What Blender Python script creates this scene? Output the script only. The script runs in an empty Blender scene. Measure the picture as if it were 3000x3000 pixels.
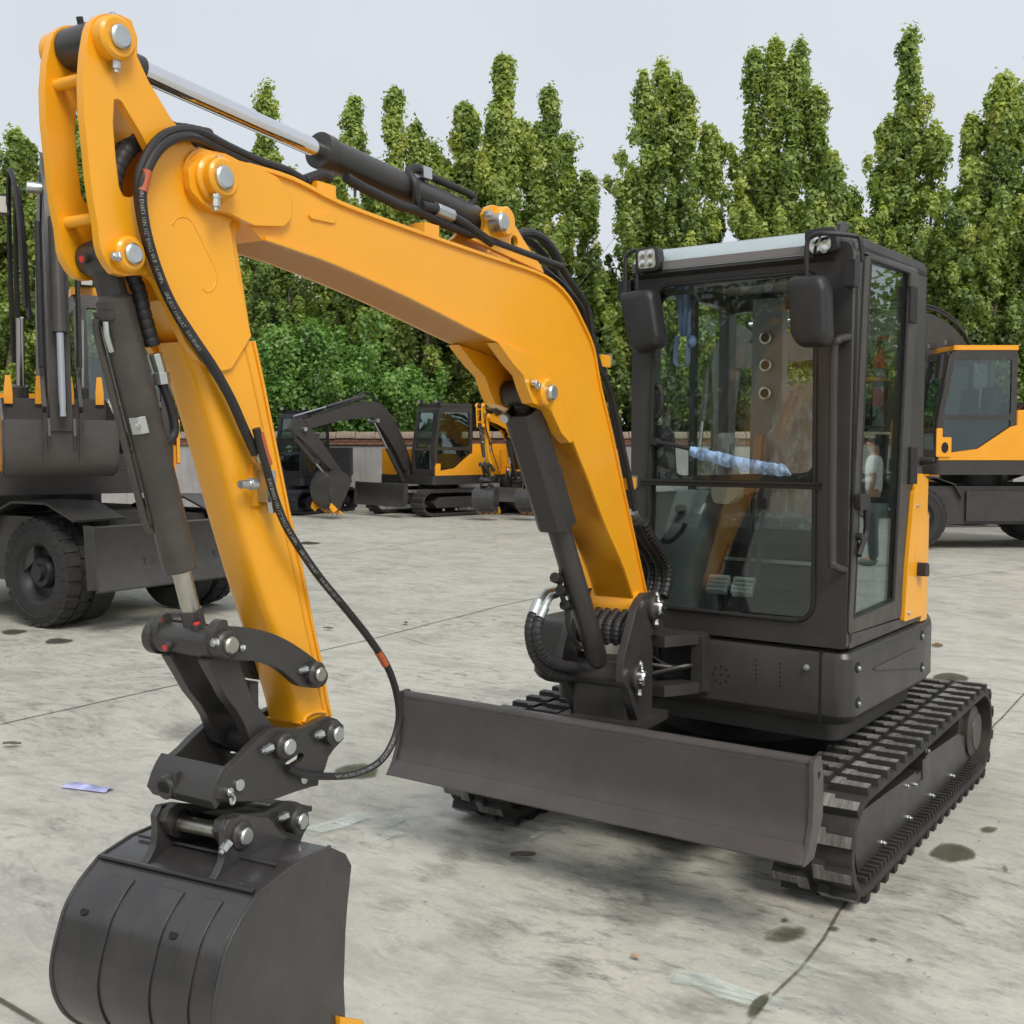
import bpy, bmesh, math, random
import numpy as np
from mathutils import Matrix, Vector
from mathutils.geometry import tessellate_polygon

SC = bpy.context.scene
COL = SC.collection
R = math.radians
PI = math.pi

# ------------------------------------------------------------ camera
cam_data = bpy.data.cameras.new('camera')
cam = bpy.data.objects.new('camera', cam_data)
COL.objects.link(cam)
SC.camera = cam
cam_data.sensor_width = 36.0
cam_data.sensor_fit = 'HORIZONTAL'
cam_data.lens = 36.0 * 3296.0 / 3000.0
cam_data.clip_start = 0.05
cam_data.clip_end = 2000.0
AZ = 0.63879
cam.location = (2.2650, -4.8500, 1.6600)
cam.rotation_euler = (PI / 2 - 0.06061, 0.0, AZ)

# ------------------------------------------------------------ sky, sun, exposure
world = bpy.data.worlds.new('World')
SC.world = world
world.use_nodes = True
wn = world.node_tree
wn.nodes.clear()
SUN_EL, SUN_AZ = R(48), R(120)          # hazy sun behind the camera's right shoulder
sky = wn.nodes.new('ShaderNodeTexSky')
sky.sky_type = 'NISHITA'
sky.sun_disc = False
sky.sun_elevation = SUN_EL
sky.sun_rotation = SUN_AZ
sky.air_density = 1.6
sky.dust_density = 6.0
sky.ozone_density = 1.0
veil = wn.nodes.new('ShaderNodeMix')     # even overcast veil over the blue
veil.data_type = 'RGBA'
veil.inputs[0].default_value = 0.90
veil.inputs[7].default_value = (6.25, 6.56, 7.05, 1.0)
bg = wn.nodes.new('ShaderNodeBackground')
bg.inputs[1].default_value = 0.10
wo = wn.nodes.new('ShaderNodeOutputWorld')
wn.links.new(sky.outputs[0], veil.inputs[6])
wtc = wn.nodes.new('ShaderNodeTexCoord')
cl_n = wn.nodes.new('ShaderNodeTexNoise')          # faint cloud structure
cl_n.inputs['Scale'].default_value = 2.2
cl_n.inputs['Detail'].default_value = 5.0
wn.links.new(wtc.outputs['Generated'], cl_n.inputs['Vector'])
cl_r = wn.nodes.new('ShaderNodeMapRange')
cl_r.inputs[1].default_value = 0.25
cl_r.inputs[2].default_value = 0.75
cl_r.inputs[3].default_value = 0.93
cl_r.inputs[4].default_value = 1.07
wn.links.new(cl_n.outputs[0], cl_r.inputs[0])
cl_m = wn.nodes.new('ShaderNodeVectorMath')
cl_m.operation = 'SCALE'
wn.links.new(veil.outputs[2], cl_m.inputs[0])
wn.links.new(cl_r.outputs[0], cl_m.inputs['Scale'])
wn.links.new(cl_m.outputs[0], bg.inputs[0])
wn.links.new(bg.outputs[0], wo.inputs[0])

sun_d = bpy.data.lights.new('sun', 'SUN')
sun_d.energy = 2.0
sun_d.angle = R(24)
sun_d.color = (1.0, 0.95, 0.86)
sun = bpy.data.objects.new('sun', sun_d)
COL.objects.link(sun)
sd = Vector((math.sin(SUN_AZ) * math.cos(SUN_EL), math.cos(SUN_AZ) * math.cos(SUN_EL), math.sin(SUN_EL)))
sun.rotation_euler = sd.to_track_quat('Z', 'Y').to_euler()

SC.render.engine = 'CYCLES'
SC.view_settings.view_transform = 'Standard'
SC.view_settings.look = 'None'
SC.view_settings.exposure = 0.27
SC.view_settings.gamma = 1.0
SC.view_settings.use_curve_mapping = False
SC.cycles.max_bounces = 6
SC.cycles.diffuse_bounces = 4
SC.cycles.glossy_bounces = 3
SC.cycles.transmission_bounces = 3
SC.cycles.transparent_max_bounces = 10
SC.cycles.adaptive_threshold = 0.03
SC.cycles.caustics_reflective = False
SC.cycles.caustics_refractive = False

# ------------------------------------------------------------ materials
MATS = {}
BEVELS = True


def newmat(name):
    m = bpy.data.materials.new(name)
    m.use_nodes = True
    nt = m.node_tree
    b = nt.nodes.get('Principled BSDF')
    MATS[name] = m
    return m, nt, b


def N(nt, kind, **kw):
    n = nt.nodes.new(kind)
    for k, v in kw.items():
        if k.startswith('i_'):
            n.inputs[int(k[2:])].default_value = v
        else:
            setattr(n, k, v)
    return n


def coords(nt, which='Object', scale=(1, 1, 1), rot=(0, 0, 0)):
    t = N(nt, 'ShaderNodeTexCoord')
    mp = N(nt, 'ShaderNodeMapping')
    mp.inputs['Scale'].default_value = scale
    mp.inputs['Rotation'].default_value = rot
    nt.links.new(t.outputs[which], mp.inputs[0])
    return mp.outputs[0]


def noise(nt, vec, scale, detail=4.0, rough=0.55):
    n = N(nt, 'ShaderNodeTexNoise')
    n.inputs['Scale'].default_value = scale
    n.inputs['Detail'].default_value = detail
    n.inputs['Roughness'].default_value = rough
    nt.links.new(vec, n.inputs['Vector'])
    return n.outputs[0]


def ramp(nt, fac, stops):
    r = N(nt, 'ShaderNodeValToRGB')
    el = r.color_ramp.elements
    while len(el) < len(stops):
        el.new(0.5)
    for e, (p, c) in zip(el, stops):
        e.position = p
        e.color = c if len(c) == 4 else (*c, 1)
    nt.links.new(fac, r.inputs[0])
    return r.outputs[0]


def mixc(nt, fac, a, b, mode='MIX'):
    m = N(nt, 'ShaderNodeMix', data_type='RGBA', blend_type=mode)
    for sock, v in ((m.inputs[0], fac), (m.inputs[6], a), (m.inputs[7], b)):
        if hasattr(v, 'is_linked') or hasattr(v, 'links'):
            nt.links.new(v, sock)
        elif isinstance(v, (int, float)):
            sock.default_value = v
        else:
            sock.default_value = v if len(v) == 4 else (*v, 1)
    return m.outputs[2]


def bump(nt, b, height, strength, dist=0.01, bevel=0.0):
    bn = N(nt, 'ShaderNodeBump')
    bn.inputs['Strength'].default_value = strength
    bn.inputs['Distance'].default_value = dist
    nt.links.new(height, bn.inputs['Height'])
    if bevel and BEVELS:
        bv = N(nt, 'ShaderNodeBevel', samples=4)
        bv.inputs[0].default_value = bevel
        nt.links.new(bv.outputs[0], bn.inputs['Normal'])
    nt.links.new(bn.outputs[0], b.inputs['Normal'])


def paint(name, col, rough=0.4, var=0.12, bev=0.004, coat=0.0, dust=0.0, peel=0.08, metallic=0.0):
    m, nt, b = newmat(name)
    v = coords(nt)
    n1 = noise(nt, v, 3.0, 5)
    n2 = noise(nt, v, 160.0, 2)
    lo = tuple(c * (1 - var) for c in col)
    hi = tuple(min(1, c * (1 + var)) for c in col)
    c = ramp(nt, n1, [(0.3, lo), (0.7, hi)])
    if dust:
        nd = noise(nt, v, 9.0, 6, 0.7)
        f = ramp(nt, nd, [(0.45, (0, 0, 0)), (0.75, (dust, dust, dust))])
        c = mixc(nt, f, c, (0.33, 0.29, 0.24))
    nt.links.new(c, b.inputs['Base Color'])
    rr = ramp(nt, noise(nt, v, 7.0, 4), [(0.3, (rough * 0.85,) * 3), (0.7, (min(1, rough * 1.2),) * 3)])
    nt.links.new(rr, b.inputs['Roughness'])
    b.inputs['Metallic'].default_value = metallic
    b.inputs['Coat Weight'].default_value = coat
    b.inputs['Coat Roughness'].default_value = 0.12
    bump(nt, b, n2, peel, 0.002, bev)
    return m


def plain(name, col, rough=0.5, metallic=0.0, emit=None, var=0.0, bev=0.0):
    m, nt, b = newmat(name)
    b.inputs['Base Color'].default_value = (*col, 1)
    b.inputs['Roughness'].default_value = rough
    b.inputs['Metallic'].default_value = metallic
    v = coords(nt)
    c = ramp(nt, noise(nt, v, 14.0, 4), [(0.3, tuple(x * (1 - var) for x in col)), (0.7, tuple(min(1, x * (1 + var)) for x in col))])
    nt.links.new(c, b.inputs['Base Color'])
    if bev and BEVELS:
        bv = N(nt, 'ShaderNodeBevel', samples=4)
        bv.inputs[0].default_value = bev
        nt.links.new(bv.outputs[0], b.inputs['Normal'])
    return m


def glassmat(name, tint, refl=0.12, dusty=0.0):
    m, nt, b = newmat(name)
    nt.nodes.remove(b)
    out = [n for n in nt.nodes if n.type == 'OUTPUT_MATERIAL'][0]
    tr = N(nt, 'ShaderNodeBsdfTransparent')
    tr.inputs[0].default_value = (*tint, 1)
    gl = N(nt, 'ShaderNodeBsdfGlossy')
    gl.inputs['Roughness'].default_value = 0.0
    gl.inputs['Color'].default_value = (0.95, 1.0, 1.0, 1)
    lw = N(nt, 'ShaderNodeLayerWeight')
    lw.inputs[0].default_value = 0.35
    mr = N(nt, 'ShaderNodeMapRange')
    mr.inputs[3].default_value = refl * 0.5
    mr.inputs[4].default_value = min(1.0, refl * 4.0)
    nt.links.new(lw.outputs['Fresnel'], mr.inputs[0])
    mx = N(nt, 'ShaderNodeMixShader')
    nt.links.new(mr.outputs[0], mx.inputs[0])
    nt.links.new(tr.outputs[0], mx.inputs[1])
    nt.links.new(gl.outputs[0], mx.inputs[2])
    last = mx.outputs[0]
    if dusty:
        df = N(nt, 'ShaderNodeBsdfDiffuse')
        df.inputs[0].default_value = (0.5, 0.5, 0.48, 1)
        v = coords(nt)
        f = ramp(nt, noise(nt, v, 5.0, 8, 0.75), [(0.4, (dusty * .3,) * 3), (0.75, (dusty,) * 3)])
        m2 = N(nt, 'ShaderNodeMixShader')
        nt.links.new(f, m2.inputs[0])
        nt.links.new(last, m2.inputs[1])
        nt.links.new(df.outputs[0], m2.inputs[2])
        last = m2.outputs[0]
    nt.links.new(last, out.inputs[0])
    return m


def filmmat(name, tint, alpha, rough=0.15):
    """thin crumpled plastic film"""
    m, nt, b = newmat(name)
    v = coords(nt)
    b.inputs['Base Color'].default_value = (*tint, 1)
    b.inputs['Roughness'].default_value = rough
    n1 = noise(nt, coords(nt, 'Object', (1.0, 1.0, 0.35)), 34.0, 3, 0.5)
    a = ramp(nt, n1, [(0.40, (alpha * .35,) * 3), (0.66, (min(1, alpha * 1.5),) * 3)])
    nt.links.new(a, b.inputs['Alpha'])
    bump(nt, b, n1, 1.0, 0.02)
    return m


YEL = paint('yellow_paint', (0.85, 0.375, 0.011), 0.33, 0.04, 0.004, 0.22, 0.025, 0.07)
DARK = paint('charcoal_paint', (0.036, 0.0335, 0.032), 0.38, 0.10, 0.005, 0.0, 0.03, 0.12)
DARKD = paint('dusty_charcoal_paint', (0.045, 0.041, 0.036), 0.42, 0.15, 0.005, 0.0, 0.10, 0.15)
BLADE = paint('blade_paint', (0.062, 0.056, 0.054), 0.36, 0.10, 0.004, 0.0, 0.05, 0.12)
BUCKET = paint('bucket_paint', (0.034, 0.032, 0.033), 0.30, 0.18, 0.004, 0.35, 0.06, 0.10)
BLACK = plain('black_plastic', (0.016, 0.015, 0.015), 0.5, 0, None, 0.15, 0.006)
INK = plain('dark_void', (0.008, 0.008, 0.009), 0.8)
CHROME = plain('chrome_rod', (0.78, 0.78, 0.80), 0.10, 1.0, None, 0.02)
ZINC = plain('zinc_steel', (0.56, 0.585, 0.575), 0.38, 1.0, None, 0.10, 0.002)
STEEL = plain('worn_steel', (0.45, 0.43, 0.38), 0.38, 1.0, None, 0.2)
REDP = plain('red_plastic', (0.66, 0.035, 0.025), 0.4)
HOSE = plain('black_hose', (0.016, 0.015, 0.015), 0.45, 0, None, 0.2)
SLEEVE = plain('ribbed_sleeve', (0.022, 0.021, 0.022), 0.55, 0, None, 0.2)
ORANGE = plain('orange_tape', (0.42, 0.09, 0.03), 0.5)
WHITEI = plain('white_ink', (0.30, 0.30, 0.29), 0.6)
LGREY = plain('silver_visor', (0.45, 0.52, 0.53), 0.28, 0.35, None, 0.05)
GREYP = plain('grey_cover', (0.40, 0.37, 0.33), 0.45, 0, None, 0.06)
CABIN = plain('grey_cabin_trim', (0.20, 0.215, 0.225), 0.6, 0, None, 0.1)
BEIGE = plain('beige_lever_base', (0.50, 0.46, 0.40), 0.6)
SEATB = plain('black_seat', (0.028, 0.028, 0.032), 0.7)
BROWN = plain('tan_seat', (0.36, 0.21, 0.14), 0.6, 0, None, 0.1)
GLASS = glassmat('cab_glass', (0.95, 0.985, 0.975), 0.040, 0.008)
GLASSD = glassmat('dark_cab_glass', (0.80, 0.85, 0.83), 0.075, 0.010)
GLASSR = glassmat('door_side_glass', (0.82, 0.88, 0.85), 0.12, 0.008)
FILM = filmmat('clear_film', (0.92, 0.93, 0.95), 0.20)
BLUEFILM = filmmat('blue_film', (0.34, 0.54, 0.86), 0.85, 0.25)
BLUECLOTH = plain('blue_fabric', (0.20, 0.27, 0.45), 0.8, 0, None, 0.15)
LENSW = plain('lamp_lens', (0.62, 0.58, 0.50), 0.12, 0.6)
MIRROR = plain('mirror_face', (0.85, 0.87, 0.88), 0.02, 1.0)


def rubbermat():
    m, nt, b = newmat('track_rubber')
    v = coords(nt, 'Object')
    n1 = noise(nt, v, 6, 6, 0.7)
    g = N(nt, 'ShaderNodeNewGeometry')
    c = ramp(nt, n1, [(0.35, (0.018, 0.017, 0.016)), (0.75, (0.055, 0.048, 0.042))])
    nt.links.new(c, b.inputs['Base Color'])
    b.inputs['Roughness'].default_value = 0.72
    bump(nt, b, noise(nt, v, 60, 3), 0.25, 0.003)
    return m


def lugmat():
    m, nt, b = newmat('scuffed_lug_rubber')
    v = coords(nt, 'Object', (1, 1, 1))
    n1 = noise(nt, coords(nt, 'Object', (70, 9, 9)), 1.0, 4, 0.7)
    oi = N(nt, 'ShaderNodeObjectInfo')
    add = N(nt, 'ShaderNodeMath', operation='MULTIPLY_ADD')
    nt.links.new(oi.outputs['Random'], add.inputs[0])
    add.inputs[1].default_value = 0.22
    nt.links.new(n1, add.inputs[2])
    c = ramp(nt, add.outputs[0], [(0.36, (0.040, 0.038, 0.036)), (0.58, (0.13, 0.125, 0.118)), (0.85, (0.26, 0.255, 0.24))])
    tc_ = N(nt, 'ShaderNodeTexCoord'); sx_ = N(nt, 'ShaderNodeSeparateXYZ')
    nt.links.new(tc_.outputs['Object'], sx_.inputs[0])
    mr_ = N(nt, 'ShaderNodeMapRange'); mr_.inputs[1].default_value = 0.0270; mr_.inputs[2].default_value = 0.0295
    nt.links.new(sx_.outputs[2], mr_.inputs[0])
    c = mixc(nt, mr_.outputs[0], (0.022, 0.021, 0.020), c)
    nt.links.new(c, b.inputs['Base Color'])
    b.inputs['Roughness'].default_value = 0.7
    bump(nt, b, n1, 0.3, 0.003)
    return m


RUBBER = rubbermat()
LUG = lugmat()

# ------------------------------------------------------------ geometry helpers
ID = Matrix.Identity(4)


def frame(origin, ex, ey, ez=(0, 0, 1)):
    m = Matrix.Identity(4)
    for i, e in enumerate((ex, ey, ez)):
        for j in range(3):
            m[j][i] = e[j]
    for j in range(3):
        m[j][3] = origin[j]
    return m


def catmull(pts, n=6, closed=False):
    pts = [Vector(p) for p in pts]
    if len(pts) < 3:
        return pts
    out = []
    m = len(pts)
    rng = range(m if closed else m - 1)
    for i in rng:
        p1, p2 = pts[i], pts[(i + 1) % m]
        p0 = pts[i - 1] if (i > 0 or closed) else p1 * 2 - p2
        p3 = pts[(i + 2) % m] if (i + 2 < m or closed) else p2 * 2 - p1
        for k in range(n):
            t = k / n
            out.append(0.5 * ((2 * p1) + (p2 - p0) * t + (2 * p0 - 5 * p1 + 4 * p2 - p3) * t * t + (3 * p1 - p0 - 3 * p2 + p3) * t ** 3))
    if not closed:
        out.append(pts[-1])
    return out


def smooth2(pts, n=4, closed=True):
    return [(p.x, p.y) for p in catmull([(a, b, 0) for a, b in pts], n, closed)]


def fillet(pts, r, n=5):
    """round the corners of a closed 2-D polygon; r is one radius or one per corner"""
    out = []
    m = len(pts)
    rr = r if isinstance(r, (list, tuple)) else [r] * m
    for i in range(m):
        p = Vector(pts[i]); a = Vector(pts[i - 1]); b = Vector(pts[(i + 1) % m])
        u, v = a - p, b - p
        lu, lv = u.length, v.length
        ri = rr[i]
        if ri <= 0 or lu < 1e-6 or lv < 1e-6:
            out.append((p.x, p.y)); continue
        u /= lu; v /= lv
        ang = math.acos(max(-1, min(1, u.dot(v))))
        if ang > 3.05 or ang < 0.05:
            out.append((p.x, p.y)); continue
        d = min(ri / math.tan(ang / 2), lu * 0.48, lv * 0.48)
        p0, p1 = p + u * d, p + v * d
        for k in range(n + 1):
            t = k / n
            q = p0 * (1 - t) ** 2 + p * 2 * t * (1 - t) + p1 * t * t
            out.append((q.x, q.y))
    return out


def circle2(cx, cy, r, n=24):
    return [(cx + r * math.cos(2 * PI * i / n), cy + r * math.sin(2 * PI * i / n)) for i in range(n)]


class G:
    """collects shapes in one mesh; fr is the local frame that points are given in"""

    def __init__(s, fr=ID):
        s.v = []; s.f = []; s.fr = fr

    def add(s, vs, fs):
        b = len(s.v)
        M = s.fr
        s.v += [tuple(M @ Vector(v)) for v in vs]
        s.f += [tuple(i + b for i in f) for f in fs]
        return s

    def box(s, lo, hi):
        (a, b, c), (d, e, f) = lo, hi
        return s.add([(a, b, c), (d, b, c), (d, e, c), (a, e, c), (a, b, f), (d, b, f), (d, e, f), (a, e, f)],
                     [(0, 3, 2, 1), (4, 5, 6, 7), (0, 1, 5, 4), (1, 2, 6, 5), (2, 3, 7, 6), (3, 0, 4, 7)])

    def prism(s, poly, y0, y1, holes=(), axis='y'):
        """poly in local (x,z) extruded along y (axis='y'), in (x,y) along z, or in (y,z) along x"""
        def P(a, b, t):
            return (a, t, b) if axis == 'y' else ((a, b, t) if axis == 'z' else (t, a, b))
        loops = [list(poly)] + [list(h) for h in holes]
        flat = [p for l in loops for p in l]
        n = len(flat)
        vs = [P(a, b, y0) for a, b in flat] + [P(a, b, y1) for a, b in flat]
        fs = []
        if holes:
            tris = tessellate_polygon([[Vector((a, b, 0)) for a, b in l] for l in loops])
            for t in tris:
                fs.append(tuple(t)); fs.append(tuple(i + n for i in reversed(t)))
        else:
            fs.append(tuple(range(n))); fs.append(tuple(range(2 * n - 1, n - 1, -1)))
        k = 0
        for l in loops:
            m = len(l)
            for i in range(m):
                j = (i + 1) % m
                fs.append((k + i, k + j, k + j + n, k + i + n))
            k += m
        return s.add(vs, fs)

    def cyl(s, p0, p1, r0, r1=None, n=24, cap=True):
        p0, p1 = Vector(p0), Vector(p1)
        r1 = r0 if r1 is None else r1
        d = (p1 - p0).normalized()
        u = d.orthogonal().normalized(); w = d.cross(u)
        vs = []
        for p, r in ((p0, r0), (p1, r1)):
            vs += [p + (u * math.cos(2 * PI * i / n) + w * math.sin(2 * PI * i / n)) * r for i in range(n)]
        fs = [(i, (i + 1) % n, n + (i + 1) % n, n + i) for i in range(n)]
        if cap:
            fs += [tuple(range(n - 1, -1, -1)), tuple(range(n, 2 * n))]
        return s.add(vs, fs)

    def rings(s, p0, p1, prof, n=24):
        """lathe about the line p0-p1: prof = [(t metres along, radius)]"""
        p0, p1 = Vector(p0), Vector(p1)
        d = (p1 - p0).normalized()
        u = d.orthogonal().normalized(); w = d.cross(u)
        vs = []
        for t, r in prof:
            vs += [p0 + d * t + (u * math.cos(2 * PI * i / n) + w * math.sin(2 * PI * i / n)) * r for i in range(n)]
        fs = []
        for k in range(len(prof) - 1):
            for i in range(n):
                j = (i + 1) % n
                fs.append((k * n + i, k * n + j, (k + 1) * n + j, (k + 1) * n + i))
        fs += [tuple(range(n - 1, -1, -1)), tuple(range((len(prof) - 1) * n, len(prof) * n))]
        return s.add(vs, fs)

    def tube(s, pts, r, n=8, sm=6, radii=None):
        P = catmull(pts, sm) if sm else [Vector(p) for p in pts]
        m = len(P)
        vs = []
        up = None
        for i in range(m):
            d = (P[min(i + 1, m - 1)] - P[max(i - 1, 0)])
            d = d.normalized() if d.length > 1e-9 else Vector((0, 0, 1))
            if up is None:
                up = d.orthogonal().normalized()
            up = (up - d * up.dot(d))
            up = up.normalized() if up.length > 1e-6 else d.orthogonal().normalized()
            w = d.cross(up)
            rr = r if radii is None else radii(i / (m - 1), i)
            vs += [P[i] + (up * math.cos(2 * PI * k / n) + w * math.sin(2 * PI * k / n)) * rr for k in range(n)]
        fs = []
        for i in range(m - 1):
            for k in range(n):
                j = (k + 1) % n
                fs.append((i * n + k, i * n + j, (i + 1) * n + j, (i + 1) * n + k))
        fs += [tuple(range(n - 1, -1, -1)), tuple(range((m - 1) * n, m * n))]
        return s.add(vs, fs)

    def sleeve(s, pts, r, pitch=0.022, n=12):
        """hose in a ribbed spiral sleeve"""
        P = catmull(pts, 14)
        L = [0.0]
        for a, b in zip(P, P[1:]):
            L.append(L[-1] + (b - a).length)
        tot = L[-1]
        q = []; rad = []
        k = int(tot / pitch)
        def at(t):
            for i in range(len(L) - 1):
                if L[i + 1] >= t:
                    f = (t - L[i]) / max(1e-9, L[i + 1] - L[i])
                    return P[i].lerp(P[i + 1], f)
            return P[-1]
        for i in range(k):
            for o, rr in ((0.0, r * 0.9), (0.12, r), (0.80, r), (0.92, r * 0.9)):
                q.append(at((i + o) * pitch)); rad.append(rr)
        return s.tube(q, r, n, 0, lambda t, i: rad[i])

    def strip(s, line, th, y0, y1, side=1):
        """plate of thickness th laid along a 2-D (x,z) polyline, from y0 to y1"""
        n = len(line)
        off = []
        for i in range(n):
            a = Vector(line[max(i - 1, 0)]); b = Vector(line[min(i + 1, n - 1)])
            d = (b - a).normalized()
            off.append((line[i][0] - d.y * th * side, line[i][1] + d.x * th * side))
        for i in range(n - 1):
            pass
        vs = []
        for (a, b), (c, e) in zip(line, off):
            vs += [(a, y0, b), (a, y1, b), (c, y1, e), (c, y0, e)]
        fs = []
        for i in range(n - 1):
            o = i * 4
            for k in range(4):
                j = (k + 1) % 4
                fs.append((o + k, o + j, o + 4 + j, o + 4 + k))
        fs += [(3, 2, 1, 0), (n * 4 - 4, n * 4 - 3, n * 4 - 2, n * 4 - 1)]
        return s.add(vs, fs)

    def loft(s, secs, cap=True):
        n = len(secs[0])
        vs = [p for q in secs for p in q]
        fs = []
        for k in range(len(secs) - 1):
            for i in range(n):
                j = (i + 1) % n
                fs.append((k * n + i, k * n + j, (k + 1) * n + j, (k + 1) * n + i))
        if cap:
            fs += [tuple(range(n - 1, -1, -1)), tuple(range((len(secs) - 1) * n, len(secs) * n))]
        return s.add(vs, fs)

    def sheet(s, rows):
        n = len(rows[0])
        vs = [p for q in rows for p in q]
        fs = []
        for k in range(len(rows) - 1):
            for i in range(n - 1):
                fs.append((k * n + i, k * n + i + 1, (k + 1) * n + i + 1, (k + 1) * n + i))
        return s.add(vs, fs)

    def sphere(s, c, r, sc=(1, 1, 1), nu=14, nv=9):
        vs = []; fs = []
        for j in range(nv + 1):
            th = PI * j / nv
            for i in range(nu):
                ph = 2 * PI * i / nu
                vs.append((c[0] + r * sc[0] * math.sin(th) * math.cos(ph), c[1] + r * sc[1] * math.sin(th) * math.sin(ph), c[2] + r * sc[2] * math.cos(th)))
        for j in range(nv):
            for i in range(nu):
                k = (i + 1) % nu
                fs.append((j * nu + i, j * nu + k, (j + 1) * nu + k, (j + 1) * nu + i))
        return s.add(vs, fs)

    def mesh(s, name, mat, smooth=32, fix=True):
        me = bpy.data.meshes.new(name)
        me.from_pydata(s.v, [], s.f)
        if fix:
            bm = bmesh.new(); bm.from_mesh(me)
            bmesh.ops.recalc_face_normals(bm, faces=bm.faces)
            bm.to_mesh(me); bm.free()
        me.materials.append(mat)
        if smooth:
            me.polygons.foreach_set('use_smooth', [True] * len(me.polygons))
            me.set_sharp_from_angle(angle=R(smooth))
        me.update()
        return me


def obj(name, g, mat, parent=None, smooth=32, label=None):
    me = g if isinstance(g, bpy.types.Mesh) else g.mesh(name, mat, smooth)
    o = bpy.data.objects.new(name, me)
    COL.objects.link(o)
    if parent:
        o.parent = parent
    if label:
        o['label'] = label
    return o


def tag(o, label=None, cat=None, group=None, kind=None):
    for k, v in (('label', label), ('category', cat), ('group', group), ('kind', kind)):
        if v:
            o[k] = v
    return o


def empty(name, loc=(0, 0, 0), rz=0.0):
    o = bpy.data.objects.new(name, None)
    COL.objects.link(o)
    o.location = loc
    o.rotation_euler = (0, 0, rz)
    o.empty_display_size = 0.2
    return o


KIDS = {}


def copy_tree(o, parent=None, skip=()):
    """a copy of a thing with copies of its parts and sub-parts (mesh data shared)"""
    c = o.copy()
    COL.objects.link(c)
    c.parent = parent
    for ch in o.children:
        if ch.name.split('.')[0] not in skip:
            copy_tree(ch, c, skip)
    return c


# yard frame: x to the right of the photographer, y straight ahead, origin under the camera
HV = (-math.sin(AZ), math.cos(AZ), 0.0)
RV = (math.cos(AZ), math.sin(AZ), 0.0)
YARD = frame((2.2650, -4.8500, 0), RV, HV)


def yard(x, y, z=0.0):
    return YARD @ Vector((x, y, z))

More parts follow.
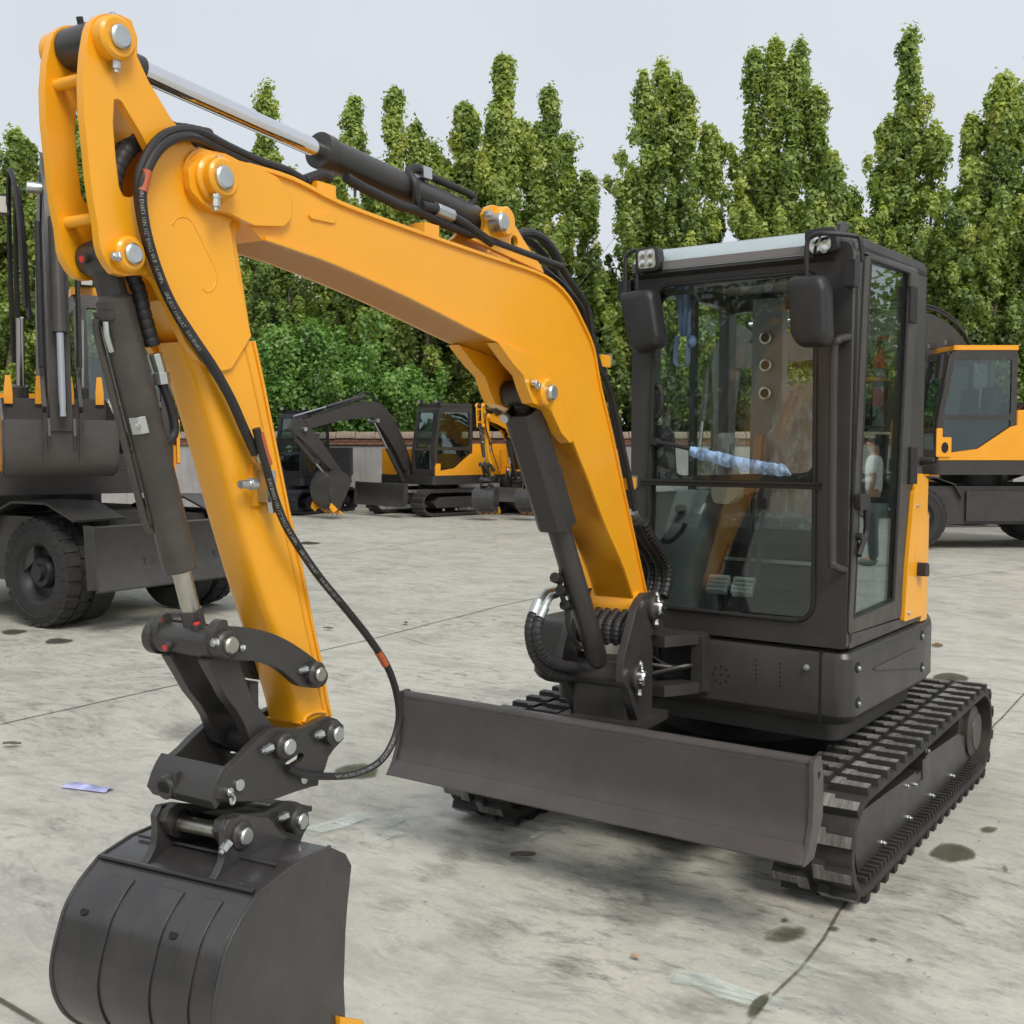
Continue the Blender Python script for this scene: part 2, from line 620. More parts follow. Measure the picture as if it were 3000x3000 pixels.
# ============================================================ concrete yard
def concrete():
    m, nt, b = newmat('worn_concrete')
    tc = N(nt, 'ShaderNodeTexCoord')
    v = tc.outputs['Object']
    wn_ = N(nt, 'ShaderNodeTexNoise'); wn_.inputs['Scale'].default_value = 0.8; wn_.inputs['Detail'].default_value = 3
    nt.links.new(v, wn_.inputs['Vector'])
    wm = N(nt, 'ShaderNodeVectorMath', operation='MULTIPLY_ADD')
    nt.links.new(wn_.outputs['Color'], wm.inputs[0]); wm.inputs[1].default_value = (0.55, 0.55, 0.0); nt.links.new(v, wm.inputs[2])
    wv = wm.outputs[0]
    def mapped(scale, rot):
        mp = N(nt, 'ShaderNodeMapping')
        mp.inputs['Scale'].default_value = scale
        mp.inputs['Rotation'].default_value = (0, 0, rot)
        nt.links.new(wv, mp.inputs[0])
        return mp.outputs[0]
    big = noise(nt, v, 0.35, 5, 0.6)
    mid = noise(nt, v, 1.6, 8, 0.68)
    base = ramp(nt, big, [(0.3, (0.470, 0.462, 0.395)), (0.52, (0.580, 0.568, 0.490)), (0.72, (0.655, 0.640, 0.560))])
    c = mixc(nt, ramp(nt, mid, [(0.36, (0, 0, 0)), (0.66, (0.75, 0.75, 0.75))]), base, (0.50, 0.485, 0.44))
    # trowel streaks, long and soft
    st = noise(nt, mapped((1.2, 3.6, 1), R(28)), 1.0, 8, 0.74)
    c = mixc(nt, ramp(nt, st, [(0.49, (0, 0, 0)), (0.70, (0.62, 0.62, 0.62))]), c, (0.250, 0.245, 0.225))
    st2 = noise(nt, mapped((3.2, 11, 1), R(38)), 1.0, 7, 0.76)
    c = mixc(nt, ramp(nt, st2, [(0.53, (0, 0, 0)), (0.70, (0.58, 0.58, 0.58))]), c, (0.190, 0.194, 0.196))
    st3 = noise(nt, mapped((2.4, 7.0, 1), R(16)), 1.0, 7, 0.78)
    c = mixc(nt, ramp(nt, st3, [(0.55, (0, 0, 0)), (0.72, (0.6, 0.6, 0.6))]), c, (0.68, 0.645, 0.56))
    # rubber scuffs, gathered in patches
    sc = noise(nt, mapped((6.0, 16, 1), R(52)), 1.0, 5, 0.72)
    pt = noise(nt, v, 0.55, 3, 0.5)
    f = N(nt, 'ShaderNodeMath', operation='MULTIPLY')
    nt.links.new(ramp(nt, sc, [(0.50, (0, 0, 0)), (0.70, (1, 1, 1))]), f.inputs[0])
    nt.links.new(ramp(nt, pt, [(0.38, (0, 0, 0)), (0.60, (0.85, 0.85, 0.85))]), f.inputs[1])
    c = mixc(nt, f.outputs[0], c, (0.115, 0.115, 0.115))
    # broad damp mottling
    mt = noise(nt, wv, 2.3, 9, 0.72)
    c = mixc(nt, ramp(nt, mt, [(0.49, (0, 0, 0)), (0.66, (0.36, 0.36, 0.36))]), c, (0.23, 0.225, 0.20))
    # a faint green algae tint in places
    gn = noise(nt, v, 0.9, 6, 0.7)
    c = mixc(nt, ramp(nt, gn, [(0.60, (0, 0, 0)), (0.80, (0.30, 0.30, 0.30))]), c, (0.26, 0.29, 0.20))
    # fine grit
    fn = noise(nt, v, 48.0, 6, 0.8)
    sp_ = noise(nt, v, 26.0, 2, 0.5)
    c = mixc(nt, ramp(nt, sp_, [(0.70, (0, 0, 0)), (0.76, (0.6, 0.6, 0.6))]), c, (0.12, 0.115, 0.10))
    c = mixc(nt, 0.34, c, ramp(nt, fn, [(0.35, (0.55, 0.55, 0.55)), (0.65, (1.0, 1.0, 1.0))]), 'MULTIPLY')
    nt.links.new(c, b.inputs['Base Color'])
    rr = ramp(nt, mid, [(0.3, (0.30, 0.30, 0.30)), (0.7, (0.60, 0.60, 0.60))])
    nt.links.new(rr, b.inputs['Roughness'])
    hm = N(nt, 'ShaderNodeMath', operation='ADD')
    nt.links.new(st2, hm.inputs[0]); nt.links.new(fn, hm.inputs[1])
    bump(nt, b, hm.outputs[0], 0.25, 0.006)
    return m


CONC = concrete()
g = G()
n = 40
xs = [-260 + 520 * i / n for i in range(n + 1)]
g.sheet([[(x, y, 0) for x in xs] for y in xs])
ground = obj('ground', g, CONC, None, 0)
tag(ground, 'pale worn concrete yard with scuffs, stains and joints', None, None, 'structure')


def markmat(name, col, rough, lo, hi, scale=(6, 6, 1), rot=0.0, spec=0.5, top=0.9):
    m, nt, b = newmat(name)
    b.inputs['Roughness'].default_value = rough
    b.inputs['Specular IOR Level'].default_value = spec
    at = N(nt, 'ShaderNodeAttribute', attribute_name='fade')
    n1 = noise(nt, coords(nt, 'Object', scale, (0, 0, rot)), 1.0, 6, 0.7)
    mm = N(nt, 'ShaderNodeMath', operation='ADD')
    nt.links.new(at.outputs['Fac'], mm.inputs[0])
    nt.links.new(n1, mm.inputs[1])
    hf = N(nt, 'ShaderNodeMath', operation='MULTIPLY', i_1=0.5)
    nt.links.new(mm.outputs[0], hf.inputs[0])
    a = ramp(nt, hf.outputs[0], [(lo, (0, 0, 0)), (hi, (top, top, top))])
    nt.links.new(a, b.inputs['Alpha'])
    c = ramp(nt, noise(nt, coords(nt), 9.0, 4), [(0.3, tuple(x * .75 for x in col)), (0.7, tuple(min(1, x * 1.2) for x in col))])
    nt.links.new(c, b.inputs['Base Color'])
    return m


WET = markmat('wet_stain', (0.085, 0.082, 0.062), 0.12, 0.50, 0.56, (8, 8, 1), 0.0, 0.5, 0.74)
ALGAE = markmat('green_wet_stain', (0.088, 0.095, 0.050), 0.20, 0.49, 0.58, (8, 8, 1), 0.0, 0.5, 0.72)
SMUDGE = markmat('dark_smudge', (0.115, 0.113, 0.105), 0.5, 0.46, 0.70, (16, 44, 1), R(30), 0.5, 0.42)
CHALK = markmat('pale_paint_scrape', (0.62, 0.70, 0.64), 0.7, 0.56, 0.82, (10, 48, 1), R(20), 0.5, 0.72)
JOINT = markmat('joint_filler', (0.10, 0.088, 0.070), 0.85, 0.40, 0.75, (14, 14, 1), 0.0, 0.3, 0.85)


def mark(name, mat, pts, z, rings=6, edge=1.0):
    """blob given by a closed outline of ground points; fade falls from the middle to the rim"""
    P = smooth2(pts, 6)
    cx = sum(p[0] for p in P) / len(P); cy = sum(p[1] for p in P) / len(P)
    vs = [(cx, cy, z)]; fade = [edge]
    n = len(P)
    for k in range(1, rings + 1):
        t = k / rings
        for a, b in P:
            vs.append((cx + (a - cx) * t, cy + (b - cy) * t, z)); fade.append(edge * (1 - t ** 2.5))
    fs = [(0, 1 + i, 1 + (i + 1) % n) for i in range(n)]
    for k in range(rings - 1):
        for i in range(n):
            j = (i + 1) % n
            fs.append((1 + k * n + i, 1 + (k + 1) * n + i, 1 + (k + 1) * n + j, 1 + k * n + j))
    me = bpy.data.meshes.new(name)
    me.from_pydata(vs, [], fs)
    at = me.attributes.new('fade', 'FLOAT', 'POINT')
    at.data.foreach_set('value', fade)
    me.materials.append(mat)
    o = bpy.data.objects.new(name, me)
    COL.objects.link(o)
    o.parent = ground
    return o


def line_mark(name, mat, pts, width, z, wob=0.0, seed=1, core=1.0):
    rng = random.Random(seed)
    P = []
    for (a, b), (c, d) in zip(pts, pts[1:]):
        L = math.dist((a, b), (c, d)); k = max(2, int(L / 0.25))
        P += [(a + (c - a) * i / k, b + (d - b) * i / k) for i in range(k)]
    P.append(pts[-1])
    vs = []; fade = []; fs = []
    m = len(P)
    for i in range(m):
        a = Vector(P[max(i - 1, 0)]); b = Vector(P[min(i + 1, m - 1)])
        d = (b - a).normalized(); nn2 = Vector((-d.y, d.x))
        p = Vector(P[i]) + nn2 * rng.uniform(-wob, wob)
        for s_, f in ((-1, 0), (-.45, core), (.45, core), (1, 0)):
            q = p + nn2 * width * .5 * s_
            vs.append((q.x, q.y, z)); fade.append(f if 0 < i < m - 1 else f * .3)
    for i in range(m - 1):
        for k in range(3):
            fs.append((i * 4 + k, i * 4 + k + 1, i * 4 + 5 + k, i * 4 + 4 + k))
    me = bpy.data.meshes.new(name)
    me.from_pydata(vs, [], fs)
    at = me.attributes.new('fade', 'FLOAT', 'POINT')
    at.data.foreach_set('value', fade)
    me.materials.append(mat)
    o = bpy.data.objects.new(name, me)
    COL.objects.link(o)
    o.parent = ground
    return o


# expansion joints and cracks
line_mark('joint', JOINT, [(-4.059,-1.718),(-4.166,0.020),(-4.356,2.108),(-4.649,4.260),(-4.886,7.715)], .022, .004, .006, 1)
line_mark('joint', JOINT, [(0.965,-2.032),(0.880,-1.022),(0.654,2.129),(0.506,4.162),(0.275,7.507)], .018, .0045, .012, 2, .8)
line_mark('joint', JOINT, [(-1.127,-3.152),(-0.912,-3.139),(-0.602,-3.151)], .026, .004, .006, 3)
line_mark('crack', JOINT, [(-4.849,2.362),(-4.574,2.337),(-4.215,2.298),(-3.528,2.028)], .012, .004, .02, 4, .8)
line_mark('crack', JOINT, [(-6.520,2.181),(-5.840,2.109),(-5.417,2.105)], .010, .004, .02, 5, .7)
line_mark('joint', JOINT, [(-9.661,6.286),(-10.334,9.668),(-9.960,12.254),(-9.008,16.393)], .05, .004, .01, 6, .6)
line_mark('joint', JOINT, [(-1.855,9.065),(-1.130,11.091),(0.090,14.138)], .04, .004, .01, 7, .6)
# wet patches and algae
mark('stain', ALGAE, [(-1.828,-0.905),(-1.868,-0.768),(-1.786,-0.676),(-1.648,-0.682),(-1.542,-0.808),(-1.568,-0.926),(-1.678,-0.980)], .008)
mark('stain', ALGAE, [(0.932,-0.265),(0.938,-0.074),(1.033,-0.044),(1.137,-0.137),(1.141,-0.258),(1.074,-0.344),(0.990,-0.325)], .008)
mark('stain', WET, [(-0.087,3.264),(-0.058,3.539),(0.105,3.554),(0.223,3.350),(0.152,3.117),(0.023,3.048)], .008)
mark('stain', WET, [(-0.454,4.560),(-0.440,4.749),(-0.337,4.627),(-0.362,4.474)], .008)
mark('stain', WET, [(-7.259,0.343),(-7.295,0.522),(-7.039,0.552),(-6.955,0.392),(-7.041,0.285)], .008)
mark('stain', WET, [(-6.501,0.308),(-6.566,0.509),(-6.283,0.531),(-6.218,0.358),(-6.325,0.239)], .008)
mark('stain', WET, [(-11.814,7.994),(-11.924,8.404),(-11.380,8.317),(-11.350,7.867)], .008)
mark('stain', ALGAE, [(0.685,-1.382),(0.719,-1.290),(0.778,-1.194),(0.857,-1.177),(0.896,-1.307),(0.844,-1.440),(0.775,-1.444)], .008, 6, .72)
mark('stain', WET, [(0.880,-1.204),(0.898,-1.156),(0.948,-1.163),(0.932,-1.215)], .0085, 4, .8)
mark('stain', WET, [(0.730,-1.229),(0.740,-1.194),(0.772,-1.209),(0.763,-1.247)], .0085, 4, .8)
mark('stain', ALGAE, [(1.034,0.164),(1.071,0.245),(1.121,0.239),(1.117,0.140),(1.066,0.093)], .008, 6, .7)
mark('stain', WET, [(1.224,-0.232),(1.235,-0.179),(1.276,-0.281),(1.274,-0.367)], .008, 4, .6)
rng = random.Random(21)
for px in [(0.801,-0.900),(0.988,-1.141),(1.052,-1.191),(1.139,-1.267),(1.194,-1.270),(1.277,-1.352),(1.032,-1.331),(1.024,0.349),(1.054,0.344),(1.101,0.295),(1.138,0.317),(1.090,-0.002),(0.737,-1.520),(0.815,-1.131),(1.167,-0.686),(1.264,-0.833)]:
    r_ = rng.uniform(.009, .026)
    mark('drip', WET, [(px[0] + r_ * math.cos(a) * rng.uniform(.7, 1.3), px[1] + r_ * math.sin(a) * rng.uniform(.5, .9)) for a in (0, 1.05, 2.1, 3.14, 4.2, 5.25)], .009, 3, .62)
# dark rubber smudges
mark('smudge', SMUDGE, [(-3.223,-1.004),(-3.368,-0.661),(-3.135,-0.541),(-2.846,-0.724),(-2.793,-1.002),(-2.929,-1.147)], .006, 6, .8)
mark('smudge', SMUDGE, [(-0.273,-1.432),(-0.290,-0.925),(-0.020,-0.672),(0.415,-0.920),(0.559,-1.357),(0.376,-1.628),(0.016,-1.616)], .006, 8, .55)
mark('smudge', SMUDGE, [(-0.645,-1.290),(-0.477,-1.011),(-0.225,-1.125),(-0.273,-1.432),(-0.445,-1.471)], .0065, 6, .7)
mark('smudge', SMUDGE, [(0.341,-0.975),(0.524,-0.752),(0.758,-0.990),(0.777,-1.395),(0.578,-1.343)], .0065, 6, .5)
mark('smudge', SMUDGE, [(-0.692,-1.655),(-0.593,-1.397),(-0.358,-1.495),(-0.399,-1.692),(-0.522,-1.784)], .006, 6, .6)
mark('smudge', SMUDGE, [(0.196,-1.952),(0.284,-1.762),(0.459,-1.875),(0.446,-2.051),(0.320,-2.090)], .006, 6, .65)
mark('smudge', SMUDGE, [(0.839,-0.606),(0.977,-0.416),(1.119,-0.644),(1.055,-0.917),(0.938,-0.856)], .006, 6, .6)
for px, e_ in (([(-0.252,-1.959),(-0.118,-1.641),(0.160,-1.721),(0.142,-1.992),(-0.052,-2.105)], .6), ([(-0.661,-1.967),(-0.546,-1.719),(-0.268,-1.752),(-0.282,-2.050),(-0.471,-2.122)], .55), ([(0.047,-1.441),(0.217,-1.234),(0.485,-1.341),(0.494,-1.606),(0.292,-1.690)], .75),
               ([(1.005,-1.498),(1.121,-1.265),(1.339,-1.278),(1.318,-1.558),(1.134,-1.670)], .6), ([(0.967,-0.596),(1.157,-0.370),(1.336,-0.560),(1.289,-0.883),(1.094,-0.888)], .6), ([(0.612,-1.928),(0.740,-1.723),(0.916,-1.857),(0.865,-2.084),(0.713,-2.104)], .6),
               ([(-2.487,-2.171),(-2.428,-1.884),(-2.029,-2.057),(-1.872,-2.348),(-2.155,-2.361)], .5), ([(-2.803,-1.384),(-2.707,-1.068),(-2.282,-1.227),(-2.194,-1.581),(-2.418,-1.613)], .5), ([(-0.704,-1.480),(-0.656,-1.298),(-0.469,-1.353),(-0.476,-1.539)], .7),
               ([(-5.266,-0.204),(-5.357,0.764),(-4.520,0.509),(-4.261,-0.188),(-4.637,-0.467)], .45), ([(-7.060,4.386),(-6.755,5.865),(-5.630,5.448),(-5.373,4.222),(-6.099,3.683)], .5), ([(-0.869,6.657),(-0.522,7.508),(-0.084,6.960),(-0.326,6.007)], .5)):
    mark('smudge', SMUDGE, px, .0062, 7, e_)
# pale paint scrapes
line_mark('paint_scrape', CHALK, [(-1.217,-1.674),(-1.219,-1.444),(-1.180,-1.212)], .19, .010, .02, 8)
line_mark('paint_scrape', CHALK, [(-1.039,-1.429),(-1.046,-1.272),(-1.043,-1.145)], .12, .0105, .02, 9, .9)
line_mark('paint_scrape', CHALK, [(-0.927,-1.529),(-0.926,-1.423),(-0.918,-1.307)], .09, .0105, .02, 10, .9)
line_mark('paint_scrape', CHALK, [(-0.425,-1.137),(-0.429,-1.028),(-0.421,-0.959)], .05, .010, .004, 11, .9)
line_mark('paint_scrape', CHALK, [(0.583,-1.834),(0.720,-1.799),(0.885,-1.791),(1.018,-1.786)], .17, .010, .02, 12)
line_mark('paint_scrape', CHALK, [(0.854,-1.722),(0.858,-1.579),(0.909,-1.511),(1.039,-1.529)], .18, .0105, .02, 13, .75)
line_mark('paint_scrape', CHALK, [(-0.408,-2.194),(-0.399,-2.154)], .04, .010, .004, 14, .9)
line_mark('paint_scrape', CHALK, [(-3.296,-1.630),(-3.138,-1.617)], .03, .010, .004, 15, .7)
line_mark('paint_scrape', CHALK, [(-1.601,-1.257),(-1.534,-1.156)], .05, .010, .004, 16, .8)
line_mark('paint_scrape', CHALK, [(0.253,-1.167),(0.240,-1.050),(0.299,-1.007)], .14, .010, .02, 17, .7)
mark('stain', ALGAE, [(0.900,-1.869),(0.901,-1.753),(0.925,-1.695),(0.956,-1.802),(0.957,-1.912),(0.941,-1.958)], .012, 6, .8)
# hair-line scratches
rng = random.Random(33)
for k in range(26):
    x, y = rng.uniform(-1.2, 2.6), rng.uniform(-3.9, -1.2)
    a = rng.gauss(R(25), .35); L = rng.uniform(.15, .5)
    line_mark('scratch', CHALK if k % 3 else SMUDGE, [(x, y), (x + L * math.cos(a), y + L * math.sin(a))], rng.uniform(.008, .02), .0115, .002, 100 + k, rng.uniform(.6, .9))

# ============================================================ boundary wall
def wallmat():
    m, nt, b = newmat('grey_render_wall')
    v = coords(nt, 'Object')
    n1 = noise(nt, v, 0.9, 7, 0.65)
    c = ramp(nt, n1, [(0.3, (0.23, 0.225, 0.225)), (0.7, (0.36, 0.35, 0.345))])
    run = noise(nt, coords(nt, 'Object', (7, 7, 0.5)), 1.0, 5, 0.7)
    c = mixc(nt, ramp(nt, run, [(0.5, (0, 0, 0)), (0.75, (0.6, 0.6, 0.6))]), c, (0.16, 0.155, 0.15))
    nt.links.new(c, b.inputs['Base Color'])
    b.inputs['Roughness'].default_value = 0.9
    bump(nt, b, noise(nt, v, 30, 4), 0.3, 0.01)
    return m


WALLM = wallmat()
CAPM = plain('weathered_cap', (0.24, 0.19, 0.145), 0.9, 0, None, 0.35)
BRICKM = plain('red_brick', (0.17, 0.085, 0.06), 0.9, 0, None, 0.35)
wall = empty('boundary_wall', yard(0, 28.9))
wall.rotation_euler = (0, 0, AZ)
tag(wall, 'long grey rendered wall with brick course and tile cap behind the parked machines', 'wall')
obj('wall_face', G().box((-34, 0, 0), (40, .24, 1.62)), WALLM, wall, 0)
obj('brick_course', G().box((-34, -.03, 1.62), (40, .27, 1.80)), BRICKM, wall, 0)
cap_me = G().loft([[(0, -.10, 0), (.485, -.10, 0), (.485, .34, 0), (0, .34, 0)], [(0, -.09, .07), (.485, -.09, .07), (.485, .33, .07), (0, .33, .07)], [(0, .06, .17), (.485, .06, .17), (.485, .18, .17), (0, .18, .17)]]).mesh('cap_tile', CAPM, 20)
rng = random.Random(2)
for i in range(100):
    o = obj('cap_tile', cap_me, None, wall)
    o.location = (-25 + i * .5, rng.uniform(-.012, .012), 1.80 + rng.uniform(-.008, .01))
br_me = G().box((0, 0, 0), (.235, .03, .066)).mesh('brick', BRICKM, 0)
for r_ in range(2):
    for i in range(70):
        o = obj('brick', br_me, None, wall)
        o.location = (-11 + i * .25 + .12 * r_, -.052 + rng.uniform(-.004, .004), 1.635 + r_ * .08)

# ============================================================ the mini excavator (machine frame: x = machine's left, y = rearward)
ex = empty('mini_excavator')
tag(ex, 'near orange and charcoal mini excavator filling the foreground, bucket hanging at lower left', 'excavator', 'mini excavators')
S = R(4.6)
RD = (math.sin(S), -math.cos(S), 0)
NN = (math.cos(S), math.sin(S), 0)
WK = frame((-0.0395,-0.9636,0), RD, NN)                  # boom plane: local (reach, side, height)
SB = R(9.3)
BK = frame((-0.2128,-0.9848,0), (math.sin(SB), -math.cos(SB), 0), (math.cos(SB), math.sin(SB), 0))


def pinhead(parent, fr, rz, w, rad, depth=0.022, mat=None, name='pin'):
    g = G(fr)
    r, z = rz
    g.rings((r, w - 0.03, z), (r, w + depth, z), [(0, rad), (0.03 + depth * .72, rad), (0.03 + depth, rad * .82)], 28)
    o = obj(name, g, mat or ZINC, parent)
    return o


def bolt(parent, p0, p1, rad=0.009, name='bolt', mat=None):
    g = G()
    p0, p1 = Vector(p0), Vector(p1)
    d = (p1 - p0)
    L = d.length
    g.rings(p0, p1, [(0, rad * 1.15), (L * .25, rad * 1.15), (L * .26, rad), (L * .75, rad), (L * .76, rad * .6), (L, rad * .6)], 6)
    return obj(name, g, mat or ZINC, parent, 20)


def wbolt(parent, fr, rz, w, d, rad=0.010):
    """bolt lying in the boom plane at side offset w, pointing along d=(dr,dz)"""
    p = fr @ Vector((rz[0] - d[0] * .5, w, rz[1] - d[1] * .5))
    q = fr @ Vector((rz[0] + d[0] * .5, w, rz[1] + d[1] * .5))
    return bolt(parent, p, q, rad)


def boss(g, rz, w0, w1, rad, n=28):
    r, z = rz
    s = 1 if w1 > w0 else -1
    L = abs(w1 - w0)
    g.rings((r, w0, z), (r, w1, z), [(0, rad), (L - .006, rad), (L, rad - .006)], n)


# ------------------------------------------------------------ tracks
def racetrack(yf, zf, rf, yr, zr, rr, n=14):
    d = math.hypot(yr - yf, zr - zf)
    base = math.atan2(zr - zf, yr - yf)
    a = math.acos((rf - rr) / d)
    pts = []
    for i in range(n + 1):            # front arc, from top tangent over the front to the bottom
        t = base + a + (2 * PI - 2 * a) * i / n
        pts.append((yf + rf * math.cos(t), zf + rf * math.sin(t)))
    for i in range(n + 1):
        t = base - a + 2 * a * i / n
        pts.append((yr + rr * math.cos(t), zr + rr * math.sin(t)))
    return pts


YF, ZF, RF, YR, ZR, RR = -0.910, 0.217, 0.187, 0.900, 0.239, 0.209
lugA = G()
lug_poly = [(0, -.032), (.140, -.028), (.140, .020), (.046, .020), (.042, .042), (0, .042)]
def lugmesh(flip):
    g = G()
    s = -1 if flip else 1
    lo = [(s * x, y * s, -.004) for x, y in lug_poly]
    cx, cy = .069 * s, 0
    hi = [(cx + (s * x - cx) * .96, cy + (y * s - cy) * .80, .030) for x, y in lug_poly]
    return g.loft([lo, hi]).mesh('lug', LUG, 20)
lug_me = [lugmesh(False), lugmesh(True)]


def along(path, t):
    L = [0]
    m = len(path)
    for i in range(m):
        a, b = path[i], path[(i + 1) % m]
        L.append(L[-1] + math.dist(a, b))
    t = t % L[-1]
    for i in range(m):
        if L[i + 1] >= t:
            f = (t - L[i]) / max(1e-9, L[i + 1] - L[i])
            a, b = path[i], path[(i + 1) % m]
            d = ((b[0] - a[0]) / math.dist(a, b), (b[1] - a[1]) / math.dist(a, b)) if math.dist(a, b) > 1e-9 else (1, 0)
            return (a[0] + (b[0] - a[0]) * f, a[1] + (b[1] - a[1]) * f), d, L[-1]
    return path[0], (1, 0), L[-1]


outer = racetrack(YF, ZF, RF, YR, ZR, RR)
inner = racetrack(YF, ZF, RF - .03, YR, ZR, RR - .03)
perim = along(outer, 0)[2]
for sx in (1, -1):
    g = G()
    xa, xb = (.605, .895)
    fine = []
    g.prism(outer, sx * xa, sx * xb, [inner], 'x')
    trk = obj('rubber_track', g, RUBBER, ex, 40)
    nl = 42
    rng = random.Random(5)
    for col in (0, 1):
        for i in range(nl):
            (y, z), (dy, dz), _ = along(outer, (i + .5 * col) * perim / nl)
            nx = (dz, -dy)                     # outward normal of the path (y,z)
            cy, cz = 0.0, 0.23
            if (y - cy) * nx[0] * .3 + (z - cz) * nx[1] < 0:
                nx = (-nx[0], -nx[1])
            o = bpy.data.objects.new('lug', lug_me[0 if (col == 0) else 1])
            COL.objects.link(o)
            o.parent = trk
            ez = Vector((0, nx[0], nx[1])); ey = Vector((0, dy, dz)); exx = ey.cross(ez)
            if exx.x < 0:
                ey = -ey; exx = -exx
            x0 = (.760 if col == 0 else .740)
            if sx < 0:
                x0 = -x0
                o.data = lug_me[1 if col == 0 else 0]
            m = Matrix.Identity(4)
            for k, e in enumerate((exx, ey, ez)):
                for j in range(3):
                    m[j][k] = e[j]
            m[0][3], m[1][3], m[2][3] = x0, y, z
            o.matrix_local = m
    # rubber guide ribs on the inside of the lower run
    g = G()
    for i in range(40):
        y = -.90 + i * .0455
        g.box((.615, y, .056) if sx > 0 else (-.70, y, .056), (.70 if sx > 0 else -.615, y + .02, .080))
        g.box((.815, y, .056) if sx > 0 else (-.885, y, .056), (.885 if sx > 0 else -.815, y + .02, .083))
    obj('guide_rib', g, RUBBER, trk)['kind'] = 'stuff'
    # track frame
    fr = obj('track_frame', G().prism([(-0.862,0.302),(-0.498,0.289),(-0.088,0.271),(-0.053,0.218),(0.023,0.211),(0.010,0.301),(0.060,0.295),(0.065,0.306),(0.628,0.282),(0.839,0.216),(0.863,0.120),(0.691,0.052),(0.237,0.077),(-0.857,0.082),(-0.889,0.164)], .64 * sx, .84 * sx, (), 'x'), DARK, ex)
    g = G().box((.64, -.91, .17) if sx > 0 else (-.835, -.91, .17), (.835 if sx > 0 else -.64, .89, .25))
    g.cyl((sx * .65, YF, ZF), (sx * .82, YF, ZF), RF - .032, None, 28)
    obj('idler', g, DARK, fr)
    g = G().cyl((sx * .65, YR, ZR), (sx * .82, YR, ZR), RR - .034, None, 20)
    g.rings((sx * .82, YR, ZR), (sx * .87, YR, ZR), [(0, .125), (.03, .125), (.045, .09), (.05, .088)], 28)
    obj('drive_sprocket', g, DARKD, fr)
    for px in (-.56, -.20, .16, .52):
        obj('track_roller', G().cyl((sx * .66, px, .105), (sx * .83, px, .105), .050, None, 18), DARK, fr)
        bolt(fr, (sx * .835, px, .105), (sx * .858, px, .105), .011)
    bolt(fr, (sx * .84, .06, .33), (sx * .858, .06, .33), .010)
    for (yy, zz) in ((-.42, .25), (-.30, .225)):
        bolt(fr, (sx * .84, yy + .18, zz), (sx * .855, yy + .18, zz), .009)

# ------------------------------------------------------------ chassis
g = G()
g.box((-.58, -.62, .20), (.58, .62, .34))
g.prism([(-.35, -.95), (.35, -.95), (.42, -.5), (-.42, -.5)], .22, .36, (), 'z')
g.cyl((0, .1, .34), (0, .1, .50), .40, None, 40)
g.cyl((0, .1, .50), (0, .1, .56), .47, None, 40)
chassis = obj('chassis', g, DARK, ex)
for p in ((.31, -.72), (.40, -.69), (.36, -.64)):
    bolt(chassis, (p[0], p[1], .355), (p[0], p[1], .39), .014)

# ------------------------------------------------------------ dozer blade
prof = [(-1.428,0.634),(-1.437,0.619),(-1.429,0.535),(-1.437,0.441),(-1.467,0.367),(-1.504,0.325)]
top = prof[0]
back = [(p[0] + .028, p[1] + .004) for p in prof]
blade = obj('dozer_blade', G().prism(prof[1:] + [(back[-1][0] - .01, back[-1][1])] + back[-2:0:-1], -.862, .862, (), 'x'), BLADE, ex, 25)
g = G().cyl((-.862, prof[0][0] + .022, prof[0][1] - .012), (.862, prof[0][0] + .022, prof[0][1] - .012), .024, None, 20)
obj('top_roll', g, BLADE, blade)
e0, e1 = Vector(prof[-2]), Vector(prof[-1])
dd = (e1 - e0).normalized(); nn_ = Vector((-dd.y, dd.x))
if nn_.x > 0: nn_ = -nn_
q = [e0 - dd * .005, e1 + dd * .012]
obj('cutting_edge', G().prism([tuple(q[0] + nn_ * .005), tuple(q[1] + nn_ * .010), tuple(q[1]), tuple(q[0] - nn_ * .004)], -.866, .866, (), 'x'), BLADE, blade)
ep = [(prof[0][0] - .012, prof[0][1] + .012), (prof[0][0] + .05, prof[0][1] + .012), (prof[0][0] + .075, prof[0][1] - .06),
      (prof[3][0] + .085, prof[3][1]), (prof[-1][0] + .075, prof[-1][1] - .005), (prof[-1][0] - .012, prof[-1][1] - .008)] + [(p[0] - .012, p[1]) for p in prof[-2:0:-1]]
for x0, x1 in ((.862, .878), (-.878, -.862)):
    hole = circle2(prof[0][0] + .032, prof[0][1] - .05, .013, 14)
    obj('end_plate', G().prism(ep, x0, x1, [hole], 'x'), BLADE, blade)
for sx in (-.36, .30):
    g = G()
    g.prism([(prof[2][0] + .03, .46), (prof[2][0] + .03, .33), (-.9, .24), (-.9, .38)], sx, sx + .07, (), 'x')
    obj('blade_arm', g, DARK, blade)

for o_ in ex.children:                      # the undercarriage stands turned a little against the house
    o_.rotation_euler = (0, 0, R(1.8))

# ------------------------------------------------------------ house: skirt, tail, hood
def foot(x0, x1, yf, tail, r=.07, n=14):
    """house outline: straight front, round tail"""
    p = [(x0 + r, yf), (x1 - r, yf)]
    p += [(x1 - r + r * math.sin(t), yf + r - r * math.cos(t)) for t in [PI / 2 * i / 6 for i in range(1, 7)]]
    for i in range(n + 1):
        t = PI * i / n
        cx, hw = (x0 + x1) / 2, (x1 - x0) / 2
        p.append((cx + hw * math.cos(t), .16 + (tail - .16) * math.sin(t)))
    p += [(x0 + r - r * math.cos(t), yf + r - r * math.sin(t)) for t in [PI / 2 * i / 6 for i in range(0, 6)]]
    return p


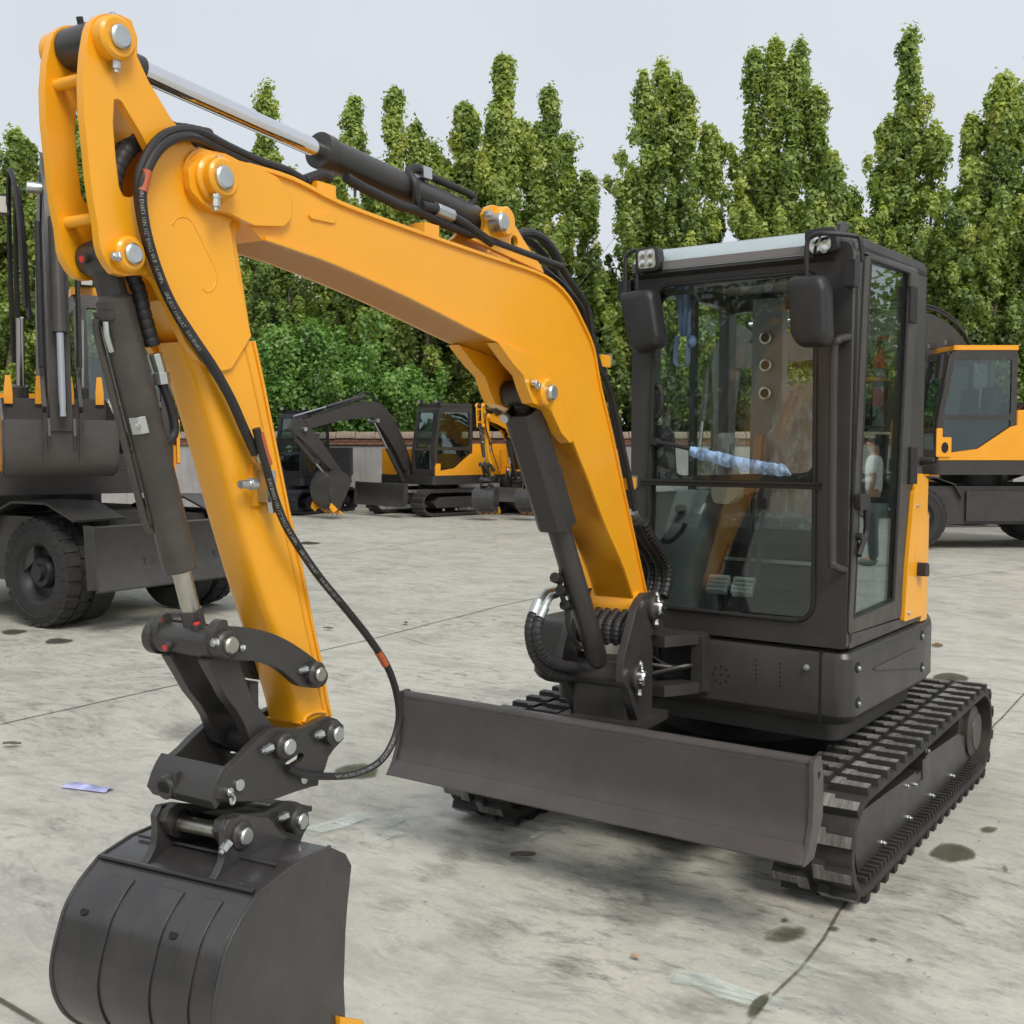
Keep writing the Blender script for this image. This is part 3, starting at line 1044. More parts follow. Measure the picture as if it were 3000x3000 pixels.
def inset(p, d):
    cx = sum(a for a, b in p) / len(p); cy = sum(b for a, b in p) / len(p)
    return [(a + (cx - a) * d / max(.01, math.hypot(a - cx, b - cy)), b + (cy - b) * d / max(.01, math.hypot(a - cx, b - cy))) for a, b in p]


ft = foot(-.70, .795, -.735, .98)
g = G()
lv = [(.585, .045), (.60, .02), (.625, .0), (.845, .0), (.865, .012), (.875, .035)]
g.loft([[(a, b, z) for a, b in inset(ft, d)] for z, d in lv])
house = obj('house_skirt', g, DARK, ex, 28)
g = G().prism(inset(foot(-.66, .74, -.66, .9), .04), .50, .60, (), 'z')
obj('floor_plate', g, DARK, house)
# panel gap and vents in the skirt
gp = (0.676,0.762)[0]
obj('panel_gap', G().box((gp - .005, -.7365, .60), (gp + .005, -.73, .872)), INK, house)
for p in ((0.156,0.798), (0.622,0.802)):
    bolt(house, (p[0], -.735, p[1]), (p[0], -.752, p[1]), .011)
vc = (0.261,0.728)
g = G()
for i in range(9):
    a = 2 * PI * i / 8
    rr = .034 if i < 8 else 0
    g.cyl((vc[0] + rr * math.cos(a), -.7365, vc[1] + rr * math.sin(a)), (vc[0] + rr * math.cos(a), -.73, vc[1] + rr * math.sin(a)), .0055, None, 8)
for i in range(6):
    for j in range(2):
        p = (0.413,0.784)
        g.cyl((p[0] + j * .10, -.7365, p[1] - i * .018 + .02), (p[0] + j * .10, -.73, p[1] - i * .018 + .02), .004, None, 8)
obj('sound_hole', g, INK, house)['kind'] = 'stuff'
for p in [(-0.662,0.811),(-0.655,0.673),(0.136,0.824),(0.146,0.681)]:
    obj('bolt_recess', G().cyl((.7965, p[0], p[1]), (.785, p[0], p[1]), .022, None, 20), INK, house)
    bolt(house, (.79, p[0], p[1] - .004), (.806, p[0], p[1] - .004), .010)
pr = [(-0.547,0.783),(0.033,0.781),(0.087,0.686),(-0.076,0.665)]
g = G().prism(fillet([(-0.558,0.781),(0.042,0.784),(0.107,0.683)], .01), .794, .801, (), 'x')
obj('pressed_rib', g, DARK, house)
# yellow tail covers behind the cab
ft2 = foot(-.69, .775, -.05, .96, .05)
tl = [(a, b) for a, b in ft2]
yp = obj('tail_cover', G().prism([(.52, .18), (.775, .18), (.775, .26)] + [(a, b) for a, b in ft2 if b > .27 and True] + [(-.69, .18)], .876, 1.34, (), 'z'), YEL, ex, 35)
sp = [(0.093,1.534),(0.194,1.502),(0.190,1.412),(0.188,0.909),(-0.102,0.913),(-0.065,1.172),(-0.001,1.452)]
side = obj('side_cover', G().prism(fillet(sp, [.02, .03, .01, .01, .01, .0, .02]), .70, .792, (), 'x'), YEL, ex, 30)
for p in [(0.041,1.395),(-0.049,0.945)]:
    bolt(side, (.788, p[0], p[1]), (.80, p[0], p[1]), .010)
p = (0.074,1.123)
obj('latch', G().prism(fillet([(p[0] - .03, p[1] - .03), (p[0] + .035, p[1] - .035), (p[0] + .03, p[1] + .02), (p[0] - .02, p[1] + .03)], .012), .79, .83, (), 'x'), BLACK, side)
obj('latch_recess', G().prism(fillet([(0.029,1.240),(0.141,1.229),(0.132,1.088),(0.011,1.092)], .02), .7915, .7935, (), 'x'), YEL, side)
# right hand hood of the machine, seen past the boom cylinder
hx = (-0.544,0.773)[0]
hood = obj('hood', G().prism(fillet([(hx, -.68), (-.18, -.68), (-.18, .6), (hx, .6)], [.10, .01, .05, .1], 8), .90, 1.16, (), 'z'), YEL, ex, 35)
obj('hood_skirt', G().prism(fillet([(hx - .006, -.70), (-.2, -.70), (-.2, .3), (hx - .006, .3)], [.11, .01, .05, .1], 8), .56, .995, (), 'z'), GREYP, hood, 35)

# ------------------------------------------------------------ cab
CX0, CX1, CY0, CY1, CZ0, CZ1 = -.165, .775, -.735, .16, .885, 2.43
op_front = [(-0.047,2.308),(0.634,2.307),(0.646,0.977),(-0.092,0.982)]
out_front = [(CX0, CZ0), (CX1, CZ0), (CX1, CZ1 - .02), (CX0, CZ1 - .02)]
cab = obj('cab', G().prism(fillet(out_front, [.02, .02, .05, .06]), CY0, CY0 + .055, [fillet(op_front, [.07, .05, .09, .02], 7)]), DARK, ex, 30)
# sides: pillars and rails
def frame_obj(name, outl, hole, x0, x1, mat=None, axis='x', parent=None):
    return obj(name, G().prism(outl, x0, x1, [hole] if hole else [], axis), mat or DARK, parent or cab, 30)

side_out = fillet([(CY0 + .03, CZ0), (CY1, CZ0), (CY1, CZ1), (CY0 + .03, CZ1)], [.0, .02, .06, .08])
frame_obj('side_frame', side_out, fillet([(CY0 + .10, 1.45), (CY1 - .08, 1.45), (CY1 - .08, 2.30), (CY0 + .10, 2.30)], .06), CX0, CX0 + .05)
door_open = [(-0.629,2.383),(0.038,2.397),(-0.091,0.924),(-0.736,0.941)]
frame_obj('side_frame', side_out, fillet(door_open, .03), CX1 - .05, CX1)
rx = [(CX0 + .04, CZ0), (CX1 - .04, CZ0), (CX1 - .04, CZ1), (CX0 + .04, CZ1)]
vp = [(0.011,2.295),(0.156,2.285)]
frame_obj('rear_frame', rx, None, .30, .312, None, 'y') if False else None
g = G()
g.prism([(CX0 + .04, CZ0), (CX1 - .04, CZ0), (CX1 - .04, 1.36), (CX0 + .04, 1.36)], CY1 - .05, CY1)
g.prism([(CX0 + .04, 2.28), (CX1 - .04, 2.28), (CX1 - .04, CZ1), (CX0 + .04, CZ1)], CY1 - .05, CY1)
obj('rear_frame', g, BLACK, cab)
g = G().prism([(vp[0][0] - .01, 1.30), (vp[1][0] + .01, 1.30), (vp[1][0], 2.33), (vp[0][0], 2.33)], .07, .13)
obj('vent_column', g, CABIN, cab)
for p in [(0.082,2.149),(0.084,2.023),(0.083,1.894)]:
    g = G()
    g.rings((p[0], .07, p[1]), (p[0], .05, p[1]), [(0, .030), (.018, .030), (.02, .026), (.021, .021)], 24)
    obj('vent_ring', g, ZINC, cab)
    obj('vent_throat', G().cyl((p[0], .06, p[1]), (p[0], .0475, p[1]), .0205, None, 20), INK, cab)
# roof
g = G()
secs = []
for t, (dy, z) in enumerate(((.0, CZ1 - .055), (.0, CZ1 - .03), (.02, CZ1 - .008), (.06, CZ1 + .012), (.10, CZ1 + .016))):
    secs.append([(CX0 + dy, CY0 + .02 + dy, z), (CX1 - dy, CY0 + .02 + dy, z), (CX1 - dy, CY1 - dy, z), (CX0 + dy, CY1 - dy, z)])
g.loft(secs)
obj('roof', g, DARK, cab, 50)
# silver visor along the front of the roof
v0 = [(-0.010,2.368),(0.479,2.364)]
v1 = [(-0.016,2.464),(0.473,2.460)]
rows = []
for k in range(7):
    t = k / 6
    z = (1 - t) * (v0[0][1] + v0[1][1]) / 2 + t * (v1[0][1] + v1[1][1]) / 2
    yy = CY0 - .034 + .075 * t ** 2.2
    rows.append((yy, z))
pl = rows + [(rows[-1][0] + .03, rows[-1][1]), (CY0 + .02, rows[0][1])]
vis = obj('roof_visor', G().prism(pl, CX0 + .02, CX1 - .12, (), 'x'), LGREY, cab, 40)
obj('visor_lip', G().prism([(CY0 - .030, rows[0][1] + .002), (CY0 - .036, rows[0][1] - .012), (CY0 + .01, rows[0][1] - .03), (CY0 + .01, rows[0][1])], CX0 + .02, CX1 - .07, (), 'x'), DARK, cab)
obj('visor_band', G().prism([(CY0 - .037, rows[0][1] + .034), (CY0 - .038, rows[0][1] + .004), (CY0 - .02, rows[0][1] + .002), (CY0 - .02, rows[0][1] + .036)], CX0 + .02, CX1 - .12, (), 'x'), plain('visor_grey', (0.17, 0.16, 0.16), 0.35), cab)
# horizontal glazing bar and window seals
zb = (0.293,1.499)[1]
g = G()
g.box((op_front[3][0] - .02, CY0 - .012, zb - .012), (op_front[2][0] + .02, CY0 + .03, zb + .012))
g.box((op_front[3][0] - .02, CY0 - .018, zb + .004), (op_front[2][0] + .02, CY0 - .010, zb + .014))
obj('window_bar', g, BLACK, cab)
seal = fillet(op_front, [.07, .05, .09, .02], 7)
g = G().tube([(a, CY0 - .004, b) for a, b in seal + seal[:1]], .009, 6, 0)
obj('window_seal', g, BLACK, cab)
up = [op_front[0], op_front[1], (op_front[2][0], zb), (op_front[3][0] - .01, zb)]
ws = obj('windscreen', G().prism(up, CY0 + .018, CY0 + .023), GLASS, ex, 0)
lw_ = [(op_front[3][0] - .01, zb - .01), (op_front[2][0], zb - .01), op_front[2], op_front[3]]
obj('lower_window', G().prism(fillet(lw_, [.0, .0, .09, .02]), CY0 + .018, CY0 + .023), GLASSD, ex, 0)
# black border of the upper screen (inner frame) with rounded corner
ub = [(-0.090,2.283),(0.621,2.304),(0.635,1.510),(-0.115,1.495)]
uh = [(-0.042,2.268),(0.611,2.290),(0.623,1.549),(0.029,1.529),(0.016,1.702),(-0.013,1.738),(-0.089,1.738),(-0.091,1.973)]
g = G().prism(ub, CY0 + .030, CY0 + .045, [fillet(uh, [.06, .03, .05, .03, .02, .02, .02, .02])])
obj('screen_frame', g, BLACK, ws)
# grab handle on the screen frame
hp = [(-0.078,1.887),(-0.046,1.900),(-0.030,1.871),(-0.029,1.808),(-0.050,1.770),(-0.080,1.771)]
obj('screen_handle', G().tube([(a, CY0 + .012, b) for a, b in hp], .011, 8, 4), BLACK, ws)
obj('side_glass', G().box((CX0 + .018, CY0 + .08, 1.42), (CX0 + .024, CY1 - .06, 2.32)), GLASS, cab)
g = G().box((CX0 + .012, -.245, 1.42), (CX0 + .042, -.215, 2.32))
obj('glass_divider', g, BLACK, cab)
obj('rear_glass', G().box((CX0 + .05, CY1 - .02, 1.34), (CX1 - .05, CY1 - .015, 2.30)), GLASS, cab)
for xx in ((-0.090,2.324)[0] + .35,):
    obj('rear_pillar', G().box((CX1 - .09, CY1 - .05, 1.30), (CX1 - .04, CY1, 2.34)), BLACK, cab)
obj('cab_floor', G().box((CX0 + .04, CY0 + .04, CZ0 - .002), (CX1 - .04, CY1 - .02, CZ0 + .03)), CABIN, cab)
obj('headliner', G().box((CX0 + .05, CY0 + .06, CZ1 - .07), (CX1 - .05, CY1 - .05, CZ1 - .056)), CABIN, cab)
# door
dq = [(-0.622,2.371),(0.020,2.385),(-0.110,0.933),(-0.730,0.945)]
dg = [(-0.561,2.360),(-0.089,2.365),(-0.208,1.013),(-0.674,0.999)]
door = obj('door', G().prism(fillet(dq, [.05, .02, .02, .02]), CX1 - .035, CX1 + .006, [fillet(dg, [.03, .02, .02, .02])], 'x'), DARKD, ex, 30)
obj('door_glass', G().prism(dg, CX1 - .012, CX1 - .007, (), 'x'), GLASSR, door, 0)
g = G().tube([(CX1 + .002, a, b) for a, b in dg + dg[:1]], .008, 6, 0)
obj('door_seal', g, BLACK, door)
hh = [(-0.674,1.465),(-0.600,1.465),(-0.589,1.412),(-0.599,1.308),(-0.666,1.306)]
g = G().prism(fillet([(-0.700,1.471),(-0.593,1.470),(-0.582,1.409),(-0.693,1.412)], .01), CX1 + .004, CX1 + .03, (), 'x')
g.tube([(CX1 + .02, a, b) for a, b in [(-0.605,1.413),(-0.600,1.321),(-0.649,1.272),(-0.677,1.238)]], .012, 8, 4)
g.cyl(*[(x, *(-0.666,1.310)) for x in (CX1 + .0, CX1 + .03)], .014, None, 16)
obj('door_handle', g, BLACK, door)
for (a, b) in (((2668, 838), (2668, 945)), ):
    pass
for yy0, z0, z1 in (((-0.090,2.311)[0], (-0.080,2.162)[1], (-0.090,2.311)[1]), ((-0.044,1.646)[0], (-0.034,1.490)[1], (-0.044,1.646)[1])):
    g = G().cyl((CX1 + .012, yy0, z0), (CX1 + .012, yy0, z1), .014, None, 14)
    g.cyl((CX1 + .012, yy0 + .045, z0), (CX1 + .012, yy0 + .045, z1), .014, None, 14)
    g.box((CX1 + .0, yy0, z0 + .01), (CX1 + .008, yy0 + .045, z1 - .01))
    obj('hinge', g, BLACK, door)
yy0, zz0 = (0.135,1.583)
g = G().cyl((CX1 - .01, yy0, zz0), (CX1 + .055, yy0, zz0), .020, .016, 16)
g.cyl((CX1 + .055, yy0, zz0), (CX1 + .072, yy0, zz0), .009, None, 10)
obj('door_stop', g, BLACK, cab)
# rear side window strip (green edge of the quarter glass)
obj('quarter_glass', G().box((CX1 - .012, CY1 - .002, 1.38), (CX1 - .004, CY1 + .024, 2.36)), GLASSD, cab)
# corner grab handle
hb = [(0.761,2.056),(0.741,2.038),(0.728,1.988),(0.729,1.660),(0.734,1.252),(0.743,1.207),(0.761,1.187)]
g = G().tube([(hb[0][0], CY0 + .005, hb[0][1])] + [(a, CY0 - .055, b) for a, b in hb[1:-1]] + [(hb[-1][0], CY0 + .005, hb[-1][1])], .0155, 10, 5)
obj('grab_handle', g, DARK, cab)
# mirrors and lamps
def mirror(px_poly, yy, arm_pts, foot_box):
    pts = fillet(px_poly, .045, 6)
    cxm = sum(a for a, b in pts) / len(pts); czm = sum(b for a, b in pts) / len(pts)
    g = G()
    secs = []
    for k, (dy, sc) in enumerate(((-.05, .72), (-.046, .86), (-.032, .96), (-.01, 1.0), (.02, 1.0), (.03, .97))):
        secs.append([(cxm + (a - cxm) * sc, yy + dy, czm + (b - czm) * sc) for a, b in pts])
    g.loft(secs)
    m = obj('mirror', g, BLACK, cab, 50)
    g = G().tube(arm_pts, .009, 8, 4)
    obj('mirror_arm', g, BLACK, cab)
    g = G().box(*foot_box)
    obj('mirror_bracket', g, BLACK, cab)

mr = [(0.585,2.275),(0.718,2.271),(0.736,2.227),(0.745,2.043),(0.730,2.013),(0.627,2.014),(0.601,2.057),(0.585,2.227)]
a1 = [(0.648,2.247),(0.646,2.383),(0.666,2.415),(0.718,2.420),(0.800,2.411),(0.824,2.389),(0.832,2.316)]
mirror(mr, -.86, [(a, -.86 if i < 4 else -.80, b) for i, (a, b) in enumerate(a1)], ((CX1 - .02, CY0 - .045, (0.789,2.235)[1]), (CX1 + .022, CY0 + .01, (0.787,2.332)[1])))
ml = [(-0.166,2.283),(-0.031,2.289),(-0.008,2.261),(0.025,2.087),(0.016,2.049),(-0.092,2.027),(-0.122,2.051),(-0.166,2.252)]
a2 = [(-0.104,2.281),(-0.102,2.434),(-0.118,2.450),(-0.154,2.433),(-0.158,2.398),(-0.158,2.280)]
mirror(ml, -.80, [(a, -.80, b) for a, b in a2], ((CX0 - .055, CY0 - .02, (-0.180,2.256)[1]), (CX0 + .005, CY0 + .02, (-0.181,2.341)[1])))


def lamp(px_poly, lens_poly, yy):
    g = G()
    pts = fillet(px_poly, .02, 5)
    cxm = sum(a for a, b in pts) / len(pts); czm = sum(b for a, b in pts) / len(pts)
    g.loft([[(cxm + (a - cxm) * s_, yy + d, czm + (b - czm) * s_) for a, b in pts] for d, s_ in ((.06, .7), (.04, .95), (0, 1.0), (-.012, 1.0), (-.014, .94))])
    o = obj('work_lamp', g, BLACK, cab, 40)
    lp = fillet(lens_poly, .016, 5)
    g = G().prism(lp, yy - .0165, yy - .010)
    obj('lamp_lens', g, LENSW, cab)
    cxm = sum(a for a, b in lens_poly) / 4; czm = sum(b for a, b in lens_poly) / 4
    w = max(a for a, b in lens_poly) - min(a for a, b in lens_poly)
    for dx in (-.22, .22):
        for dz in (-.22, .22):
            obj('reflector', G().rings((cxm + dx * w, yy - .0155, czm + dz * w), (cxm + dx * w, yy - .03, czm + dz * w), [(0, .19 * w), (.003, .185 * w), (.0035, .05 * w)], 16), CHROME, cab)

lamp([(-0.105,2.453),(-0.004,2.459),(0.006,2.362),(-0.098,2.358)], [(-0.092,2.443),(-0.016,2.449),(-0.009,2.372),(-0.089,2.371)], -.80)
lamp([(0.616,2.450),(0.733,2.452),(0.742,2.363),(0.622,2.359)], [(0.635,2.413),(0.718,2.414),(0.719,2.369),(0.638,2.367)], -.80)
# lifting lug on the roof
lp = [(-0.721,2.418),(-0.710,2.479),(-0.682,2.493),(-0.602,2.486),(-0.645,2.460)]
obj('lifting_lug', G().prism(lp, .70, .715, (), 'x'), DARK, cab)

# ------------------------------------------------------------ cab interior
seat = obj('seat', G().prism(fillet([(-.42, 1.22), (.0, 1.22), (.02, 1.33), (-.40, 1.35)], .04), .12, .60, (), 'x'), SEATB, ex, 40)
g = G()
secs = []
for t in range(9):
    k = t / 8
    z = 1.30 + .62 * k
    w = .21 - .06 * max(0, k - .55) / .45
    y0 = -.08 + .10 * k
    secs.append([(.36 - w, y0, z), (.36 - w + .04, y0 - .05, z), (.36 + w - .04, y0 - .05, z), (.36 + w, y0, z), (.36 + w - .03, y0 + .09, z), (.36 - w + .03, y0 + .09, z)])
g.loft(secs)
obj('backrest', g, BROWN, seat, 50)
g = G()
rng = random.Random(3)
for k in (0,):
    rows = []
    for t in range(19):
        kk = t / 18
        z = 1.30 + .65 * kk
        w = .225 - .06 * max(0, kk - .55) / .45
        y0 = -.155 + .10 * kk
        rows.append([(.36 + w * (i / 8 - 1) + rng.uniform(-.008, .008), y0 + .05 * abs(i / 8 - 1) ** 3 + rng.uniform(-.01, .008), z) for i in range(17)])
    g.sheet(rows)
obj('seat_film', g, FILM, seat, 60)
g = G()
rows = []
for t in range(12):
    rows.append([(.10 + .52 * i / 15, -.43 + .42 * t / 11 + rng.uniform(-.006, .006), 1.352 - .0 * t + rng.uniform(-.006, .010) - (.05 if t == 0 else 0)) for i in range(16)])
g.sheet(rows)
obj('seat_film', g, FILM, seat, 60)
obj('seat_base', G().box((.16, -.32, .91), (.56, .06, 1.22)), INK, seat)
obj('front_rail', G().box((.10, -.385, 1.155), (.62, -.375, 1.17)), ZINC, seat)
for sx in (.06, .62):
    g = G().prism(fillet([(-.34, 1.44), (.0, 1.44), (.02, 1.50), (-.36, 1.50)], .02), sx, sx + .06, (), 'x')
    obj('armrest', g, BROWN if sx < .3 else SEATB, seat)
    g = G().prism([(-.10, 1.25), (-.03, 1.25), (.03, 1.70), (-.03, 1.70)], sx + .01, sx + .05, (), 'x')
    obj('armrest_post', g, BROWN if sx < .3 else SEATB, seat)
cons = obj('console', G().prism(fillet([(-.60, .915), (.05, .915), (.05, 1.42), (-.42, 1.46), (-.52, 1.30)], .05), -.13, .04, (), 'x'), CABIN, ex, 40)
obj('console', G().prism(fillet([(-.30, .915), (.08, .915), (.08, 1.40), (-.34, 1.42)], .05), .66, .74, (), 'x'), CABIN, ex, 40)
c = (0.109,1.456)
obj('lever_base', G().prism(fillet([(0.082,1.478),(0.205,1.481),(0.203,1.431),(0.166,1.404),(0.102,1.408)], .03), -.5, -.42), BEIGE, cons)
jx, jz = (0.131,1.616)
g = G().tube([(jx, -.42, jz - .10), (jx, -.43, jz), (jx + .005, -.44, jz + .05)], .018, 10, 4)
obj('joystick', g, BLACK, cons)
g = G()
secs = []
for t in range(7):
    k = t / 6
    rr = .045 - .02 * abs(k - .35) + (.012 if t % 2 else 0)
    secs.append([(jx + rr * math.cos(2 * PI * i / 14) * (1 + .2 * math.sin(3 * i + t)), -.43 + rr * math.sin(2 * PI * i / 14), jz - .10 + .19 * k) for i in range(14)])
g.loft(secs)
obj('lever_film', g, FILM, cons, 60)
g = G()
g.prism(fillet([(-.56, 1.30), (-.50, 1.30), (-.50, 1.16), (-.56, 1.16)], .02), -.02, .06, (), 'x')
obj('speaker_knob', G().cyl(((-0.044,1.376)[0], -.53, (-0.044,1.376)[1]), ((-0.044,1.376)[0], -.50, (-0.044,1.376)[1]), .022, None, 18), BLACK, cons)
cc = [(-0.125,1.382),(-0.120,1.280),(-0.077,1.249),(-0.036,1.247),(0.013,1.286),(0.036,1.330)]
obj('coiled_cord', G().sleeve([(a, -.62, b) for a, b in cc], .011, .007, 8), HOSE, cons)
for k, q in enumerate(((0.140,1.075), (0.254,1.073))):
    g = G()
    x0 = q[0]
    g.prism([(-.55, q[1] - .035), (-.53, q[1] - .05), (-.49, q[1] + .025), (-.51, q[1] + .03)], x0 - .045, x0 + .045, (), 'x')
    for j in range(4):
        zz = q[1] - .03 + j * .016
        g.box((x0 - .043, -.556 + j * .009, zz), (x0 + .043, -.546 + j * .009, zz + .007))
    pd = obj('pedal', g, plain('pedal_alloy', (0.62, 0.63, 0.64), 0.35, 0.3), ex)
    g = G().tube([(x0, -.52, q[1]), (x0, -.50, q[1] - .08), (x0, -.48, .92)], .012, 8, 3)
    obj('pedal_stem', g, BLACK, pd)
q = (0.429,0.986)
obj('floor_mat', G().box((.05, -.66, .916), (.62, -.30, .922)), GREYP, cab)
for sx, q in enumerate(((0.235,1.418), (0.282,1.419))):
    obj('travel_lever', G().tube([(q[0], -.47, .93), (q[0] + .01, -.45, 1.2), (q[0] + .02, -.43, 1.43)], .010, 8, 3), BLACK, ex)

# wiper and the blue plastic sleeve left on it
wp = [(-0.043,1.668),(-0.006,1.663),(0.127,1.638),(0.234,1.612)]
wiper = obj('wiper', G().tube([(a, CY0 - .012, b) for a, b in wp], .009, 8, 2), BLACK, ex)
obj('wiper_pivot', G().cyl((wp[0][0], CY0 + .02, wp[0][1]), (wp[0][0], CY0 - .02, wp[0][1]), .017, None, 14), BLACK, wiper)
tu = [(0.127,1.649),(0.176,1.644),(0.251,1.626),(0.355,1.606),(0.441,1.591),(0.525,1.579),(0.556,1.545)]
td = [(0.124,1.610),(0.161,1.597),(0.252,1.576),(0.341,1.555),(0.428,1.543),(0.512,1.536),(0.556,1.537)]
g = G()
rows = []
m_ = catmull([(a, 0, b) for a, b in tu], 6); n_ = catmull([(a, 0, b) for a, b in td], 6)
rng = random.Random(8)
for a, b in zip(m_, n_):
    rows.append([(a.x + (b.x - a.x) * k / 6, CY0 - .02 - .012 * math.sin(PI * k / 6) + rng.uniform(-.0025, .0025), a.z + (b.z - a.z) * k / 6 + rng.uniform(-.003, .003)) for k in range(7)])
g.sheet(rows)
obj('plastic_sleeve', g, BLUEFILM, wiper, 80)

# ------------------------------------------------------------ swing post
pp = [(0.137,1.087),(0.078,1.081),(0.030,1.058),(0.004,1.006),(-0.013,0.961),(-0.030,0.933),(0.047,0.930),(0.091,0.912),(0.077,0.847),(0.077,0.680),(0.079,0.590),(0.211,0.608),(0.260,0.682),(0.295,0.742),(0.333,0.772),(0.342,0.810),(0.326,0.867),(0.289,0.930),(0.247,0.996),(0.230,1.034),(0.183,1.069)]
post = obj('swing_post', G(WK).prism(pp, .115, .145), DARK, ex, 30)
obj('post_plate', G(WK).prism(pp, -.145, -.115), DARK, post, 30)
BPIN = (0.081,1.025)
CPIN = (0.230,0.777)
for q_, r_ in ((BPIN, .052), (CPIN, .050)):
    for s_ in (1, -1):
        g = G(WK); boss(g, q_, s_ * .10, s_ * .168, r_)
        obj('post_boss', g, DARK, post)
pinhead(post, WK, BPIN, .165, .030, .028, CHROME)
pinhead(post, WK, CPIN, .165, .030, .028, CHROME)
g = G(WK).cyl((CPIN[0], -.12, CPIN[1]), (CPIN[0], .12, CPIN[1]), .050, None, 24)
obj('cross_tube', g, DARK, post)
g = G(WK)
g.cyl((BPIN[0], -.12, BPIN[1]), (BPIN[0], .12, BPIN[1]), .040, None, 24)
obj('cross_tube', g, DARK, post)
zf = pp[10][1]
r0 = min(p[0] for p in pp); r1 = max(p[0] for p in pp)
g = G(WK).box((CPIN[0] - .12, -.112, zf + .015), (CPIN[0] + .02, .112, CPIN[1] - .04))
g.box((r0 + .02, -.165, zf - .02), (CPIN[0] + .05, .175, zf + .016))
obj('post_base', g, DARK, post)
# yoke arms reaching back to the house
g = G()
pz = BPIN[1] - .13
g.prism([(-.10, -.66), (-.06, -.93), (.11, -.93), (.20, -.74), (.20, -.66)], pz - .045, pz, (), 'z')
g.prism([(-.10, -.66), (-.06, -.93), (.11, -.93), (.21, -.74), (.21, -.66)], zf + .06, zf + .105, (), 'z')
g.prism([(0.055,0.822),(0.105,0.835),(0.115,0.632),(0.061,0.610)], -.80, -.72) if False else None
g.box((.15, -.785, zf + .07), (.205, -.70, pz - .01))
g.box((-.12, -.745, .60), (-.02, -.70, pz))
obj('yoke', g, DARK, post)
obj('yoke_pivot', G().cyl((-.03, -.86, zf + .02), (-.03, -.86, pz + .03), .055, None, 20), DARK, post)
for w_ in (.150,):
    for pt in ((0.076,1.070), (0.081,0.973), (0.219,0.823), (0.229,0.724)):
        wbolt(post, WK, pt, w_ + .01, (0.0, .03), .012)
# hoses passing through the post
rng = random.Random(11)
for k in range(6):
    y = -.098 + k * .038
    pts = [(CPIN[0] - .10, y, BPIN[1] - .02), (CPIN[0] - .03, y, BPIN[1] - .06), (CPIN[0] - .02, y, BPIN[1] - .12), (CPIN[0] - .05, y, CPIN[1] + .08)]
    obj('sleeved_hose', G(WK).sleeve(pts, .0165, .016, 10), SLEEVE, post, 50)
g = G(WK).box((CPIN[0] - .02, -.11, CPIN[1] + .075), (CPIN[0] - .012, .11, CPIN[1] + .115))
obj('hose_guard', g, GREYP, post)
for k in range(3):
    obj('hose', G().tube([(.0, -.90, .82 - k * .05), (.10 + .02 * k, -.80, .74 + .01 * k), (.16, -.72, .80 - k * .03)], .011, 8, 4), HOSE, post)

# ------------------------------------------------------------ boom
WB = .082
top_line = [(2.243,2.301),(2.157,2.303),(2.006,2.301),(1.830,2.274),(1.534,2.255),(1.180,2.238),(0.868,2.225),(0.728,2.202),(0.628,2.159),(0.551,2.100),(0.458,2.007),(0.402,1.872),(0.315,1.712),(0.210,1.492),(0.115,1.304),(0.016,1.101),(-0.016,1.045)]
bot_line = [(2.219,2.161),(2.104,2.135),(1.984,2.124),(1.861,2.111),(1.547,2.061),(1.128,1.978),(0.919,1.947),(0.802,1.903),(0.705,1.799),(0.613,1.666),(0.493,1.521),(0.355,1.346),(0.206,1.181),(0.102,1.018)]
tipc = (2.272,2.241)
tipr = .070
arc = [(tipc[0] + tipr * math.cos(t), tipc[1] + tipr * math.sin(t)) for t in [R(75) - R(215) * i / 10 for i in range(11)]]
tl_s = [tuple(p) for p in smooth2(top_line[1:], 3, False)]
bl_s = [tuple(p) for p in smooth2(bot_line[1:], 3, False)]
outline = tl_s + bl_s[::-1] + arc[::-1]
boom = obj('boom', G(WK).prism(outline, -WB + .006, WB - .006), YEL, ex, 22)
g = G(WK).strip(tl_s, .010, -WB - .003, WB + .003, 1)
obj('top_plate', g, YEL, boom, 25)
g = G(WK).strip(bl_s, .010, -WB - .003, WB + .003, -1)
obj('bottom_plate', g, YEL, boom, 25)
# tip: reinforcing cheek and bosses
ck = [(2.293,2.293),(2.251,2.298),(2.165,2.299),(2.069,2.286),(2.022,2.243),(2.021,2.201),(2.048,2.175),(2.146,2.161),(2.223,2.175),(2.273,2.174),(2.305,2.184),(2.337,2.205),(2.343,2.252)]
for s_ in (1, -1):
    obj('cheek_plate', G(WK).prism(smooth2(ck, 3) if False else fillet(ck, .02, 3), s_ * (WB - .006), s_ * (WB + .010)), YEL, boom, 30)
    g = G(WK)
    boss(g, tipc, s_ * (WB + .006), s_ * (WB + .024), .053)
    boss(g, tipc, s_ * (WB + .020), s_ * (WB + .050), .044)
    obj('tip_boss', g, YEL, boom)
APIN = (2.283,2.237)
pinhead(boom, WK, (2.279,2.239), WB + .046, .0255, .014)
wbolt(boom, WK, (2.289,2.185), WB + .036, (.002, -.036), .0095)
wbolt(boom, WK, (2.279,2.282), WB + .036, (.004, .012), .009)
# pressed pocket lines on the boom side
for s_ in (1,):
    obj('stiffener', G(WK).prism(fillet([(1.951,2.221),(1.867,2.240),(1.847,2.228),(1.854,2.214),(1.943,2.212)], .01), WB - .008, WB - .001), YEL, boom)
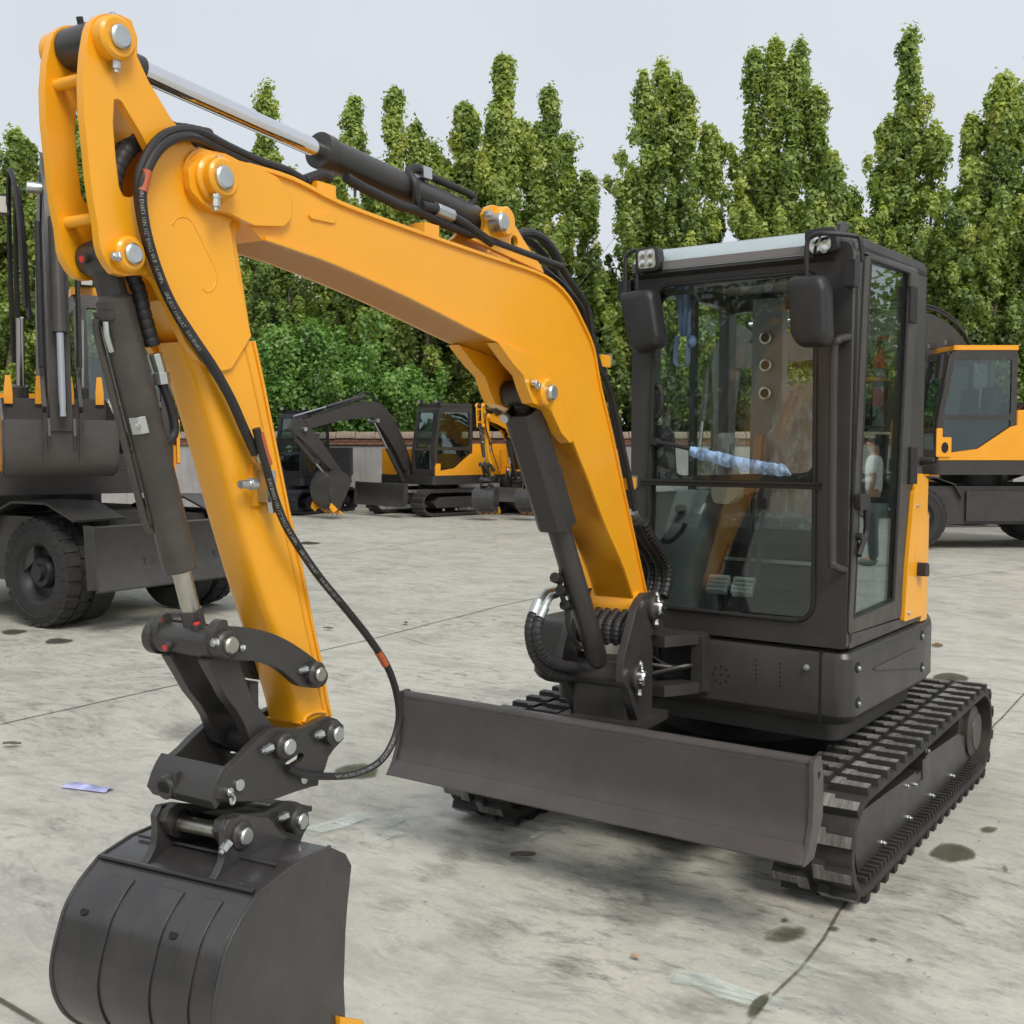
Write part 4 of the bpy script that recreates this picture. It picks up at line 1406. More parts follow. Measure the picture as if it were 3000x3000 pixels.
# boom-cylinder ears
ear = [(1.115,1.973),(1.025,1.912),(0.963,1.879),(0.936,1.834),(0.902,1.792),(0.834,1.782),(0.786,1.771),(0.752,1.737),(0.714,1.696),(0.652,1.662),(0.625,1.672),(0.652,1.721),(0.705,1.810),(0.759,1.867),(0.818,1.911),(0.932,1.950)]
earc = (0.836,1.828)
for s_ in (1, -1):
    obj('cylinder_ear', G(WK).prism(ear, s_ * (WB - .030), s_ * (WB + .012)), YEL, boom, 30)
    g = G(WK)
    boss(g, earc, s_ * (WB - .03), s_ * (WB + .036), .047)
    obj('ear_boss', g, YEL, boom)
pinhead(boom, WK, earc, WB + .033, .026)
wbolt(boom, WK, (0.911,1.854), WB + .026, (.03, .016), .012)
# arm-cylinder bracket on top of the boom
br = [(1.207,2.276),(1.155,2.296),(1.134,2.313),(1.128,2.340),(1.136,2.363),(1.120,2.387),(1.086,2.400),(1.034,2.402),(0.990,2.392),(0.970,2.366),(0.939,2.347),(0.901,2.319),(0.847,2.286),(0.792,2.252),(0.771,2.231)]
brc = (1.044,2.354)
hole = circle2(*(0.959,2.304), .022, 18)
for s_ in (1, -1):
    obj('bracket_plate', G(WK).prism(br, s_ * .042, s_ * .058, [hole]), YEL, boom, 30)
    g = G(WK)
    boss(g, brc, s_ * .04, s_ * .088, .046)
    obj('bracket_boss', g, YEL, boom)
pinhead(boom, WK, (1.091,2.343), .085, .028)
wbolt(boom, WK, (1.143,2.359), .075, (.03, -.01), .012)
# weld-on hose stops
for q in ((1.877,2.307), (1.430,2.280), ):
    obj('hose_stop', G(WK).box((q[0] - .035, .02, q[1] - .035), (q[0] + .035, .075, q[1] + .004)), YEL, boom)
for q in ((0.314,1.967), (0.090,1.503)):
    obj('hose_stop', G(WK).box((q[0] - .05, .0, q[1] - .022), (q[0] + .02, .05, q[1] + .022)), YEL, boom)
    obj('clamp', G(WK).box((q[0] - .058, .005, q[1] - .015), (q[0] - .048, .055, q[1] + .03)), ZINC, boom)
# foot tube
g = G(WK)
g.cyl((BPIN[0], -.112, BPIN[1]), (BPIN[0], .112, BPIN[1]), .058, None, 24)
obj('foot_tube', g, YEL, boom)

# ------------------------------------------------------------ boom cylinder
def axis_pts(a, b, ta, tb):
    a, b = Vector((a[0], 0, a[1])), Vector((b[0], 0, b[1]))
    return a.lerp(b, ta), a.lerp(b, tb)

EC = (0.783,1.816)
EC = earc
CP = CPIN
L = math.dist(EC, CP)
a, b = axis_pts(EC, CP, .42, .955)
bc = obj('boom_cylinder', G(WK).rings(a, b, [(0, .036), (.012, .042), ((b - a).length - .05, .042), ((b - a).length, .034)], 28), DARK, ex, 30)
a, b = axis_pts(EC, CP, 0.03, .44)
obj('rod', G(WK).cyl(a, b, .024, None, 20), CHROME, bc)
g = G(WK).cyl((EC[0], -.048, EC[1]), (EC[0], .048, EC[1]), .042, None, 24)
a, b = axis_pts(EC, CP, 0.0, .10)
g.cyl(a, b, .030, None, 18)
obj('rod_eye', g, DARK, bc)
# folded guard over the rod
d = Vector((CP[0] - EC[0], 0, CP[1] - EC[1])).normalized()
nrm = Vector((-d.z, 0, d.x))
if nrm.x < 0: nrm = -nrm
def gpt(t, o, w): return Vector((EC[0], 0, EC[1])) + d * t + nrm * o + Vector((0, w, 0))
g = G(WK)
prof_g = [(-.03, .056), (.046, .056), (.062, .036), (.062, -.036), (.046, -.056), (-.03, -.056), (-.03, -.052), (.044, -.052), (.057, -.034), (.057, .034), (.044, .052), (-.03, .052)]
g.loft([[gpt(t, o, w) for o, w in prof_g] for t in (.055, .52)])
obj('rod_guard', g, DARK, bc, 20)
g = G(WK)
prof_t = [(-.03, .060), (.040, .060), (.048, .050), (.048, .042), (-.03, .046)]
g.loft([[gpt(t, o, w) for o, w in prof_t] for t in (.30, .53)])
obj('guard_wing', g, DARK, bc, 20)
tabs = gpt(.03, .045, .0)
g = G(WK).cyl(gpt(.05, .068, -.03), gpt(.05, .085, -.03), .016, None, 12)
obj('guard_bolt', g, ZINC, bc)
g = G(WK)
pth = [(0.505,1.250),(0.492,1.187),(0.504,1.138),(0.474,1.084),(0.448,1.043),(0.432,0.964),(0.346,0.887)]
obj('oil_pipe', G(WK).tube([(r_, -.03, z_) for r_, z_ in pth], .010, 8, 3), BLACK, bc)
for q in ((0.525,1.167), (0.484,1.117), (0.453,1.059)):
    obj('pipe_fitting', G(WK).cyl((q[0] - .02, -.03, q[1]), (q[0] + .02, -.03, q[1] + .01), .020, None, 8), BLACK, bc)
# two hose loops on the far side
for k, pts in enumerate(([(0.412,1.113),(0.483,1.112),(0.537,1.084),(0.576,1.041),(0.600,0.982),(0.569,0.896),(0.482,0.824),(0.379,0.783),(0.244,0.750)], [(0.454,1.102),(0.505,1.097),(0.547,1.065),(0.583,1.029),(0.602,0.985),(0.578,0.919),(0.509,0.864),(0.406,0.827),(0.299,0.803)])):
    w0 = -.10 + .03 * k
    P = [(r_, w0, z_) for r_, z_ in pts]
    obj('fitting', G(WK).tube(P[:3], .013, 10, 4), ZINC, bc)
    obj('ferrule', G(WK).cyl(P[2], P[3], .019, None, 12), ZINC, bc)
    obj('sleeved_hose', G(WK).sleeve(P[3:], .021, .020, 12), SLEEVE, bc, 50)

# ------------------------------------------------------------ arm (stick)
WA = .062
fl = [(2.325,1.885),(2.287,1.804),(2.225,1.637),(2.180,1.501),(2.127,1.353),(2.086,1.249),(2.030,1.115),(1.995,1.015),(1.981,0.960)]
rl = [(2.130,1.899),(2.105,1.813),(2.058,1.635),(2.020,1.493),(1.974,1.338),(1.942,1.213),(1.908,1.095),(1.885,0.993),(1.872,0.955)]
fl = [(p[0], p[1]) for p in fl]
secs = []
rc = .022
for (fr_, fz), (rr_, rz_) in zip(fl, rl):
    # section: rounded front corners (large r), square rear
    def mixp(t): return (fr_ + (rr_ - fr_) * t, fz + (rz_ - fz) * t)
    dlen = math.dist((fr_, fz), (rr_, rz_))
    k = min(.45, .030 / dlen)
    sec = []
    for s_ in (1, -1):
        pts_ = [(1.0, 1.0), (k, 1.0), (k * .45, .93), (k * .13, .78), (0.0, 1 - .030 / WA)]
        if s_ < 0: pts_ = pts_[::-1]
        for t, w in pts_:
            p = mixp(t)
            sec.append((p[0], s_ * w * WA, p[1]))
    secs.append(sec)
arm = obj('arm', G(WK).loft(secs), YEL, ex, 40)
g = G(WK)
g.strip([(p[0], p[1]) for p in rl], .008, -WA - .004, WA + .004, -1)
obj('rear_plate', g, YEL, arm, 25)
for s_ in (1, -1):
    g = G(WK)
    ln = [(a + (b - a) * .87, c + (d_ - c) * .87) for (a, c), (b, d_) in zip(fl, rl)]
    g.strip(ln, .004, s_ * (WA - .001), s_ * (WA + .002), 1)
    obj('weld_seam', g, YEL, arm, 25)
head = [(2.530,2.521),(2.546,2.513),(2.564,2.495),(2.572,2.476),(2.582,2.429),(2.588,2.376),(2.587,2.308),(2.582,2.258),(2.576,2.190),(2.569,2.139),(2.561,2.102),(2.557,2.061),(2.551,2.041),(2.538,2.022),(2.522,2.007),(2.495,2.004),(2.459,2.012),(2.434,2.013),(2.415,2.001),(2.395,1.973),(2.381,1.953),(2.362,1.920),(2.339,1.883),(2.324,1.868),(2.299,1.843),(2.263,1.826),(2.231,1.824),(2.202,1.832),(2.140,1.910),(2.163,1.990),(2.188,2.088),(2.203,2.161),(2.141,2.212),(2.124,2.262),(2.150,2.303),(2.213,2.313),(2.304,2.308),(2.371,2.356),(2.426,2.416),(2.454,2.459),(2.453,2.497),(2.467,2.527),(2.496,2.530)]
win = [(2.514,2.355),(2.504,2.359),(2.495,2.356),(2.473,2.331),(2.447,2.302),(2.425,2.271),(2.420,2.240),(2.441,2.199),(2.458,2.175),(2.478,2.166),(2.496,2.166),(2.506,2.182),(2.513,2.237),(2.518,2.307)]
for s_ in (1, -1):
    obj('head_plate', G(WK).prism(head, s_ * (WA - .012), s_ * (WA + .008), [win]), YEL, arm, 25)
tp = (2.528,2.469)
cp = (2.506,2.045)
tpn = (2.502,2.483)
g = G(WK)
TOPP = (2.523,2.471)
BCP = (2.493,2.048)
for s_ in (1, -1):
    g = G(WK)
    boss(g, TOPP, s_ * WA, s_ * (WA + .040), .0435)
    obj('head_boss', g, YEL, arm)
    g = G(WK)
    boss(g, BCP, s_ * WA, s_ * (WA + .030), .037)
    obj('head_boss', g, YEL, arm)
pinhead(arm, WK, TOPP, WA + .036, .0240, .014)
pinhead(arm, WK, BCP, WA + .026, .0215, .013)
wbolt(arm, WK, (2.519,2.420), WA + .022, (.0, -.030), .009)
wbolt(arm, WK, (2.531,2.039), WA + .022, (.018, .0), .010)
wbolt(arm, WK, (2.448,2.061), WA + .022, (.014, .004), .009)
wbolt(arm, WK, (2.528,2.514), WA + .025, (.012, .006), .008)
for q in ((2.557,2.392), (2.539,2.118)):
    g = G(WK).rings((q[0], -WA, q[1]), (q[0], WA, q[1]), [(0, .020), (.012, .0125), (2 * WA - .012, .0125), (2 * WA, .020)], 16)
    obj('spacer_rod', g, YEL, arm)
# closed box between the plates behind the head
bx = [(2.383,2.200),(2.295,2.305),(2.215,2.315),(2.115,2.250),(2.166,2.132),(2.121,1.913),(2.224,1.854),(2.304,1.887),(2.379,1.969),(2.339,2.061)]
obj('head_box', G(WK).prism(bx, -WA + .012, WA - .012), YEL, arm, 30)
# teardrop reinforcement on the side
tdp = [(2.370,2.128),(2.357,2.144),(2.334,2.151),(2.312,2.141),(2.281,2.097),(2.252,2.056),(2.245,2.033),(2.253,2.009),(2.271,1.997),(2.285,2.003)]
g = G(WK).tube([(r_, WA + .007, z_) for r_, z_ in tdp], .0025, 6, 3)
obj('weld_bead', g, YEL, arm)
# elbow boss of the arm in the boom fork
g = G(WK).cyl((tipc[0], -WB + .004, tipc[1]), (tipc[0], WB - .004, tipc[1]), .062, None, 26)
obj('elbow_tube', g, YEL, arm)
# arm foot
AFOOT = (1.910,0.926)
g = G(WK).cyl((AFOOT[0], -WA, AFOOT[1]), (AFOOT[0], WA, AFOOT[1]), .036, None, 26)
g.prism([fl[-1], rl[-1], (AFOOT[0] - .05, AFOOT[1] + .02), (AFOOT[0] - .02, AFOOT[1] - .045), (AFOOT[0] + .035, AFOOT[1] - .035)], -WA, WA)
obj('arm_foot', g, YEL, arm)
wr = [(1.971,0.960),(1.961,0.973),(1.939,0.978),(1.913,0.976),(1.888,0.969)]
obj('weld_bead', G(WK).tube([(r_, WA, z_) for r_, z_ in wr], .006, 6, 3), YEL, arm)

# ------------------------------------------------------------ arm cylinder
T0 = (2.531,2.478)
T0 = TOPP
T1 = brc
L = math.dist(T0, T1)
ta = .475
a, b = axis_pts(T0, T1, ta, .965)
LL = (b - a).length
ac = obj('arm_cylinder', G(WK).rings(a, b, [(0, .034), (0, .047), (.035, .047), (.036, .042), (LL - .02, .042), (LL, .034)], 30), DARK, ex, 30)
a, b = axis_pts(T0, T1, 0.03, ta + .01)
obj('rod', G(WK).cyl(a, b, .023, None, 24), CHROME, ac)
g = G(WK).cyl((T0[0], -.046, T0[1]), (T0[0], .046, T0[1]), .043, None, 28)
a, b = axis_pts(T0, T1, 0, .09)
g.cyl(a, b, .030, None, 18)
obj('rod_eye', g, DARK, ac)
obj('base_eye', G(WK).cyl((T1[0], -.040, T1[1]), (T1[0], .040, T1[1]), .042, None, 24), DARK, ac)
g = G(WK)
g.cyl((T0[0] + .012, 0, T0[1] + .038), (T0[0] + .016, 0, T0[1] + .054), .007, None, 10)
obj('grease_nipple', g, BLACK, ac)
pipe = [(1.427,2.305),(1.462,2.347),(1.473,2.393),(1.466,2.425),(1.437,2.444),(1.400,2.446),(1.372,2.437),(1.169,2.425),(1.136,2.416),(1.147,2.399),(1.179,2.383)]
obj('oil_pipe', G(WK).tube([(r_, .045 if i < 3 else .02, z_) for i, (r_, z_) in enumerate(pipe[:6])], .014, 10, 4), BLACK, ac)
obj('oil_pipe', G(WK).tube([(r_, .02, z_) for r_, z_ in pipe[5:]], .011, 10, 3), BLACK, ac)
obj('pipe_clip', G(WK).box((pipe[5][0] - .02, .0, pipe[5][1] - .025), (pipe[5][0] + .02, .04, pipe[5][1] + .008)), ZINC, ac)
f0, f1, f2 = [(1.460,2.332),(1.394,2.334),(1.314,2.328)]
obj('fitting', G(WK).cyl((f0[0], .06, f0[1]), (f1[0], .06, f1[1]), .014, None, 12), BLACK, ac)
obj('fitting', G(WK).cyl((f1[0], .06, f1[1]), (f2[0], .06, f2[1]), .020, None, 8), ZINC, ac)

# ------------------------------------------------------------ hoses along the boom top
def whose(pts, w, r=.013, name='hose', mat=None, parent=None, sm=5):
    w = w if isinstance(w, (list, tuple)) else [w] * len(pts)
    return obj(name, G(WK).tube([(p[0], ww, p[1]) for p, ww in zip(pts, w)], r, 10, sm), mat or HOSE, parent or boom)

whose([(1.314,2.328),(1.247,2.316),(1.155,2.295),(1.097,2.281)], .06, .014)
whose([(1.772,2.349),(1.710,2.337),(1.638,2.328),(1.556,2.318),(1.462,2.317),(1.338,2.302),(1.121,2.291),(0.834,2.277),(0.639,2.268)], .05, .014, 'oil_pipe', BLACK)
whose([(0.639,2.268),(0.591,2.236),(0.503,2.184),(0.446,2.145),(0.412,2.056),(0.384,1.984),(0.338,1.918)], .05, .013, 'oil_pipe', BLACK, None, 3)
whose([(0.839,2.352),(0.740,2.376),(0.648,2.369),(0.577,2.339),(0.528,2.301)], -.02, .017)
whose([(0.758,2.350),(0.679,2.354),(0.609,2.331),(0.549,2.297),(0.424,2.221),(0.319,2.145)], -.05, .015)
whose([(0.699,2.255),(0.556,2.214),(0.429,2.149),(0.350,2.069),(0.295,1.992)], .01, .013)
whose([(0.314,1.977),(0.249,1.879),(0.154,1.673),(0.069,1.486),(0.021,1.389)], .03, .012, 'oil_pipe', BLACK)
whose([(0.338,1.918),(0.259,1.814),(0.186,1.660),(0.110,1.501),(0.072,1.399)], .06, .012, 'oil_pipe', BLACK)
obj('fitting', G(WK).cyl(*[(p[0], .045, p[1]) for p in [(0.058,1.394),(0.011,1.349)]], .020, None, 10), ZINC, boom)
for k, w in enumerate((.09, .05, .01, -.03)):
    o_ = k * 9
    pts = [(0.052,1.354),(-0.011,1.293),(-0.109,1.224),(-0.177,1.155),(-0.175,1.084),(-0.129,1.019)]
    pts = [(p[0] - .012 * k, p[1]) for p in pts]
    obj('sleeved_hose', G(WK).sleeve([(p[0], w, p[1]) for p in pts], .022, .022, 10), SLEEVE if k % 2 else HOSE, boom, 50)
# hoses at the boom tip, over the elbow and down the arm
sl = [(2.218,2.358),(2.298,2.351),(2.356,2.335),(2.412,2.308),(2.455,2.266),(2.479,2.223),(2.486,2.190),(2.478,2.171)]
for k in range(2):
    obj('sleeved_hose', G(WK).sleeve([(p[0] - .005 + .0 * k, .02 - .05 * k, p[1] - .012 * k) for p in sl], .018, .020, 12), SLEEVE, boom, 50)
hs = [(1.933,2.310),(2.000,2.322),(2.092,2.323),(2.200,2.334),(2.281,2.340),(2.339,2.333),(2.396,2.312),(2.437,2.278),(2.464,2.234),(2.477,2.190),(2.471,2.136),(2.455,2.083),(2.425,2.017),(2.386,1.954),(2.330,1.890),(2.272,1.827),(2.222,1.760),(2.186,1.699),(2.158,1.652)]
ww_ = [.05, .05, .055, .06, .075, .085, .092, .095, .095, .094, .092, .090, .088, .086, .086, .086, .086, .086, .086]
whose(hs, ww_, .0115)
hs2 = [(p[0] + .002, p[1] - .016) for p in hs]
whose(hs2, [w + .012 if i > 4 else w for i, w in enumerate(ww_)], .0105)
tape = hs2[8:10]
whose([(p[0], p[1]) for p in tape], [.1080, .1070], .0109, 'orange_label', ORANGE)
whose([(1.933,2.310),(1.870,2.336),(1.837,2.334)], .05, .014)
whose([(2.319,2.370),(2.275,2.370),(2.215,2.362),(2.131,2.350),(2.019,2.335),(1.899,2.322)], -.03, .015)
# sleeved hose down the front of the arm between cylinder and arm, with its fitting
sl2 = [(2.438,2.021),(2.421,1.987),(2.408,1.938),(2.391,1.888),(2.381,1.856)]
obj('sleeved_hose', G(WK).sleeve([(p[0], .02, p[1]) for p in sl2], .017, .020, 12), SLEEVE, arm, 50)
q = [(2.381,1.856),(2.367,1.816),(2.362,1.791)]
obj('fitting', G(WK).cyl((q[0][0], .02, q[0][1]), (q[1][0], .02, q[1][1]), .0165, .0155, 8), ZINC, arm)
obj('fitting', G(WK).cyl((q[1][0], .02, q[1][1]), (q[2][0], .02, q[2][1]), .020, None, 8), ZINC, arm)
pq = [(2.362,1.791),(2.343,1.750),(2.330,1.705),(2.333,1.679),(2.355,1.662),(2.392,1.660),(2.410,1.675)]
obj('oil_pipe', G(WK).tube([(p[0], .02, p[1]) for p in pq], .0105, 10, 4), BLACK, arm)
# valve block on the arm and the long hanging hose
vb = [(2.152,1.676),(2.139,1.636),(2.123,1.604),(2.113,1.563),(2.105,1.531),(2.099,1.498)]
blk = obj('valve', G(WK).tube([(p[0], .092, p[1]) for p in vb], .0105, 10, 2), ZINC, arm)
obj('valve_body', G(WK).box((vb[3][0] - .014, .07, vb[3][1] - .040), (vb[3][0] + .014, .103, vb[3][1] + .034)), ZINC, arm)
q = (2.178,1.567)
g = G(WK).rings((q[0] - .02, .095, q[1]), (q[0] + .035, .095, q[1]), [(0, .015), (.02, .015), (.021, .010), (.048, .010)], 10)
obj('valve_plug', g, ZINC, arm)
g = G(WK)
for a_, b_ in zip(vb[0:2], vb[1:3]):
    g.cyl((a_[0], .092, a_[1]), ((a_[0] + b_[0]) / 2, .092, (a_[1] + b_[1]) / 2), .0145, None, 8)
g.cyl((vb[4][0], .092, vb[4][1]), (vb[5][0], .092, vb[5][1]), .0145, None, 8)
obj('fitting', g, ZINC, arm)
obj('valve_bracket', G(WK).box((vb[3][0] - .03, .055, vb[3][1] - .05), (vb[3][0] + .03, .070, vb[3][1] + .05)), YEL, arm)
wh = [(2.177,1.695),(2.143,1.597),(2.111,1.516),(2.071,1.449),(1.977,1.341),(1.863,1.234),(1.768,1.141),(1.697,1.056),(1.660,0.975),(1.653,0.907),(1.684,0.848),(1.743,0.811),(1.841,0.805),(1.947,0.826),(2.034,0.854),(2.087,0.882)]
hang = [(p[0], .118, p[1]) for p in wh]
hh_ = obj('hanging_hose', G(WK).tube(hang, .0100, 10, 6), HOSE, ex)
ot = [(1.742,1.110),(1.725,1.090),(1.710,1.069)]
obj('orange_label', G(WK).tube([(p[0], .1185, p[1]) for p in ot], .0103, 10, 4), ORANGE, hh_)
ot = [(2.167,1.684),(2.153,1.644),(2.139,1.611)]
obj('orange_label', G(WK).tube([(p[0], .1185, p[1]) for p in ot], .0104, 10, 4), ORANGE, hh_)

# ------------------------------------------------------------ bucket cylinder
B0 = (2.457,2.058)
B0 = BCP
B1 = (2.252,1.204)
a, b = axis_pts(B0, B1, .085, .80)
LL = (b - a).length
bcy = obj('bucket_cylinder', G(WK).rings(a, b, [(0, .030), (.012, .039), (LL - .012, .039), (LL - .003, .037), (LL, .028)], 30), DARKD, ex, 30)
a, b = axis_pts(B0, B1, .79, .93)
obj('rod', G(WK).cyl(a, b, .0215, None, 24), STEEL, bcy)
g = G(WK)
a, b = axis_pts(B0, B1, .91, 1.0)
g.cyl(a, b, .0255, None, 20)
obj('rod_end', g, DARK, bcy)
g = G(WK).rings((B0[0], -.048, B0[1]), (B0[0], .048, B0[1]), [(0, .034), (.02, .038), (.076, .038), (.096, .034)], 26)
a, b = axis_pts(B0, B1, 0, .09)
g.cyl(a, b, .031, None, 20)
obj('base_eye', g, DARK, bcy)
dv = Vector((B1[0] - B0[0], 0, B1[1] - B0[1])).normalized()
nf = Vector((-dv.z, 0, dv.x))
if nf.x < 0: nf = -nf
def cpt(t, o, w): return Vector((B0[0], 0, B0[1])) + dv * t + nf * o + Vector((0, w, 0))
g = G(WK).box((0, 0, 0), (0, 0, 0)) if False else G(WK)
g.loft([[cpt(t, .028, -.026), cpt(t, .041, -.026), cpt(t, .041, .026), cpt(t, .028, .026)] for t in (.105, .125)])
obj('port_block', g, DARKD, bcy)
obj('red_plug', G(WK).cyl(cpt(-.005, .030, -.005), cpt(-.005, .050, -.005), .011, None, 14), DARK, bcy)
obj('plug_cap', G(WK).cyl(cpt(-.005, .046, -.005), cpt(-.005, .0515, -.005), .007, None, 12), REDP, bcy)
obj('oil_pipe', G(WK).tube([cpt(.12, .040, -.018), cpt(.15, .045, -.022), cpt(.24, .044, -.024), cpt(.42, .044, -.024), cpt(.565, .044, -.024), cpt(.60, .034, -.020)], .0085, 10, 3), DARKD, bcy)
obj('pipe_clip', G(WK).loft([[cpt(t, .036, -.004), cpt(t, .041, .004), cpt(t, .036, .026), cpt(t, .024, .038)] for t in (.335, .372)]), ZINC, bcy)
bolt(bcy, WK @ cpt(.353, .034, .020), WK @ cpt(.353, .046, .024), .009)
obj('oil_pipe', G(WK).tube([cpt(.128, .040, .008), cpt(.155, .046, .008), cpt(.19, .041, .004)], .007, 8, 3), ZINC, bcy)

# ------------------------------------------------------------ bucket links
lk = [(2.254,1.247),(2.204,1.238),(2.145,1.221),(2.083,1.195),(2.019,1.158),(1.965,1.121),(1.931,1.093),(1.924,1.072),(1.938,1.055),(1.963,1.052),(1.999,1.060),(2.029,1.071),(2.063,1.098),(2.105,1.127),(2.166,1.152),(2.225,1.164),(2.259,1.170),(2.281,1.182),(2.300,1.200),(2.306,1.221),(2.302,1.243),(2.288,1.260),(2.272,1.265),(2.261,1.260)]
LKP = (1.980,1.092)
LKU = (2.270,1.208)
link = obj('side_link', G(WK).prism(smooth2(lk, 3), .080, .104), DARK, ex, 30)
obj('side_link', G(WK).prism(smooth2(lk, 3), -.104, -.080), DARK, ex, 30)
for s_ in (1, -1):
    g = G(WK); boss(g, LKP, s_ * .07, s_ * .126, .030)
    obj('link_boss', g, DARK, link)
    g = G(WK); boss(g, LKU, s_ * .07, s_ * .120, .034)
    obj('link_boss', g, DARK, link)
pinhead(link, WK, LKP, .122, .0180, .014, STEEL)
pinhead(link, WK, LKU, .116, .0200, .016, STEEL)
wbolt(link, WK, (2.305,1.218), .108, (.014, .002), .010)
wbolt(link, WK, (2.223,1.194), .108, (.012, .003), .008)
wbolt(link, WK, (2.022,1.108), .108, (.030, .002), .009)
g = G(WK).cyl((LKU[0], -.10, LKU[1]), (LKU[0], .085, LKU[1]), .036, None, 26)
g.cyl((LKU[0], -.125, LKU[1]), (LKU[0], -.10, LKU[1]), .042, None, 26)
for w in (-.045, .02):
    g.cyl((LKU[0], w, LKU[1] - .01), (LKU[0], w, LKU[1] + .01), .038, None, 8)
obj('cross_tube', g, DARK, link)
for w, rr_, zz_ in ((-.085, .02, .045), (.035, .02, .045), (-.04, .05, -.015)):
    p0 = Vector((LKU[0], w, LKU[1])); dr = Vector((rr_, 0, zz_)).normalized()
    obj('grease_boss', G(WK).cyl(p0 + dr * .025, p0 + dr * .048, .0125, .0115, 14), DARK, link)
    obj('plug_cap', G(WK).cyl(p0 + dr * .044, p0 + dr * .0495, .0075, None, 12), REDP, link)
# H-link from the cylinder pin to the coupler
CPL = (2.094,0.937)
hl_n = [(2.280,1.182),(2.196,1.160),(2.192,1.140),(2.169,1.084),(2.146,1.044),(2.114,1.007),(2.088,0.976),(2.029,0.938),(2.030,0.891),(2.089,0.896),(2.157,0.937),(2.186,1.008),(2.209,1.042),(2.239,1.077),(2.262,1.115),(2.297,1.170)]
hl = obj('bucket_link', G(WK).prism(hl_n, .045, .075), DARK, ex, 30)
obj('link_bar', G(WK).prism(hl_n, -.075, -.045), DARK, hl, 30)
mid = [(2.193,1.108),(2.089,0.983)]
g = G(WK).box((mid[1][0] + .02, -.046, mid[1][1] + .02), (mid[1][0] + .045, .046, mid[0][1] - .02))
obj('link_web', g, DARK, hl)
g = G(WK).cyl((CPL[0], -.10, CPL[1]), (CPL[0], .10, CPL[1]), .034, None, 24)
obj('link_tube', g, DARK, hl)

# ------------------------------------------------------------ quick coupler with tilt disc
cpo = [(2.306,0.864),(2.296,0.883),(2.282,0.904),(2.266,0.920),(2.233,0.934),(2.200,0.953),(2.165,0.970),(2.130,0.983),(2.095,0.981),(2.065,0.971),(2.028,0.963),(1.990,0.964),(1.955,0.969),(1.923,0.972),(1.891,0.958),(1.866,0.936),(1.866,0.901),(1.904,0.884),(1.925,0.868),(1.937,0.844),(1.945,0.832),(1.961,0.826),(1.965,0.805),(1.989,0.808),(2.042,0.811),(2.115,0.812),(2.185,0.824),(2.251,0.842)]
tri = [(2.088,0.889),(2.029,0.903),(2.019,0.899),(2.014,0.892),(2.018,0.882),(2.048,0.876)]
slot = [(2.097,0.886),(2.078,0.885),(2.060,0.873),(2.072,0.860),(2.093,0.862)]
coup = obj('coupler', G(WK).prism(cpo, .082, .104, [fillet(tri, .004, 3)]), DARK, ex, 30)
obj('coupler_plate', G(WK).prism(cpo, -.104, -.082, [fillet(tri, .004, 3)]), DARK, coup, 30)
AF = (1.923,0.931)
for s_ in (1, -1):
    g = G(WK); boss(g, AF, s_ * .08, s_ * .132, .031)
    obj('coupler_boss', g, DARK, coup)
    g = G(WK); boss(g, CPL, s_ * .07, s_ * .128, .033)
    obj('coupler_boss', g, DARK, coup)
pinhead(coup, WK, AF, .128, .0190, .014)
pinhead(coup, WK, CPL, .124, .0200, .014)
wbolt(coup, WK, (1.976,0.938), .116, (.030, .001), .010)
wbolt(coup, WK, (2.152,0.942), .112, (.034, -.003), .010)
q = (2.234,0.877)
obj('pin', G(WK).cyl((q[0], .10, q[1]), (q[0], .110, q[1]), .0135, None, 20), ZINC, coup)
q = (2.268,0.871)
obj('lock_pin', G(WK).cyl((q[0], .10, q[1]), (q[0], .114, q[1]), .0095, None, 14), ZINC, coup)
lkp = [(2.273,0.873),(2.261,0.857),(2.265,0.845),(2.271,0.846),(2.273,0.860)]
obj('lock_clip', G(WK).tube([(p[0], .118, p[1]) for p in lkp], .004, 6, 4), ZINC, coup)
q = (2.018,0.836)
obj('washer', G(WK).rings((q[0], .10, q[1]), (q[0], .110, q[1]), [(0, .012), (.009, .012), (.010, .005)], 18), ZINC, coup)
# front wrapper plate of the coupler
fw = [(2.266,0.920),(2.282,0.904),(2.296,0.883),(2.306,0.864),(2.293,0.850)]
lineF = [(p[0], p[1]) for p in fw]
g = G(WK).strip(lineF, .016, -.104, .104, 1)
g.prism([(2.306,0.864),(2.251,0.842),(2.185,0.824),(2.115,0.812),(2.119,0.825),(2.230,0.851),(2.292,0.871)], -.082, .082)
obj('coupler_front', g, DARK, coup, 30)
eye = (2.296,0.884)
g = G(WK)
ee = lineF[2]
g.cyl((ee[0] + .005, -.045, ee[1] - .012), (ee[0] + .028, -.045, ee[1] - .016), .030, .027, 18)
g.box((ee[0] - .0, -.025, ee[1] - .03), (ee[0] + .022, -.010, ee[1] + .025))
obj('lifting_eye', g, DARK, coup)
obj('eye_hole', G(WK).cyl((ee[0] + .026, -.045, ee[1] - .0155), (ee[0] + .0292, -.045, ee[1] - .0165), .018, None, 16), INK, coup)
cz_ = cpo[0][1]
dc = (2.099,0.765)
dcr = (cpo[0][0] + cpo[23][0]) / 2
g = G(WK).rings((dcr, 0, cz_ - .050), (dcr, 0, cz_ + .012), [(0, .085), (.012, .096), (.04, .098), (.052, .098)], 40)
obj('tilt_disc', g, DARK, coup)
